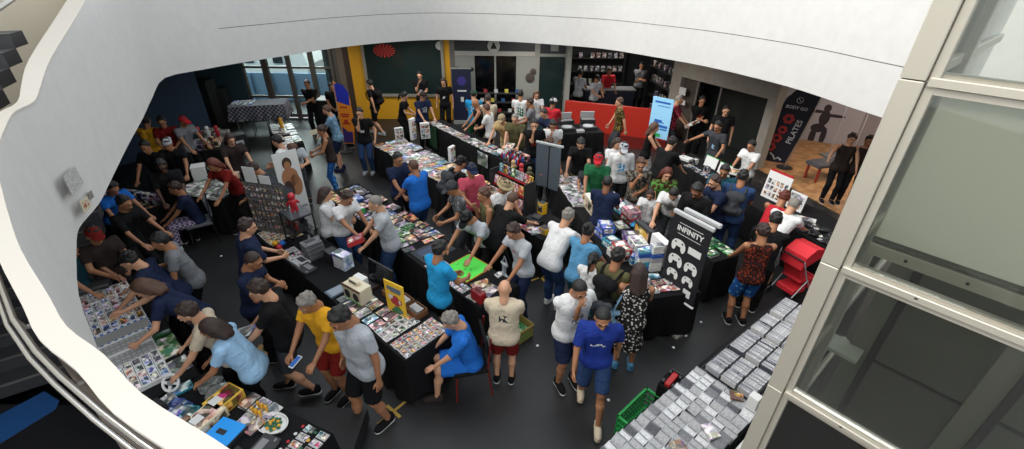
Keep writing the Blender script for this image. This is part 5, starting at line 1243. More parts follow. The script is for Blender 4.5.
# black display frame with a red figurine on top
s_, t_ = st('T1', 303, 244); r = root_at('display_stand', 'T1', s_, max(.2, t_), 'black open frame stand holding small dark goods, red figurine on top', 'stand')
mb = MB(); W_, D_, H_ = .42, .34, .5
for sx in (-1, 1):
    for sy in (-1, 1): mb.box((sx*W_/2, sy*D_/2, H_/2), (.02, .02, H_), bl_)
for z in (.02, H_):
    for sy in (-1, 1): mb.box((0, sy*D_/2, z), (W_, .018, .018), bl_)
    for sx in (-1, 1): mb.box((sx*W_/2, 0, z), (.018, D_, .018), bl_)
mb.build('frame', r); MB().box((0, 0, H_+.012), (W_-.02, D_-.02, .008), M('smoked_shelf', '44484c', .25)).build('shelf', r); MB().box((0, 0, .25), (W_-.03, D_-.03, .008), kd_).build('shelf', r)
def figurine(name, loc, col, label, sc=1.0, rz=0.0, group=None, headcol=None):
    b = Blob(.01); b.cap((0, 0, .10), (0, 0, .15), .038, .042); b.cap((.02, 0, .09), (.025, 0, .02), .022, .02); b.cap((-.02, 0, .09), (-.025, 0, .02), .022, .02)
    b.cap((.04, 0, .16), (.075, .015, .11), .016, .013); b.cap((-.04, 0, .16), (-.075, .015, .11), .016, .013)
    key = 'figbody'
    if key not in IM: v, q = b.tess(.009); IM[key] = mesh_np('figure_body', v, q, [kd_]); h_ = Blob(.01).ell((0, 0, .225), (.045, .045, .05)).ell((0, .03, .22), (.02, .02, .015)); v, q = h_.tess(.009); IM['fighead'] = mesh_np('head', v, q, [kd_])
    r_ = empty(name, loc, rz); tag(r_, label, 'figurine', group); r_.scale = (sc, sc, sc)
    link('figure_body', IM[key], r_, mats=[M('toy_'+col, CC.get(col, col), .4)]); link('head', IM['fighead'], r_, mats=[M('toy_'+(headcol or col), CC.get(headcol or col, headcol or col), .4)]); return r_
p = TP('T1', s_, max(.2, t_), H_+.018); figurine('red_figurine', p, 'r', 'large red figurine on top of the black display frame', 1.25, .6)
for i in range(8):
    figurine('small_figurine', TP('T1', s_-.14+.09*(i % 4), max(.2, t_)-.08+.16*(i//4), .256), random.choice(['dg', 'dr', 'br', 'n']), 'small dark figurine standing inside the black display frame', .55, random.random()*6, 'small figurines inside the black display frame')
for i, (px, py) in enumerate(((312, 233), (309, 240), (318, 240))):
    s2, t2 = st('T1', px, py+6); tag(MB().box((0, 0, .07), (.11 if i == 0 else .08, .004, .10), paper, rx=-.25).build('price_card', loc=TP('T1', s2, t2+.02, .0), rz=TABS['T1']['rz']), ['wide', 'left small', 'right small'][i]+' white price card standing by the black display frame', 'price card')
grid('carded_game', ['gold', 'yellow', 'cream'], 'T1', .42, .95, .08, .60, .10, .105, skip=.06)
grid('small_cartridge', ['grey', 'white', 'red', 'black'], 'T1', 1.25, 1.62, .06, .3, .068, .085)
for i, (cc, s2, t2) in enumerate((('b', 1.06, .16), ('y', .98, .08), ('r', 1.14, .07))):
    T = TP('T1', s2, t2); tag(MB().lathe([(0, 0)]+[(.05*math.sin(a*PI/10), .05-.05*math.cos(a*PI/10)) for a in range(1, 10)]+[(0, .1)], M('toy_'+cc, CC[cc], .4), 18).build('toy_ball', loc=T, smooth=True), {'b': 'blue', 'y': 'yellow', 'r': 'red'}[cc]+' toy ball beside the small cartridges near the wire rack', 'ball')
def console(r, c1, c2):
    MB().box((0, 0, .022), (.27, .2, .044), c1, bev=.006).build('shell', r); mb = MB(); mb.box((0, .03, .0455), (.16, .08, .003), c2); mb.box((0, -.085, .03), (.2, .032, .008), c2)
    for i in (-1, 1): mb.box((i*.1, -.06, .046), (.03, .02, .004), c2)
    mb.build('front_trim', r)
proto = None
for k in range(7):
    lab = 'grey retro console, %s of the leaning stack' % ['lowest', 'second', 'third', 'fourth', 'fifth', 'sixth', 'topmost'][k]
    r = root_at('game_console', 'T1', 1.72+.012*k, .38-.01*k, lab, 'console', rot=PI/2+.05*math.sin(k*2.0), dz=.0455*k, group='stacked grey consoles'); console(r, gr_ if k % 2 else edge['gd'], kd_)
for i, (s2, t2) in enumerate(((1.72, .12), (1.98, .1))):
    r = root_at('game_console', 'T1', s2, t2, ['light grey console lying in front of the console stack', 'dark console with pale trim right of the console stack'][i], 'console', rot=.1); console(r, edge['lg'] if i == 0 else kd_, kd_ if i == 0 else gr_)
def carton(name, key, s, t, dims, mat, label, cat='box', rot=0.0, dz=0, topm=None, window=None, face=None):
    r = root_at(name, key, s, t, label, cat, rot, dz); w_, d_, h_ = dims
    MB().box((0, 0, h_/2), dims, mat, bev=.004).build('carton', r)
    if topm: MB().box((0, 0, h_+.0012), (w_*.92, d_*.9, .002), topm).build('top_print', r)
    if window: MB().box((0, -d_/2-.001, h_*.52), (w_*.8, .002, h_*.6), window).build('front_print', r)
    return r
carton('black_case', 'T1', 2.06, .48, (.2, .16, .2), bl_, 'black square case between console stack and blue box', topm=kd_, window=kd_)
carton('blue_white_box', 'T1', 2.3, .52, (.26, .17, .24), art('blue', 5), 'blue and white product box behind the cream case', topm=art('blue', 8), window=wh_, rot=.15)
s_, t_ = st('T1', 352, 305); r = root_at('cartridge_case', 'T1', s_+.02, t_+.12, 'cream wooden case with handle and dark oval openings', 'case', rot=.12)
MB().box((0, 0, .12), (.36, .2, .24), cr_, bev=.008).build('shell', r); mb = MB()
for i in (-1, 1): mb.add([(i*.085+.06*math.cos(a*PI/8), -.1015, .11+.07*math.sin(a*PI/8)) for a in range(16)], [tuple(range(16))], kd_)
mb.build('oval_opening', r); MB().box((0, -.1, .235), (.37, .012, .03), M('brown_leather', '5a3a22', .6)).build('rim', r); MB().box((-.03, .0, .27), (.2, .06, .06), cr_, bev=.015).box((-.03, -.031, .275), (.14, .004, .03), kd_).build('handle', r); MB().box((-.12, .16, .11), (.2, .1, .22), edge['w'], bev=.006).build('white_insert', r)
MB().box((0, -.102, .015), (.34, .006, .03), edge['gn']).build('green_strip', r)
s_, t_ = st('T1', 376, 290); r = root_at('flat_screen', 'T1', s_+.05, .63, 'black flat screen leaning behind the cream case', 'screen', rot=.08)
MB().box((0, 0, .19), (.52, .03, .34), bl_, rx=-.15, bev=.004).build('bezel', r); MB().box((0, -.018, .19), (.48, .004, .3), M('dark_screen', '0c0f12', .12), rx=-.15).build('screen_glass', r); MB().box((0, .02, .012), (.2, .14, .02), bl_, bev=.004).build('base', r)
# dark tray with pads
ctl_b = Blob(.012); ctl_b.cap((-.045, .012, .018), (.045, .012, .018), .022).cap((-.055, .005, .018), (-.068, -.045, .014), .022, .014).cap((.055, .005, .018), (.068, -.045, .014), .022, .014); _v, _q = ctl_b.tess(.008)
ctl_me = mesh_np('pad_shell', _v, _q, [wh_]); _mb = MB()
for x, y in ((-.045, .014), (.045, .014), (-.02, -.004), (.02, -.004)): _mb.lathe([(.009, 0), (.009, .006), (.004, .008)], bl_, 10, Matrix.Translation((x, y, .036)))
ctl_b2 = _mb.mesh('thumb_sticks')
def pad(key, s, t, label, col=None, rot=0.0, dz=0, group=None):
    r = root_at('game_controller', key, s, t, label, 'controller', rot, dz, group); sh_ = link('pad_shell', ctl_me, r, mats=[col or wh_]); link('thumb_sticks', ctl_b2, sh_); return r
r = root_at('dark_tray', 'T1', 2.92, .42, 'shallow dark wooden tray right of the cream case', 'tray'); mb = MB(); mb.box((0, 0, .006), (.4, .34, .012), bl_); mb.build('bottom', r); mb = MB(); bw = M('dark_brown_wood', '3a2418', .6)
for sx in (-1, 1): mb.box((sx*.2, 0, .02), (.012, .35, .04), bw)
for sy in (-1, 1): mb.box((0, sy*.17, .02), (.41, .012, .04), bw)
mb.build('rim', r); pad('T1', 2.85, .48, 'white game controller lying in the dark tray, upper one', rot=.8, dz=.013); pad('T1', 3.0, .36, 'grey game controller lying in the dark tray, lower one', edge['lg'], rot=2.2, dz=.013)
# yellow sign on its easel
tl, tr, br, bl2 = upright([(387, 277), (410, 284), (409, 319), (390, 310)], .78); c, w_, h_, az = rect3(tl, tr, br, bl2); w_ = max(.26, min(w_, .36)); h_ = max(.38, min(h_, .5))
r = empty('yellow_sign', (c.x, c.y, .755), az); tag(r, 'yellow game poster board standing on the table before the seated person', 'sign')
MB().box((0, 0, h_/2), (w_, .014, h_), M('yellow_board', 'e0b52c', .5), bev=.002).build('board', r); mb = MB(); gp, rp_, gnp = M('print_slate', '5c6a7c', .6), M('print_crimson', 'a5303a', .6), M('print_green', '2e7a3c', .6)
mb.box((0, -.009, h_*.80), (w_*.72, .002, h_*.12), gp); mb.box((0.02, -.0095, h_*.72), (w_*.5, .002, h_*.05), gp); rngl = random.Random(3)
for k in range(9): disc(mb, rngl.uniform(-.2, .2)*w_, h_*(.45+rngl.uniform(-.1, .1)), w_*.16, h_*.09, rp_ if k % 3 else paper, -.0085-.0004*k)
for k in range(6): disc(mb, rngl.uniform(-.3, .3)*w_, h_*(.14+rngl.uniform(-.06, .08)), w_*.14, h_*.07, gnp if k % 2 else gp, -.0085-.0004*k)
mb.build('print', r); MB().box((0, .06, .1), (.02, .012, .24), bl_, rx=.35).build('strut', r)
s_, t_ = st('T1', 410, 330)
for i in range(3):
    r = root_at('card_crate', 'T1', 3.42+.27*i, .60, '%s wooden crate of cards along the back edge by the yellow sign' % ['left', 'middle', 'right'][i], 'crate'); mb = MB(); wd = M('crate_wood', '6a4426', .7)
    for sx in (-1, 1): mb.box((sx*.115, 0, .045), (.01, .18, .09), wd)
    for sy in (-1, 1): mb.box((0, sy*.085, .045), (.24, .01, .09), wd)
    mb.box((0, 0, .005), (.23, .17, .01), wd); mb.build('slats', r)
    for k in range(9):
        cc = random.choice(CYC['mix']); o = link('carded_game', item_mesh('carded_game', cc), loc=TP('T1', 3.42+.27*i-.08+.02*k, .59, .072), rz=TABS['T1']['rz']); o.rotation_euler = (0, -1.15, TABS['T1']['rz'])
        tag(o, cc+' boxed game standing in the '+['left', 'middle', 'right'][i]+' wooden crate near the yellow sign', 'game', 'games standing in the wooden crates')
tag(MB().box((0, 0, .012), (.2, .26, .024), M('steel_blue_lid', '3e4d5c', .3), bev=.004).box((0, 0, .026), (.16, .2, .004), M('smoked_lid', '707c88', .2)).build('slim_console', loc=TP('T1', 2.78, .12), rz=TABS['T1']['rz']), 'slate blue slim console right before the cream case', 'console')
grid('game_case', 'light', 'T1', 3.0, 3.55, .12, .5, .145, .195, skip=0)
grid('game_case', 'mix', 'T1', 3.62, 3.80, .12, .5, .145, .195, skip=0)
grid('carded_game', 'mix', 'T1', 3.86, 4.15, .07, .50, .1, .102, skip=0)
grid('small_cartridge', 'warm', 'T1', 4.20, 4.48, .06, .68, .066, .082, skip=.02)
# ================================================================ T2
mark('T2', .6, 'at the far end'); mark('T2', 1.8, 'before the grey-haired jeans wearer'); mark('T2', 2.9, 'near the blue polo'); mark('T2', 4.2, 'near the green mat')
grid('game_case', ['yellow', 'gold', 'yellow'], 'T2', .12, .8, .06, .2, .145, .195, pile=.5, rj=.15)
grid('cardboard_game_box', 'dark', 'T2', .2, .8, .35, .65, .14, .2, pile=.5, rj=.3)
grid('game_case', 'mix', 'T2', .95, 3.0, .1, .68, .15, .19, pile=.45, rj=.2, jit=.012)
carton('green_box', 'T2', 1.32, .12, (.09, .12, .14), edge['gn'], 'small green box on the front edge of the green mat table', topm=wh_, window=wh_)
for k in range(6): tag(MB().box((0, 0, .012), (.2, .15, .024), art(['black', 'red', 'blue', 'grey', 'violet', 'black'][k], 12), bev=.001).build('thick_book', loc=TP('T2', 1.75, .22, .035+.0245*k), rz=TABS['T2']['rz']+.1*math.sin(k*3)), '%s book, %s in the short pile on the green mat table' % (['black', 'red', 'blue', 'grey', 'violet', 'black'][k], ['lowest', 'second', 'third', 'fourth', 'fifth', 'topmost'][k]), 'book', 'book pile on the green mat table')
r = root_at('dark_mat', 'T2', 3.2, .36, 'dark grey play mat left of the green mat', 'mat'); MB().box((0, 0, .003), (.42, .6, .006), M('dark_mat', '2a2e36', .8), bev=.001).build('mat_sheet', r); MB().box((0, 0, .0065), (.3, .45, .001), M('mat_print', '39445a', .8)).build('printed_panel', r)
carton('deck_box', 'T2', 3.3, .16, (.09, .07, .04), edge['k'], 'small deck box on the dark play mat', topm=art('cream', 30))
grid('carded_game', 'light', 'T2', 3.5, 3.9, .07, .3, .1, .1)
r = root_at('green_mat', 'T2', 3.95, .46, 'bright green felt board with wooden rim on the card table', 'mat', rot=.05)
MB().box((0, 0, .012), (.5, .5, .012), M('bright_green_felt', '4fd04a', .85)).build('felt', r); mb = MB(); wy = M('yellow_wood', 'b5862f', .6)
for sx in (-1, 1): mb.box((sx*.255, 0, .011), (.014, .52, .022), wy)
for sy in (-1, 1): mb.box((0, sy*.255, .011), (.52, .014, .022), wy)
mb.build('rim', r)
for k in range(5): tag(MB().box((0, 0, .002), (.06, .005, .004), kd_).build('pin', loc=TP('T2', 3.78+.06*k, .4+.06*((k*7) % 3), .018), rz=1+k), 'thin dark pin lying on the bright green felt', 'pin', 'dark pins on the green felt')
grid('small_cartridge', 'cards', 'T2', 4.0, 4.65, .05, .2, .068, .085, skip=.1); grid('magazine', ['white', 'cream', 'grey'], 'T2', 4.4, 4.72, .34, .5, .16, .2, rj=.4)
s_, t_ = st('T2', 478, 296); r = carton('red_case', 'T2', 4.62, .1, (.2, .11, .15), edge['r'], 'red upright case on the near corner of the card table', topm=M('dark_red_lid', '6f1216', .5))
MB().tube([(-.04, 0, .152), (-.035, 0, .175), (.035, 0, .175), (.04, 0, .152)], .006, bl_, 8).build('handle', r, smooth=True)
def tub(px, py, w_, d_, h_, rz, mat, label, fill):
    r = root_px('plastic_tub', px, py, 0, label, 'tub', rz); mb = MB()
    for sx in (-1, 1): mb.box((sx*w_/2, 0, h_/2), (.012, d_, h_), mat)
    for sy in (-1, 1): mb.box((0, sy*d_/2, h_/2), (w_, .012, h_), mat)
    mb.box((0, 0, .008), (w_, d_, .016), mat); mb.build('walls', r)
    mb = MB()
    for sx in (-1, 1): mb.box((sx*(w_/2+.008), 0, h_-.01), (.02, d_+.03, .02), mat)
    for sy in (-1, 1): mb.box((0, sy*(d_/2+.008), h_-.01), (w_+.03, .02, .02), mat)
    mb.build('rim', r); c, s = math.cos(rz), math.sin(rz)
    for k in range(12):
        x, y = -w_/2+.07+(k % 6)*(w_-.14)/5, (-.25 if k < 6 else .25)*d_; q_ = Vector(r.location)+Vector((x*c-y*s, x*s+y*c, .03)); cc = random.choice(fill)
        o = link('game_case', item_mesh('game_case', cc), loc=q_+Vector((0, 0, .06)), rz=rz); o.rotation_euler = (0, -1.35, rz); tag(o, cc+' game case filed in the '+label.split(' on ')[0], 'case', 'game cases filed in the '+label.split(' on ')[0])
    return r
clear_pl = M('translucent_tub', '8fa09a', .25)
tub(490, 338, .48, .32, .24, -.75, clear_pl, 'clear tub on the floor left of the dark red shorts', ['green', 'white', 'green']); tub(518, 335, .36, .34, .22, .75, M('ochre_tub', '8f7a40', .5), 'ochre tub on the floor behind the dark red shorts', ['green', 'green', 'white'])
# ================================================================ T3
mark('T3', .7, 'at the far end'); mark('T3', 2.2, 'behind the blue aisle tee'); mark('T3', 3.6, 'near the pink tee'); mark('T3', 5.0, 'near the red games rack')
grid('comic_book', 'mix', 'T3', .15, 3.3, .12, .68, .19, .27, pile=.6, rj=.3, jit=.02)
grid('game_case', 'mix', 'T3', 3.4, 4.35, .1, .7, .15, .19, pile=.5, rj=.25)
grid('magazine', 'light', 'T3', 4.9, 5.8, .12, .3, .2, .28, pile=.6, rj=.5)
def spinner(px, py, lab, hgt=.5, w_=.2):
    r = root_px('booklet_stand', px, py, .756, lab, 'stand', .3+random.random()); MB().box((0, 0, hgt/2), (w_, .08, hgt), wh_, bev=.01).build('stand_body', r)
    for k in range(6): MB().box(((-1 if k % 2 else 1)*w_*.22, -.045, .08+(k//2)*hgt*.3), (w_*.36, .01, hgt*.22), art(random.choice(CYC['mix']), 25)).build('booklet', r)
spinner(398, 141, 'small white booklet stand at the far end of the middle table', .3, .22); spinner(412, 141, 'tall white booklet stand beside the small one on the middle table', .55, .2); spinner(424, 140, 'white booklet stand nearest the navy tee seller', .42, .24); spinner(451, 163, 'white booklet stand with dark pictures before the black cap person', .38, .2)
# red games rack
tl, tr, br, bl2 = upright([(520, 160), (552, 186), (548, 214), (519, 196)], .76); c, w_, h_, az = rect3(tl, tr, br, bl2)
s_, t_ = st('T3', 533, 204); r = root_at('games_rack', 'T3', 4.65, .5, 'stepped games rack with red shelf edges on the middle table', 'rack'); RW = .95
for k in range(3):
    MB().box((0, -.14+.12*k, .1+.2*k), (RW, .12, .012), kd_).build('shelf', r); MB().box((0, -.202+.12*k, .1+.2*k), (RW, .006, .035), edge['r']).build('shelf_edge', r)
for sx in (-1, 1): MB().box((sx*RW/2, 0, .3), (.015, .3, .6), kd_).build('side_panel', r)
for k in range(3):
    for i in range(8):
        cc = random.choice(CYC['warm'] if k < 2 else CYC['mix']); o = link('cardboard_game_box', item_mesh('cardboard_game_box', cc), loc=TP('T3', 4.65-.40+.115*i, .5-.15+.12*k, .11+.2*k+.085), rz=TABS['T3']['rz']); o.rotation_euler = (PI/2-.15, 0, TABS['T3']['rz'])
        o.scale = (.85, .85, .85); tag(o, '%s game box on the %s step of the red games rack' % (cc, ['bottom', 'middle', 'top'][k]), 'box', 'game boxes on the red rack')
for i, (cc, px, py) in enumerate((('br', 518, 168), ('t', 526, 172), ('r', 533, 158), ('gd', 540, 180))):
    figurine('mascot_figurine', TP('T3', 4.28+.22*i, .66, .535), cc if cc in CC else 'o', ['brown', 'tan', 'red', 'olive'][i]+' toy figure standing on top of the red games rack', 1.0, 3+i, None)
r = root_at('picture_box', 'T3', 4.28, .16, 'teal framed picture box left below the red games rack', 'box'); MB().box((0, 0, .12), (.2, .05, .24), edge['k'], bev=.004).build('frame', r); MB().box((0, -.027, .12), (.16, .003, .18), M('lit_teal_print', '2fa0c0', .4)).build('picture', r)
# grey flip boards
c = P(546, 183, .75); r = empty('flip_board_display', (c[0]+.02, c[1]+.05, 0), -.55); tag(r, 'pair of tall dark grey poster flip boards right of the red games rack', 'display'); sg_ = M('slate_board', '4b545c', .5)
MB().box((-.15, 0, 1.12), (.27, .03, .95), sg_, bev=.004, rz=.12).build('left_board', r); MB().box((.14, .0, 1.10), (.27, .03, .95), sg_, bev=.004, rz=-.18).build('right_board', r); MB().box((0, 0, 1.6), (.62, .05, .04), M('pale_rail', '9aa0a0', .4), bev=.006).build('top_rail', r); MB().tube([(0, .03, .0), (0, .03, 1.58)], .018, bl_, 8).build('post', r); MB().box((0, .03, .015), (.4, .4, .03), bl_, bev=.008).build('base', r)
for i, (px, py, lab) in enumerate(((556, 203, 'yellow carton between the flip boards and the cream box'), (547, 240, 'yellow carton at the near end of the middle table'))):
    if i == 0: r = carton('yellow_carton', 'T3', 5.3, .66, (.14, .12, .22), M('yellow_card', 'd8a51e', .6), lab, topm=kd_, window=art('black', 14))
    else: r = carton('yellow_carton', 'T3', 5.82, .2, (.16, .14, .1), M('yellow_card', 'd8a51e', .6), lab, topm=kd_, window=art('black', 14))
tag(MB().box((0, 0, .05), (.3, .2, .1), bl_, bev=.03).box((.05, .02, .12), (.18, .14, .06), kd_, bev=.02).build('black_bag', loc=TP('T3', 5.45, .3), rz=-.6), 'black soft bag lying at the near end of the middle table', 'bag')
# ================================================================ T4
mark('T4', .8, 'near the navy tee seller'); mark('T4', 2.4, 'near the tan shirt'); mark('T4', 3.7, 'at the near end')
grid('comic_book', 'light', 'T4', .15, 2.6, .13, .4, .2, .27, pile=.6, rj=.2, jit=.015)
grid('game_case', 'light', 'T4', 2.75, 3.4, .1, .42, .15, .2, pile=.5)
r = root_at('green_drape', 'T4', .35, -.06, 'dark green cloth hanging on the front of the comics table', 'cloth', dz=-.32)
MB().box((0, 0, 0), (.55, .008, .6), M('dark_green_cloth', '163a1e', .85)).build('sheet', r); MB().box((0, 0, .3), (.55, .014, .02), M('dark_green_cloth', '163a1e', .85)).build('hem', r)
tag(MB().box((0, 0, 0), (.42, .008, .34), art('white', 4)).build('front_poster', loc=TP('T4', 2.9, -.075, -.2), rz=TABS['T4']['rz']), 'white newspaper-like poster hung on the front of the comics table', 'poster')
bm = {}
for cc in ('r', 'b', 'w', 'dr', 'n'): bm[cc] = MB().lathe([(.022, 0), (.026, .01), (.026, .09), (.012, .12), (.012, .14), (.0, .142)], M('bottle_'+cc, CC[cc], .3), 12).mesh('bottle')
for k in range(26):
    cc = ['r', 'b', 'r', 'w', 'dr', 'n'][k % 6]; s2 = 3.5+.075*(k % 9); t2 = .08+.1*(k//9)
    tag(link('bottle', bm[cc], loc=TP('T4', s2, t2)), NM.get(cc, 'dark red')+' small paint bottle at the near end of the comics table', 'bottle', 'small bottles at the near end of the comics table')
grid('toy_box', ['red', 'white', 'pink', 'red'], 'T4', 3.5, 4.1, .42, .5, .13, .12)
r = root_at('small_screen', 'T4', 3.95, -.07, 'small dark screen with cyan letters on the comics table front', 'screen', dz=-.25); MB().box((0, 0, .12), (.3, .02, .26), bl_, bev=.004).build('bezel', r); o = link('lettering', text_mesh('TID', .14, M('cyan_letters', '3fa8d8', .4, emit=.6), .002, .003)); o.parent = r; o.matrix_local = Matrix.Translation((0, -.012, .12)) @ Matrix.Rotation(PI/2, 4, 'X')
tag(MB().lathe([(.16, 0), (.19, .02), (.18, .022), (.0, .012)], paper, 24).build('paper_plate', loc=TP('T4', 3.3, .3, .035)), 'white round plate of snacks before the olive shirt', 'plate')
# ================================================================ T5
mark('T5', .6, 'at the far end'); mark('T5', 2.0, 'near the cream boxes'); mark('T5', 3.0, 'near the blue boxes'); mark('T5', 4.0, 'at the near corner')
grid('comic_book', ['white', 'grey', 'white', 'cream'], 'T5', .12, 1.6, .13, .5, .19, .26, pile=.7, rj=.12)
grid('game_case', 'warm', 'T5', .3, 1.6, .76, .95, .15, .19, pile=.5, rj=.3)
for i, (s2, t2, w_, cc) in enumerate(((1.72, .28, .5, 'cream'), (2.22, .24, .42, 'brown'))):
    r = root_at('console_carton', 'T5', s2, t2, ['long cream carton with printed window at the island table', 'shorter brown printed carton next to the long cream carton'][i], 'box', rot=.0); MB().box((0, 0, .13), (w_, .13, .26), cr_ if i == 0 else art('cream', 6), bev=.004).build('carton', r); MB().box((0, -.067, .13), (w_*.82, .003, .17), art(cc, 9)).build('front_print', r); MB().box((0, 0, .2612), (w_*.9, .11, .002), wh_).build('lid', r)
for i, (s2, t2, dz, cc, ro_) in enumerate(((2.6, .18, 0, 'blue', .2), (2.62, .2, .1215, 'blue', -.1), (2.95, .2, 0, 'teal', .3), (2.5, .52, 0, 'black', .1), (2.85, .55, 0, 'violet', -.2), (3.2, .5, 0, 'blue', .05), (3.2, .5, .1215, 'white', -.05), (2.2, .85, 0, 'red', .3), (2.2, .84, .1215, 'pink', .1), (1.85, .85, 0, 'teal', .2), (3.25, .16, 0, 'white', .2), (3.3, .18, .1215, 'red', 0))):
    o = place('console_box', cc, 'T5', s2, t2, dz, ro_)
r = root_at('picture_carton', 'T5', 2.95, .72, 'dark upright picture carton with gold artwork at the island table', 'box', rot=.15); MB().box((0, 0, .17), (.42, .1, .34), kd_, bev=.004).build('carton', r); MB().box((0, -.052, .17), (.36, .003, .27), art('gold', 8)).build('front_print', r)
r = root_at('white_carton', 'T5', 3.45, .74, 'tall white carton with blue pattern left of the games banner', 'box', rot=.1); MB().box((0, 0, .2), (.36, .12, .4), wh_, bev=.004).build('carton', r); MB().box((0, -.062, .17), (.28, .003, .2), art('blue', 22)).build('front_print', r)
# soft wrapped packs
for i, (s2, t2, cc) in enumerate(((2.3, .9, 'gn'), (2.5, .93, 'bt'), (2.7, .92, 'gn'), (2.05, .9, 'sb'))):
    b = Blob(.02).cap((-.06, 0, .03), (.06, 0, .03), .035).ell((0, 0, .03), (.11, .08, .035)); v, q = b.tess(.014); o = link('wrapped_pack', mesh_np('wrapped_pack', v, q, [M('foil_'+cc, CC[cc], .3)]), loc=TP('T5', s2-.1, t2-.08, .007), rz=i*.6)
    tag(o, ['green shiny wrapped pack by the child in white', 'cyan shiny wrapped pack next to the green one', 'second green wrapped pack, nearer the bent grey beard', 'sky blue wrapped pack at the far side of the packs'][i], 'pack')
# towers of cases at the near end, flat cases before them
for j, (s2, t2, pal, n_) in enumerate(((3.62, .38, ['blue', 'teal', 'white'], 13), (3.66, .56, ['white', 'white', 'grey', 'blue'], 17), (3.74, .80, ['brown', 'red', 'black', 'brown'], 20))):
    for k in range(n_):
        cc = pal[(k//3) % len(pal)]; o = place('cardboard_game_box', cc, 'T5', s2+random.uniform(-.004, .004), t2+random.uniform(-.004, .004), .0262*k, random.uniform(-.04, .04))
        o['label'] = '%s game box stacked in the %s of the three towers at the island corner' % (cc, ['left', 'middle', 'right'][j]); o['group'] = 'game boxes stacked in towers'
for j, (s2, t2, n_) in enumerate(((3.45, .36, 6), (3.44, .54, 9))):
    for k in range(n_):
        cc = ['white', 'teal', 'blue'][k % 3]; o = place('cardboard_game_box', cc, 'T5', s2, t2, .0262*k, random.uniform(-.05, .05)); o['label'] = cc+' game box in the low pile behind the island corner towers'
grid('game_case', ['teal', 'white', 'blue', 'pink'], 'T5', 3.84, 4.0, .1, .6, .15, .19, skip=0); grid('game_case', ['red', 'pink', 'white', 'red'], 'T5', 3.99, 4.2, .1, .92, .15, .19, skip=0)
grid('toy_box', 'mix', 'T5', 1.2, 1.7, .74, .95, .14, .13, skip=.2)
# ---- games banner
tl3 = Vector((*P(675, 208, 1.85), 1.85)); tr3 = Vector((*P(713.5, 227, 1.85), 1.85)); az = math.atan2((tr3-tl3).y, (tr3-tl3).x); c = (tl3+tr3)/2; wB = (tr3-tl3).length
r = empty('games_banner', (c.x, c.y, .0), az); tag(r, 'black roll-up banner reading INFINITY with white controller pictures', 'banner')
MB().box((0, 0, 1.22), (wB, .012, 1.26), M('black_banner', '15151a', .6)).build('banner_sheet', r); MB().box((0, 0, 1.87), (wB+.04, .05, .05), edge['lg'], bev=.01).build('top_rail', r); MB().box((0, 0, .60), (wB+.02, .03, .03), edge['w'], bev=.006).build('bottom_rail', r)
MB().box((0, .18, 1.85), (wB*.95, .06, .05), edge['lg'], bev=.01).build('rear_rail', r)
MB().tube([(0, .03, 0), (0, .03, 1.85)], .014, steel, 8).build('post', r); MB().box((0, .03, .02), (.5, .25, .04), steel, bev=.008).build('base', r)
o = link('lettering', text_mesh('INFINITY', .105, wh_, .001, .003)); o.parent = r; o.matrix_local = Matrix.Translation((0, -.008, 1.66)) @ Matrix.Rotation(PI/2, 4, 'X')
mb = MB()
for zz in (1.74, 1.58): mb.box((0, -.0075, zz), (wB*.62, .002, .006), wh_)
def pad_icon(mb, x, z, s):
    for a, b_, rx, rz_ in ((0, 0, .09, .05), (-.07, -.05, .035, .07), (.07, -.05, .035, .07)): disc(mb, x+a*s, z+b_*s, rx*s, rz_*s, wh_, -.0078-.0003*(a > 0)-.0006*(a < 0))
    disc(mb, x-.05*s, z+.005, .014*s, .014*s, kd_, -.009); disc(mb, x+.05*s, z+.005, .014*s, .014*s, kd_, -.009)
mb.build('title_rule', r)
for x, z, q in ((-.13, 1.44, 1.1), (-.13, 1.2, 1.1), (-.13, .97, .9), (.13, 1.2, 1.0), (.13, .98, .85)): mb = MB(); pad_icon(mb, x, z, q); mb.build('controller_picture', r)
for x, z, a_, b_ in ((.13, 1.42, .2, .10), (-.1, .74, .02, .1), (.16, .76, .12, .12)): MB().box((x, -.008, z), (a_, .002, b_), wh_).build('pad_picture', r)
# ================================================================ T6
mark('T6', .6, 'at the far end'); mark('T6', 1.8, 'near the laptop signs'); mark('T6', 2.8, 'near the picture board'); mark('T6', 3.9, 'near the black discs')
grid('toy_box', ['white', 'grey', 'black', 'blue'], 'T6', .15, .5, .15, .5, .16, .14); grid('small_cartridge', 'dark', 'T6', .6, 1.4, .06, .2, .08, .1)
for i, s2 in enumerate((.88, 1.32)):
    r = root_at('laptop_sign', 'T6', s2, .5, ['left', 'right'][i]+' upright white sheet board with green edge on the long right table', 'sign', rot=.1); MB().box((0, 0, .13), (.34, .012, .24), wh_, rx=-.2, bev=.002).build('sheet', r); MB().box((0, .024, .252), (.35, .014, .012), edge['gn'], rx=-.2).build('green_edge', r); MB().box((0, .08, .01), (.3, .16, .014), kd_, bev=.003).build('base', r)
for i, (s2, t2, cc) in enumerate(((.62, .3, 'grey'), (1.08, .24, 'white'), (1.5, .25, 'cream'), (1.75, .5, 'white'))): place('toy_box', cc, 'T6', s2, t2)
r = root_at('arcade_stick', 'T6', .3, .28, 'white arcade stick with blue panel at the far end of the right table', 'controller', dz=.0, rot=.3)
MB().box((0, 0, .03), (.3, .2, .06), wh_, bev=.008).build('shell', r); MB().tube([(-.08, 0, .06), (-.08, 0, .11)], .006, bl_, 8).build('stick', r); MB().lathe([(0, .105)]+[(.018*math.sin(a*PI/8), .125-.018*math.cos(a*PI/8)) for a in range(1, 8)]+[(0, .143)], edge['r'], 12, Matrix.Translation((-.08, 0, 0))).build('knob', r, smooth=True)
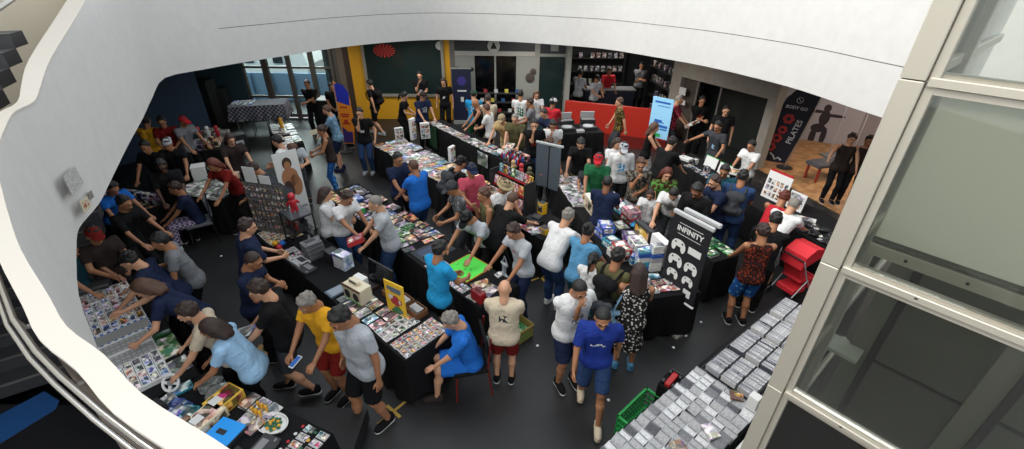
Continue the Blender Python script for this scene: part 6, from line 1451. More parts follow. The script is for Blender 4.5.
for o_ in [o_ for o_ in bpy.data.objects if o_.name.startswith('toy_box') and (o_.location-r.location).length < .3]: bpy.data.objects.remove(o_)
# picture board
tl, tr, br, bl2 = upright([(757, 166), (777, 176), (768, 200), (752, 192)], .76); r = root_at('picture_board', 'T6', 2.62, .55, 'white board of small photographs with red header on the right table', 'board', rot=.1)
MB().box((0, 0, .27), (.5, .015, .54), wh_, rx=-.12, bev=.002).build('board', r); MB().box((0, .045, .53), (.46, .012, .1), edge['r'], rx=-.12).build('header', r)
for k in range(15): MB().box((-.18+.09*(k % 5), -.0085-.12*(.1+.125*(k//5)-.27)*-1, .1+.125*(k//5)), (.065, .004, .095), art(random.choice(['grey', 'brown', 'black', 'cream']), 26), rx=-.12).build('photograph', r)
r = root_at('second_picture_board', 'T6', 3.05, .62, 'smaller leaning white photo board right of the red headed board', 'board', rot=.1); MB().box((0, 0, .17), (.32, .015, .34), wh_, rx=-.12, bev=.002).build('board', r); MB().box((0, -.012, .2), (.26, .006, .22), art('grey', 22), rx=-.12).build('photographs', r)
tag(MB().box((0, 0, .002), (.42, .34, .004), art('white', 9)).build('wide_poster', loc=TP('T6', 3.42, .42), rz=TABS['T6']['rz']+.6), 'wide white printed poster lying before the leaning white tee', 'poster')
disc_me = MB().lathe([(.02, 0), (.075, 0), (.075, .008), (.02, .008), (.02, 0)], bl_, 22).mesh('black_disc')
for k in range(34):
    s2 = 3.5+random.random()*.7; t2 = .08+random.random()*.5
    if k % 3 == 0: place('small_cartridge', random.choice(['white', 'green', 'grey']), 'T6', s2, t2, .009*(k % 4), k*.7)
    elif k % 3 == 1: tag(link('black_disc', disc_me, loc=TP('T6', s2, t2, .009*(k % 4))), 'black disc in the loose pile at the near end of the right table', 'disc', 'black discs at the near end of the right table')
    else: pad('T6', s2, t2, 'black game controller in the loose pile near the black discs', [kd_, edge['lg'], kd_][k % 3], k, .01*(k % 4), 'controllers near the black discs')
grid('game_case', ['cream', 'orange', 'yellow', 'white'], 'T6', 2.0, 2.35, .1, .4, .15, .19, pile=.3)
figurine('red_toy', TP('T6', 3.95, .7), 'r', 'small red toy behind the black discs', .9); figurine('white_toy', TP('T6', 4.1, .62), 'w', 'small white toy beside the red toy behind the black discs', .9)
# T11
grid('cardboard_game_box', ['green', 'black', 'white', 'black'], 'T11', .08, .62, .1, .26, .14, .19, pile=.6, skip=0)
grid('game_case', ['green', 'white', 'green'], 'T11', .1, .6, .42, .45, .15, .2)
# ================================================================ turntable table
for i in (0, 1):
    r = root_at('turntable', 'TT', .38+.62*i, .36, ['left', 'right'][i]+' dark turntable on the black table by the red wall', 'turntable', rot=.05)
    MB().box((0, 0, .04), (.42, .34, .08), kd_, bev=.008).build('plinth', r); MB().lathe([(.15, .08), (.15, .095), (.02, .098), (.0, .098)], edge['lg'], 28).build('platter', r, smooth=True); MB().tube([(.17, .12, .1), (.16, -.02, .11), (.11, -.08, .105)], .005, steel, 8).build('tone_arm', r, smooth=True)
r = root_at('mixer', 'TT', .70, .12, 'small silver mixer before the two turntables', 'mixer'); MB().box((0, 0, .03), (.2, .16, .06), edge['lg'], bev=.006).build('case', r)
for k in range(6): MB().lathe([(.008, .06), (.007, .072)], bl_, 8, Matrix.Translation((-.06+.04*(k % 4), -.03+.05*(k//4), 0))).build('knob', r)
for i, (s2, t2, rot) in enumerate(((.45, .68, .1), (1.1, .7, -.15))):
    r = root_at('record_case', 'TT', s2, t2, ['left', 'right'][i]+' open silver-edged record case behind the turntables', 'case', rot=rot); mb = MB()
    for sx in (-1, 1): mb.box((sx*.2, 0, .09), (.012, .22, .18), kd_)
    for sy in (-1, 1): mb.box((0, sy*.11, .09), (.4, .012, .18), kd_)
    mb.box((0, 0, .006), (.4, .22, .012), kd_); mb.build('case_body', r); MB().box((0, .13, .27), (.4, .03, .18), edge['lg'], rx=.15, bev=.004).build('lid', r)
    mb = MB()
    for k in range(12): mb.box((0, -.09+.016*k, .1), (.36, .006, .16), paper if k % 2 else kd_)
    o = mb.build('record_sleeves', r); o['kind'] = 'stuff'
# ================================================================ T7: cartridges
mark('T7', .3, 'in the far tray'); mark('T7', .9, 'in the second tray'); mark('T7', 1.4, 'in the third tray'); mark('T7', 1.9, 'in the fourth tray'); mark('T7', 2.9, 'in the loose rows'); mark('T7', 3.7, 'at the near end')
cas = {}
for nm, cc in (('grey', '8f9092'), ('dark grey', '5d5f63'), ('pale grey', 'b2b3b4'), ('charcoal', '3c3e42')):
    m_ = M('cartridge_'+nm.replace(' ', '_'), cc, .5); mb = MB(); mb.box((0, 0, .010), (.118, .13, .020), m_, bev=.003)
    mb.box((0, .056, .0204), (.1, .012, .0012), M('cartridge_groove', '66676a', .6))
    lb = MB().box((0, -.012, .0208), (.078, .075, .0012), M('cartridge_label_'+nm.replace(' ', '_'), {'grey': '989896', 'dark grey': '6c6c70', 'pale grey': 'c2c2c2', 'charcoal': '303136'}[nm], .45, kind='noise', col2={'grey': '808084', 'dark grey': '5c5c60', 'pale grey': 'a8a8ac', 'charcoal': '45464c'}[nm], scale=40)).mesh('label_sticker')
    cas[nm] = (mb.mesh('shell'), lb)
proto = {}
def cartridge(nm, key, s, t, dz, tilt, rot, label):
    r = root_at('game_cartridge', key, s, t, label, 'cartridge', rot, dz, 'grey game cartridges in overlapping rows'); r.rotation_euler = (tilt, 0, r.rotation_euler.z)
    sh_ = link('shell', cas[nm][0], r); link('label_sticker', cas[nm][1], sh_)
s2 = 2.16
row = 0
while s2 < 3.9:
    for k in range(6):
        if random.random() < .03: continue
        nm = random.choice(['grey', 'grey', 'pale grey', 'dark grey', 'grey', 'charcoal'] if row % 4 else ['grey', 'pale grey'])
        cartridge(nm, 'T7', s2+random.uniform(-.010, .010), .075+.121*k+random.uniform(-.006, .006), .020, 0.0, PI/2+random.uniform(-.09, .09), '%s game cartridge %s of the cartridge table' % (nm, 'in the far loose rows' if s2 < 2.8 else 'in the middle loose rows' if s2 < 3.35 else 'in the near loose rows'))
        o = bpy.data.objects[-1]
    row += 1; s2 += .082 if row % 4 else .125
for o_ in [o_ for o_ in bpy.data.objects if o_.name.startswith('game_cartridge')]: o_.rotation_euler = (.30, 0, o_.rotation_euler.z)
spn = {}
for nm, cc, c2 in (('white', 'b9b9b9', '6a6a72'), ('grey', '8e9094', '50525a'), ('dark', '4c4d55', 'a0a0a6')): spn[nm] = MB().box((0, 0, .062), (.0135, .16, .124), M('sleeve_'+nm, cc, .5), bev=.001).box((0, 0, .1244), (.011, .15, .001), M('spine_print_'+nm, c2, .5, kind='noise', col2=cc, scale=45)).mesh('disc_sleeve')
for j, s0 in enumerate((.12, .62, 1.12, 1.62)):
    nmz = ['farthest', 'second farthest', 'third', 'nearest'][j]
    r = root_at('display_tray', 'T7', s0+.235, .36, nmz+' dark tray of upright sleeves on the cartridge table', 'tray'); mb = MB()
    for sx in (-1, 1): mb.box((sx*.228, 0, .03), (.008, .6, .06), kd_)
    for sy in (-1, 1): mb.box((0, sy*.3, .03), (.464, .008, .06), kd_)
    mb.build('rim', r); MB().box((0, 0, .003), (.456, .6, .006), kd_).build('bottom', r)
    for c_ in range(3):
        for k in range(23):
            if random.random() < .05: continue
            nm = random.choice(['white', 'white', 'white', 'grey', 'dark']); o = link('disc_sleeve', spn[nm], loc=TP('T7', s0+.03+.0188*k, .36+(c_-1)*.185, .008), rz=TABS['T7']['rz']); o.rotation_euler = (0, .12, TABS['T7']['rz'])
            tag(o, nm+' upright disc sleeve in the '+nmz+' tray of the cartridge table', 'sleeve', 'upright disc sleeves in the '+nmz+' tray')
tag(MB().box((0, 0, .01), (.14, .19, .02), art('brown', 14), bev=.002).build('game_case', loc=TP('T7', 3.15, .5, .062), rz=.3), 'brown film-like game case on top of the loose cartridges', 'case')
tag(MB().box((0, 0, .01), (.13, .13, .02), art('orange', 14), bev=.002).build('game_case', loc=TP('T7', 3.62, .55, .062), rz=.9), 'orange game case on the near loose cartridges', 'case')
tag(MB().box((0, 0, .01), (.13, .12, .02), art('orange', 14), bev=.002).build('game_case', loc=TP('T7', 2.14, .5, .05), rz=-.3), 'small orange game case beside the white carton', 'case')
carton('white_carton', 'T7', 2.12, .66, (.1, .1, .2), wh_, 'white upright carton at the tower side of the cartridge table', topm=paper, dz=-.003)
tag(MB().box((0, 0, .01), (.12, .16, .02), art('white', 14), bev=.002).build('game_case', loc=TP('T7', 2.75, .56, .062), rz=.3), 'white game case on the middle loose cartridges', 'case')
T_7 = TABS['T7']; c_ = TP('T7', 2.9, .80, -.05); tag(MB().box((0, 0, 0), (2.2, .03, .03), wh_, bev=.004).build('edge_rail', loc=c_, rz=T_7['rz']), 'white table edge rail along the tower side of the cartridge table', 'rail')
# green crate and the toy beside it
def crate(px, py, w_, d_, h_, rz, mat, label):
    r = root_px('plastic_crate', px, py, 0, label, 'crate', rz); mb = MB()
    def wall(x, y, l, ax_):
        for k in range(4): mb.box((x, y, .02+k*(h_-.04)/3), (l, .01, .022) if ax_ == 0 else (.01, l, .022), mat)
        n_ = int(l/.05)
        for k in range(n_+1): o_ = -l/2+k*l/n_; mb.box((x+(o_ if ax_ == 0 else 0), y+(o_ if ax_ == 1 else 0), h_/2), (.01, .012, h_) if ax_ == 0 else (.012, .01, h_), mat)
    wall(0, -d_/2, w_, 0); wall(0, d_/2, w_, 0); wall(-w_/2, 0, d_, 1); wall(w_/2, 0, d_, 1); mb.build('lattice_walls', r); MB().box((0, 0, .008), (w_, d_, .012), mat).build('bottom', r)
    mb = MB()
    for sx in (-1, 1): mb.box((sx*w_/2, 0, h_), (.03, d_+.03, .02), mat, bev=.004)
    for sy in (-1, 1): mb.box((0, sy*d_/2, h_), (w_+.03, .03, .02), mat, bev=.004)
    mb.build('rim', r); return r
cg = M('bright_green_plastic', '0f8a3c', .4); r = crate(644, 424, .58, .30, .3, .74, cg, 'bright green plastic crate on the floor by the cartridge table')
for k in range(5):
    b = Blob(.02).ell((0, 0, .06), (.07, .05, .05)); v, q = b.tess(.014); c_, s_2 = math.cos(.74), math.sin(.74); x = -.2+.1*k; tag(link('wrapped_bundle', mesh_np('wrapped_bundle', v, q, [M('grey_wrap', '8c8c8a', .4)]), loc=(r.location.x+x*c_, r.location.y+x*s_2, .02)), 'grey wrapped bundle inside the bright green crate', 'bundle', 'bundles in the green crate')
r = root_px('toy_racer', 672, 389, .3, 'red and black toy racing car beyond the green crate', 'toy car', .8); r.location.z = 0
MB().box((0, 0, .25), (.3, .2, .5), cloth_black, bev=.01).build('plinth_box', r); MB().box((0, 0, .53), (.26, .07, .05), edge['r'], bev=.01).build('car_body', r); MB().box((.1, 0, .56), (.02, .14, .03), bl_).build('rear_wing', r)
for x in (-.09, .09):
    for y in (-.06, .06): MB().lathe([(.0, -.015), (.032, -.015), (.032, .015), (0, .015)], bl_, 14, Matrix.Translation((x, y, .53)) @ Matrix.Rotation(PI/2, 4, 'X')).build('wheel', r)
# ================================================================ T8: card trays, then toys
mark('T8', .8, 'in the white trays'); mark('T13', .3, 'near the steering wheel'); mark('T13', 1.0, 'near the blue case'); mark('T13', 1.6, 'at the near end')
z8 = 0
for j in range(9):
    s2 = .16+.262*j; nmz = ['first', 'second', 'third', 'fourth', 'fifth', 'sixth', 'seventh', 'eighth', 'ninth'][j]; th_ = .035
    r = root_at('card_tray', 'T8', s2, .44 if j < 5 else .50, nmz+' white card tray from the far end of the card tray table', 'tray'); hgt = .02
    kindm = M('blue_lettered_tray', '2a5cae', .6, kind='check', col2='d6dbe2', scale=30) if j == 4 else wh_
    MB().box((0, 0, .02), (.25, .62, .04), kindm, bev=.003).build('tray_body', r); mb = MB()
    for sx in (-1, 1): mb.box((sx*.12, 0, .046), (.012, .62, .014), wh_ if j != 4 else kindm)
    mb.build('rim', r); MB().box((0, 0, .041), (.22, .6, .002), M('tray_lining', '8f8f8c', .8)).build('lining', r)
    if j in (5, 6):
        cm = MB().lathe([(.018, 0), (.018, .003)], edge['lg'], 12).mesh('coin')
        for k in range(33): tag(link('coin', cm, loc=TP('T8', s2-.075+.075*(k % 3), .25+.05*(k//3), .043)), 'pale round coin in the '+nmz+' white tray', 'coin', 'coins in the white trays')
    elif j == 4: pass
    else:
        for k in range(14):
            cc = random.choice(CYC['cards'] if j != 3 else ['blue', 'yellow', 'cream', 'blue']); o = place('trading_card', cc, 'T8', s2+.055*(-1 if k % 2 else 1), (.18 if j < 5 else .24)+.086*(k//2), .062, 0, 0); o.rotation_euler = (0, .35, TABS['T8']['rz']); o.rotation_euler = (Matrix.Rotation(TABS['T8']['rz'], 4, 'Z') @ Matrix.Rotation(.42, 4, 'Y') @ Matrix.Rotation(PI/2, 4, 'Z')).to_euler()
            o['label'] = '%s trading card in the %s white tray of the card tray table' % (cc, nmz); o['group'] = 'trading cards in the white trays'
# wide game cases on the aisle side of the trays
for i, (s2, cc) in enumerate(((1.62, 'green'), (1.9, 'green'), (2.25, 'white'))):
    o = place('magazine', cc, 'T8', s2, .10, .0, PI/2+.05)
r = root_at('dark_box', 'T13', 0.08, .55, 'small black open box right of the ninth card tray', 'box'); MB().box((0, 0, .06), (.16, .12, .12), bl_, bev=.004).build('carton', r); MB().box((0, 0, .122), (.13, .09, .003), kd_).build('lid', r)
s_, t_ = st('T13', 178, 397); r = root_at('steering_wheel', 'T13', s_, t_, 'white toy steering wheel standing on the toy table below the parapet', 'wheel', rot=.4); T = Matrix.Translation((0, 0, .11)) @ Matrix.Rotation(.9, 4, 'X')
MB().tube([(T@Vector((.085*math.cos(a*PI/12), .085*math.sin(a*PI/12), 0))) for a in range(25)], .014, wh_, 10).build('rim', r, smooth=True); mb = MB(); mb.box((0, 0, 0), (.16, .03, .015), wh_, T=T, bev=.003); mb.box((0, -.04, 0), (.03, .08, .015), wh_, T=T); mb.build('spokes', r); MB().lathe([(.03, -.012), (.03, .014), (0, .016)], gr_, 16, T).build('hub', r)
grid('cardboard_game_box', ['teal', 'teal', 'blue', 'white'], 'T13', 0.01, 0.46, .26, .75, .13, .19, pile=.6, rj=.4)
grid('game_case', ['orange', 'black', 'cream'], 'T13', 0.01, 0.46, .72, .8, .15, .19, pile=.4, rj=.3)
bz = glass_mat('clear_wrap', (.85, .9, .92), .25, .1)
for i, (s2, t2) in enumerate(((.28, .12), (.44, .16), (.96, .7))): tag(MB().box((0, 0, .05), (.2, .18, .1), bz, bev=.02).build('clear_pack', loc=TP('T13', s2, t2), rz=.3*i), ['clear wrapped pack behind the steering wheel', 'clear wrapped pack beside the comic boxes', 'large clear pack at the parapet side of the blue case'][i], 'pack')
for i, (s2, t2, cc) in enumerate(((.60, .2, 'yellow'), (.64, .42, 'cream'), (.58, .64, 'brown'))): place('console_box', cc, 'T13', s2, t2, 0, PI/2)
r = root_at('blue_case', 'T13', 0.94, .44, 'bright blue flat plastic case on the toy table below the parapet', 'case', rot=.1); MB().box((0, 0, .035), (.3, .24, .07), kd_, bev=.006).build('bottom', r); ld_ = MB().box((0, 0, .075), (.29, .23, .012), M('bright_blue', '1f8fe0', .35), bev=.003).build('lid', r); MB().box((-.02, -.02, .083), (.1, .05, .006), kd_, bev=.002).build('handle', ld_)
grid('game_case', ['white', 'pink', 'cream', 'white'], 'T13', 0.81, 1.16, .08, .28, .15, .19, pile=.3)
for k in range(6): figurine('gold_figurine', TP('T13', 0.98+.055*(k % 3), .10+.07*(k//3), .035), 'y', 'small gold figure on the white game cases', .35, k, 'small gold figures on the white cases')
r = root_at('oval_tray', 'T13', 1.24, .17, 'pale oval tray of green and yellow charms', 'tray', rot=.1); MB().lathe([(.0, .004), (.15, .004), (.165, .035), (.155, .035), (.14, .012), (0, .012)], edge['w'], 28, Matrix.Diagonal((1.0, .72, 1, 1))).build('tray_shell', r, smooth=True)
charm = {c_: MB().lathe([(.014, 0), (.018, .008), (.008, .016), (0, .017)], M('charm_'+c_, CC[c_], .4), 8).mesh('charm') for c_ in ('gn', 'y', 'r', 'w', 'b')}
for k in range(26):
    a = k*2.4; rr_ = .02*math.sqrt(k); cc = ['gn', 'y', 'o'][k % 3]; cc = cc if cc in charm else 'gn'; p = TP('T13', 1.24+rr_*math.cos(a), .17+rr_*.7*math.sin(a), .016); tag(link('charm', charm[cc], loc=p), NM[cc]+' charm in the pale oval tray', 'charm', 'charms in the oval tray')
r = root_at('game_console', 'T13', 1.38, .40, 'large black console right of the bright blue case', 'console', rot=PI/2+.1); console(r, kd_, gr_)
r = root_at('game_console', 'T13', 1.24, .62, 'dark console with red light behind the bright blue case', 'console', rot=PI/2-.1); console(r, bl_, edge['r'])
for k in range(48):
    s2 = 1.52+.055*(k % 6); t2 = .06+.09*(k//6)
    if k % 3 == 0: tag(link('charm', charm[['r', 'y', 'w', 'gn'][k % 4]], loc=TP('T13', s2, t2)), NM[['r', 'y', 'w', 'gn'][k % 4]]+' charm among the cartridges at the near end of the toy table below the parapet', 'charm', 'charms at the near end')
    else: place('small_cartridge', random.choice(['white', 'teal', 'red', 'black', 'cream']), 'T13', s2+.01, t2, 0, random.uniform(-.1, .1))
# ================================================================ left tables
for k in ('T9', 'T10', 'T12', 'F1', 'CK'): mark(k, .5, 'left of centre'); mark(k, 1.1, 'right of centre')
grid('comic_book', ['white', 'grey', 'white', 'green'], 'T9', .3, 1.28, .12, .9, .18, .26, pile=.4, rj=.15)
r = root_px('speaker_cube', 190, 186, .84, 'white speaker cube standing at the left of the comics by the rack', 'speaker', .5); r.location = TP('T9', .12, .72)
MB().box((0, 0, .15), (.26, .26, .3), wh_, bev=.012).build('cabinet', r); MB().lathe([(.09, 0), (.09, .01), (.03, -.01), (0, -.01)], bl_, 20, Matrix.Translation((.131, 0, .15)) @ Matrix.Rotation(PI/2, 4, 'Y')).build('woofer', r)
grid('toy_box', 'mix', 'T9', .1, .9, .98, 1.0, .14, .1)
grid('toy_box', 'dark', 'T10', .1, 1.3, .1, .8, .17, .16, skip=.3); grid('game_case', 'warm', 'T10', .8, 1.35, .1, .6, .16, .2, pile=.4, rj=.5)
tag(MB().box((0, 0, .01), (.34, .34, .02), M('chess_check', '0e0e0e', .4, kind='check', col2='b8b8b4', scale=23.5)).build('chess_board', loc=TP('T10', 1.15, .2, .02), rz=.4), 'black and white checkered board on the dark toy table', 'board')
grid('toy_box', 'mix', 'T12', .1, 1.5, .1, .6, .16, .15, pile=.2, skip=.2)
for i, cc in enumerate(('r', 'w', 'r')): figurine('plush_toy', TP('T12', 1.0+.2*i, .55, .145), cc, ['red plush toy on the toy counter, left one', 'white plush toy between the red ones', 'red plush toy on the toy counter, right one'][i], 1.1, 3)
grid('game_case', 'light', 'F1', .1, 1.9, .1, .5, .16, .19, pile=.5, rj=.3); figurine('gold_trophy', TP('F1', .6, .3, .03), 'y', 'yellow toy figure on the small far left table', 1.1); figurine('brown_plush', TP('F1', .25, .3, .03), 'br', 'brown toy figure on the small far left table', 1.1)
grid('game_case', 'cool', 'CK', .1, .6, .2, .7, .16, .2)
# dark cabinets, tall panels and stools in the left shade
def cabinet(px, py, w_, d_, h_, mat, label, rz=0.0, name='dark_cabinet'):
    r = root_px(name, px, py, 0, label, 'cabinet', rz); MB().box((0, 0, h_/2), (w_, d_, h_), mat, bev=.008).build('body', r)
    for i in (-1, 1): dr_ = MB().box((i*w_/4, -d_/2-.006, h_*.5), (w_*.46, .012, h_*.9), mat).build('door', r); MB().box((i*.04, -d_/2-.02, h_*.55), (.012, .02, .14), steel).build('handle', dr_)
    return r
cb_ = cabinet(186, 127, 1.0, .5, 1.5, kd_, 'black cabinet standing against the teal wall', 0.0); cb_.location = (-10.2, 14.6, 0); cabinet(222, 128, .7, .5, 1.15, kd_, 'black cabinet left of the checked counter', .3)
structure('wall_left_screen', MB().box((-9.9, 12.2, 1.35), (.12, 2.6, 2.7), M('navy_curtain', '1c3248', .8), rz=-.5))
for i, (px, py, hgt) in enumerate(((214, 152, .5), (224, 152, .45), (240, 158, .55))):
    r = root_px('goods_carton', px, py, .0, ['taupe carton under the toy counter', 'white-fronted carton by the checked counter', 'grey carton by the seated staff'][i], 'box', .4*i); MB().box((0, 0, hgt/2), (.4, .35, hgt), [M('taupe_card', '6f675c', .8), M('grey_card', '8a8a86', .8), kd_][i], bev=.006).build('carton', r); MB().box((0, -.177, hgt*.6), (.2, .003, .14), paper).build('front_sticker', r)
# office chair by the checked counter
def chair(px, py, rz, seatc, framec, label, name='chair', z_seat=.45):
    r = root_px(name, px, py, 0, label, 'chair', rz); MB().box((0, 0, z_seat), (.44, .42, .05), seatc, bev=.015).build('seat', r); MB().box((0, -.21, z_seat+.3), (.42, .035, .34), seatc, bev=.012, rx=-.12).build('backrest', r)
    for sx in (-1, 1):
        MB().tube([(sx*.2, .18, z_seat-.02), (sx*.21, .2, 0)], .012, framec, 8).build('leg', r, smooth=True); MB().tube([(sx*.205, -.24, z_seat+.5), (sx*.2, -.2, z_seat), (sx*.21, -.25, 0)], .012, framec, 8).build('leg', r, smooth=True)
    return r
frc = M('red_frame', '7a1f1c', .35, .3)
o = SEAT['root']; ch = chair(455, 385, -math.radians(255), cloth_black, frc, 'red metal framed chair under the seated person in blue', 'stacking_chair'); ch.location = (o[0]-.03, o[1], 0)
for px, py, rz, lab in ((262, 138, .4, 'grey cushioned chair at the checked counter'), (160, 208, -.6, 'dark chair under the person in checked trousers')):
    ch = chair(px, py, rz, M('grey_seat', '5a5c60', .7), bl_, lab)
for I in PLIST:
    if 'purple checked' in I['label']: ch.location = (I['root'][0], I['root'][1], 0); ch.rotation_euler.z = I['RZ']
# podium, feather flags, posters
r = root_px('podium', 336, 137, 0, 'black staff podium left of the orange feather flag', 'podium', 0); MB().box((0, 0, .55), (.75, .5, 1.1), bl_, bev=.01).build('body', r); MB().box((0, 0, 1.115), (.82, .56, .03), gr_, bev=.008).build('top_board', r)
def feather(px, py, hgt, w_, rz, mat, label, lean=0.0):
    r = root_px('feather_flag', px, py, 0, label, 'flag', rz); n_ = 14; vs = []; 
    prof = [(0, .25)]+[(w_*min(1, .75+.25*math.sin(k/n_*PI)) if k < n_-4 else w_*math.cos((k-n_+4)/4*PI/2)**.8, .25+(hgt-.25)*k/n_) for k in range(n_+1)]
    poly = [(0, .25)]+[(x, z) for x, z in prof[1:]]+[(0, hgt)]
    MB().prism(poly, -.004, .004, mat, Matrix.Rotation(PI/2, 4, 'X')).build('flag_sheet', r); MB().tube([(0, 0, 0), (0, 0, hgt*.9), (.03, 0, hgt)], .012, steel, 8).build('pole', r, smooth=True); MB().lathe([(.22, 0), (.22, .03), (.05, .05), (0, .05)], bl_, 24).build('base', r); return r
r = feather(344, 155, 2.0, .42, -.12, M('orange_flag', 'd8801a', .6), 'orange and blue feather flag by the black podium')
mb = MB(); bluep = M('flag_blue', '1d2aa0', .6); 
mb.prism([(.03, 1.45), (.38, 1.35), (.40, 1.7), (.28, 1.9), (.1, 1.95), (.03, 1.9)], .006, .008, bluep, Matrix.Rotation(PI/2, 4, 'X')); mb.build('blue_panel', r)
mb = MB(); mb.prism([(.02, .28), (.30, .28), (.33, .62), (.2, .6), (.05, .75)], .006, .008, M('flag_violet', '3a2466', .6), Matrix.Rotation(PI/2, 4, 'X')); mb.build('violet_panel', r)
mb = MB()
for k, (z, l) in enumerate(((1.3, .2), (1.1, .26), (1.04, .2), (.9, .12), (.84, .24))): mb.box((.19, -.008, z), (l, .002, .045 if k != 3 else .1), M('flag_red', 'a8301c', .6))
mb.build('red_lettering', r)
# pilates feather flag
p0 = Vector((*P(769, 160, 0), 0)); r = empty('studio_flag', p0, -.55); tag(r, 'dark navy feather flag reading PILATES at the studio front', 'flag')
poly = [(-.38, .12), (.32, .12), (.46, .9), (.56, 1.6), (.66, 2.35), (.45, 2.34), (.15, 2.2), (-.1, 1.85), (-.25, 1.3)]
MB().prism(poly, -.004, .004, M('navy_flag', '0e1428', .6), Matrix.Rotation(PI/2, 4, 'X')).build('flag_sheet', r); MB().tube([(.34, .01, 0), (.48, .01, .9), (.6, .01, 1.7), (.68, .01, 2.4)], .012, steel, 8).build('pole', r, smooth=True); MB().lathe([(.2, 0), (.2, .03), (0, .04)], bl_, 20, Matrix.Translation((.34, 0, 0))).build('base', r)
def vt(txt, x, z, size, mat, ang):
    o = link('lettering', text_mesh(txt, size, mat, .002, .003)); o.parent = r; o.matrix_local = Matrix.Translation((x, -.008, z)) @ Matrix.Rotation(PI/2, 4, 'X') @ Matrix.Rotation(ang, 4, 'Z')
wl = M('white_lettering', 'c9ccd2', .5); vt('PILATES', .30, 1.0, .19, wl, PI/2-.17); vt('BODY GO', .18, 1.62, .11, wl, -.05)
mb = MB(); rl = M('red_flag_lettering', 'b03028', .5)
for x, z, rr_ in ((.08, 1.32, .13), (.02, 1.02, .11), (-.05, .78, .12), (-.14, .52, .13), (-.22, .3, .08)):
    mb = MB()
    for a in range(6): disc(mb, x+rr_*.6*math.cos(a*PI/3), z+rr_*.6*math.sin(a*PI/3), rr_*.45, rr_*.45, rl, -.006-.0003*a)
    disc(mb, x, z, rr_*.4, rr_*.4, M('navy_flag', '0e1428', .6), -.009); mb.build('red_emblem', r); mb = MB()
mb = MB(); T = Matrix.Rotation(PI/2, 4, 'X')
mb.tube([(.2+.07*math.cos(a*PI/10), -.01, 1.82+.07*math.sin(a*PI/10)) for a in range(21)], .008, wl, 6); mb.tube([(.16, -.01, 1.86), (.24, -.01, 1.78)], .008, wl, 6); mb.tube([(-.1, -.01, .36), (.0, -.01, .28), (.04, -.01, .2), (.12, -.01, .26), (.2, -.01, .2)], .022, wl, 6); mb.build('round_logo', r)
# blue event poster
tl, tr, br, bl2 = upright([(656, 99), (678, 104), (672, 139), (651, 134)], .55); c, w_, h_, az = rect3(tl, tr, br, bl2)
r = empty('easel_poster', (c.x-.18, c.y, 0), az); tag(r, 'pale blue event poster on an easel by the black doorway', 'poster'); w_ = .6
MB().box((0, 0, 1.15), (w_, .02, 1.1), M('pale_blue_print', '8fc6e6', .5), bev=.002).build('board', r); mb = MB(); dkb = M('deep_blue_print', '1f5aa8', .5)
for z, l, x, th_ in ((1.58, .45, 0, .05), (1.48, .35, .05, .02), (1.08, .22, -.05, .06), (1.04, .3, -.02, .03), (.94, .25, .12, .07), (.86, .2, .14, .04)): mb.box((x, -.0115, z), (l, .002, th_), dkb)
mb.build('lettering_lines', r); MB().box((-.08, -.0115, .68), (.32, .002, .1), edge['gn']).build('green_strip', r)
for sx in (-1, 1): MB().tube([(sx*.25, .02, 1.65), (sx*.3, .02, 0)], .014, bl_, 6).build('easel_leg', r)
# studio: mural figure and exercise bench
r = empty('wall_mural', (0, 0, 0)); 
mA, mB_ = Vector((9.0, 13.72)), Vector((12.6, 11.75)); 
def mp(px, py): return Vector(Q(px, py, (8.1, 14.35), (13.7, 11.3)))
c = mp(820, 118); r.location = c; r.rotation_euler.z = -.5; tag(r, 'wall picture of a dark leaping dancer on white in the studio', 'picture')
MB().box((0, .0, 0), (1.9, .03, 1.9), M('studio_poster', 'a39ea4', .7)).build('panel', r); mb = MB(); dk2 = M('mural_dark', '2a2228', .7)
for x, z, a, b_ in ((.0, .5, .1, .12), (.0, .2, .14, .24), (-.08, -.12, .2, .14), (.22, .3, .3, .05), (-.25, .38, .25, .05), (-.16, -.4, .09, .3), (.12, -.35, .08, .28)): disc(mb, x, z, a, b_, dk2, -.017-.0004*abs(x))
mb.build('dancer_print', r); MB().box((-.75, -.018, .3), (.3, .002, .9), M('mural_red', '8a3034', .7)).build('red_print', r)
r = root_px('exercise_bench', 822, 172, 0, 'grey padded exercise bench with red legs on the studio floor', 'bench', .3); MB().box((0, 0, .45), (1.1, .42, .09), M('grey_pad', '4a4a50', .6), bev=.02).build('pad', r)
for sx in (-1, 1):
    for sy in (-1, 1): MB().box((sx*.45, sy*.16, .2), (.05, .05, .41), M('red_leg', '8a2a20', .5), bev=.005).build('leg', r)
r = root_px('exercise_tower', 838, 150, 0, 'thin white exercise tower behind the bench in the studio', 'frame', .2); mb = MB()
for sx in (-1, 1): mb.tube([(sx*.4, 0, 0), (sx*.4, 0, 1.5)], .011, edge['lg'], 8)
mb.tube([(-.4, 0, 1.5), (.4, 0, 1.5)], .011, edge['w'], 8); mb.build('uprights', r, smooth=True); MB().box((0, 0, .03), (1.0, .5, .05), gr_, bev=.01).build('base', r)
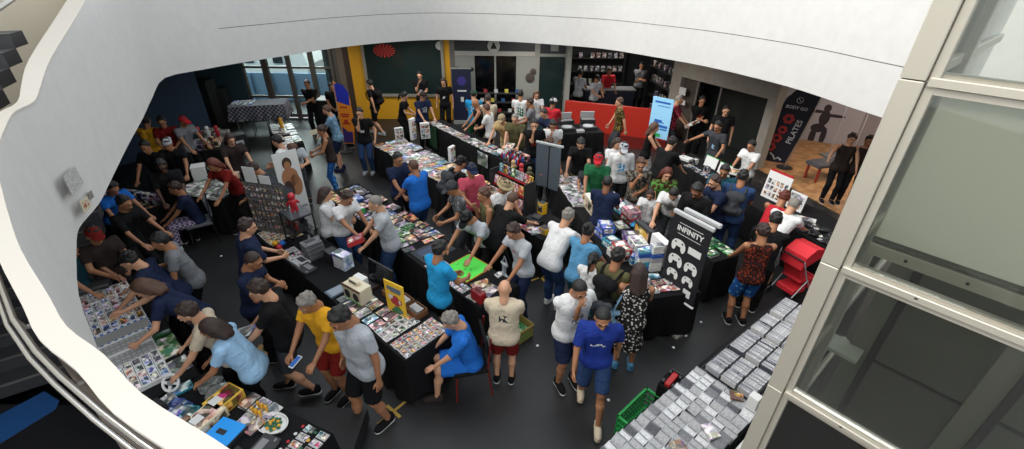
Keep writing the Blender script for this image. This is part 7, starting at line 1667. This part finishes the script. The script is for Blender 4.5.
# ================================================================ things held or standing on the floor
def held(I, name, loc, dims, mat, label, cat, up=(0, 0, 1), fwd=(0, 1, 0), detail=None):
    m = wframe(I, loc, up, fwd); r = empty(name, m.translation); tag(r, label, cat); r.matrix_world = m
    MB().box((0, 0, 0), dims, mat, bev=.003).build('body' if name != 'open_magazine' else 'cover', r); 
    if detail: MB().box((0, 0, dims[2]/2+.001), (dims[0]*.85, dims[1]*.85, .002), detail).build('print', r)
    return r
def who(t): return [I for I in PLIST if t in I['label']][0]
def hands(I): return (I['wr'][1]+I['wr'][-1])/2
for t, name, dims, mat, lab, cat, det, off in (
    ('holding a red box', 'red_game_box', (.3, .24, .07), edge['r'], 'red game box passed between two people in white tees', 'box', art('red', 12), (0, .10, .05)),
    ('carrying a blue magazine', 'open_magazine', (.3, .4, .012), art('blue', 5), 'blue and white magazine held by the person in black tee', 'magazine', art('white', 6), (0, .12, .03)),
    ('yellow tee with grey hair', 'mobile_phone', (.075, .15, .01), edge['w'], 'white phone in the hands of the person in yellow tee', 'phone', edge['b'], (0, .09, .03)),
    ('holding a tray', 'food_tray', (.3, .2, .03), wh_, 'white tray held by the young person in white tee', 'tray', art('cream', 12), (0, .10, .04)),
    ('picking a box', 'cream_carton', (.26, .2, .12), cr_, 'cream carton in the hands of the pale blue shirt', 'box', wh_, (0, .12, .07)),
    ('holding a sheet', 'plastic_sheet', (.34, .4, .02), M('pale_grey_sheet', 'a5a8a6', .5), 'large pale grey sheet held by the red plaid shirt', 'sheet', paper, (0, .14, .0)),
    ('orange phone', 'mobile_phone', (.08, .16, .012), M('orange_case', 'c8702a', .5), 'orange phone held beside the games banner', 'phone', kd_, (0, .08, .05)),
    ('at the green mat', 'small_card_stack', (.1, .08, .03), wh_, 'white card stack held over the green mat', 'cards', art('white', 30), (-.1, .08, .05)),
    ('olive shirt and glasses', 'paper_plate', (.22, .22, .02), wh_, 'pale plate held by the bald olive shirt', 'plate', art('cream', 20), (0, .1, .04))):
    I = who(t); h0 = hands(I); up = (0, .5, .86) if name != 'plastic_sheet' else (0, -.9, .4)
    held(I, name, (h0[0]+off[0], h0[1]+off[1], h0[2]+off[2]), dims, mat, lab, cat, up=up, detail=det)
# stroller
r = empty('baby_stroller', (*P(790, 288, 0), 0), 2.0); tag(r, 'red folding stroller beside the orange tank top', 'stroller'); rf = M('red_canvas', 'c8202c', .7)
r.scale = (.9, .9, .9)
mb = MB()
for sx in (-1, 1): mb.tube([(sx*.2, -.3, .08), (sx*.21, .05, .5), (sx*.21, .3, .92)], .011, edge['lg'], 8); mb.tube([(sx*.2, .3, .08), (sx*.21, -.02, .45)], .011, edge['lg'], 8)
mb.tube([(-.21, .3, .92), (.21, .3, .92)], .014, bl_, 8); mb.build('frame', r, smooth=True)
MB().box((0, -.04, .42), (.36, .36, .06), rf, bev=.02, rx=.1).build('seat', r); MB().box((0, .17, .64), (.36, .05, .46), rf, bev=.02, rx=-.35).build('backrest', r); MB().box((0, -.27, .30), (.34, .03, .26), rf, bev=.01, rx=.35).build('leg_rest', r)
mb = MB(); pr_ = [(.30, .74), (.26, .98), (.06, 1.10), (-.16, 1.06), (-.28, .92)]
for k in range(4):
    (y0, z0), (y1, z1) = pr_[k], pr_[k+1]; mb.add([(-.2, y0, z0), (.2, y0, z0), (.2, y1, z1), (-.2, y1, z1), (-.2, y0*.9, z0-.02), (.2, y0*.9, z0-.02), (.2, y1*.9, z1-.02), (-.2, y1*.9, z1-.02)], [(0, 1, 2, 3), (7, 6, 5, 4), (0, 4, 5, 1), (2, 6, 7, 3)], rf)
for sx in (-1, 1): mb.add([(sx*.2, y, z) for y, z in pr_], [(0, 1, 2, 3, 4)], rf)
mb.build('canopy', r); MB().box((0, .04, .2), (.34, .34, .1), rf, bev=.02).build('basket', r)
for x, y in ((-.2, -.3), (.2, -.3), (-.2, .3), (.2, .3)): MB().lathe([(.0, -.02), (.055, -.02), (.075, -.01), (.075, .01), (.055, .02), (0, .02)], bl_, 18, Matrix.Translation((x, y, .076)) @ Matrix.Rotation(PI/2, 4, 'Y')).build('wheel', r, smooth=True)
# red bag before the leaning people, tape crosses, floor bits
tape = M('yellow_tape', 'a98a3c', .8)
for px, py, a, lab in ((396, 415, .9, 'yellow tape cross on the floor near the seated person'), (541, 277, .5, 'yellow tape cross on the floor right of the green mat table')):
    r = root_px('tape_cross', px, py, 0.001, lab, 'tape', a); MB().box((0, 0, .001), (.42, .035, .002), tape).build('long_strip', r); MB().box((.02, 0, .003), (.04, .26, .002), tape).build('short_strip', r)
for k, (px, py) in enumerate(((676, 344), (688, 332), (703, 318), (571, 330), (222, 262), (205, 312), (612, 398), (540, 345))):
    tag(MB().lathe([(.022, 0), (.02, .004), (0, .006)], paper, 7).build('paper_scrap', loc=(*P(px, py, .001), .001)), 'tiny white paper scrap on the dark floor '+['left of the island corner', 'below the games banner', 'below the orange tank top', 'near the white printed tee', 'near the left tables', 'by the pale blue top', 'by the blue jersey', 'behind the dark red shorts'][k], 'paper scrap')
r = root_px('display_bench', 712, 300, 0, 'dark wooden stand with posts under the small table right of the banner', 'stand', .3)
bpy.data.objects.remove(r)
bpy.context.view_layer.update()
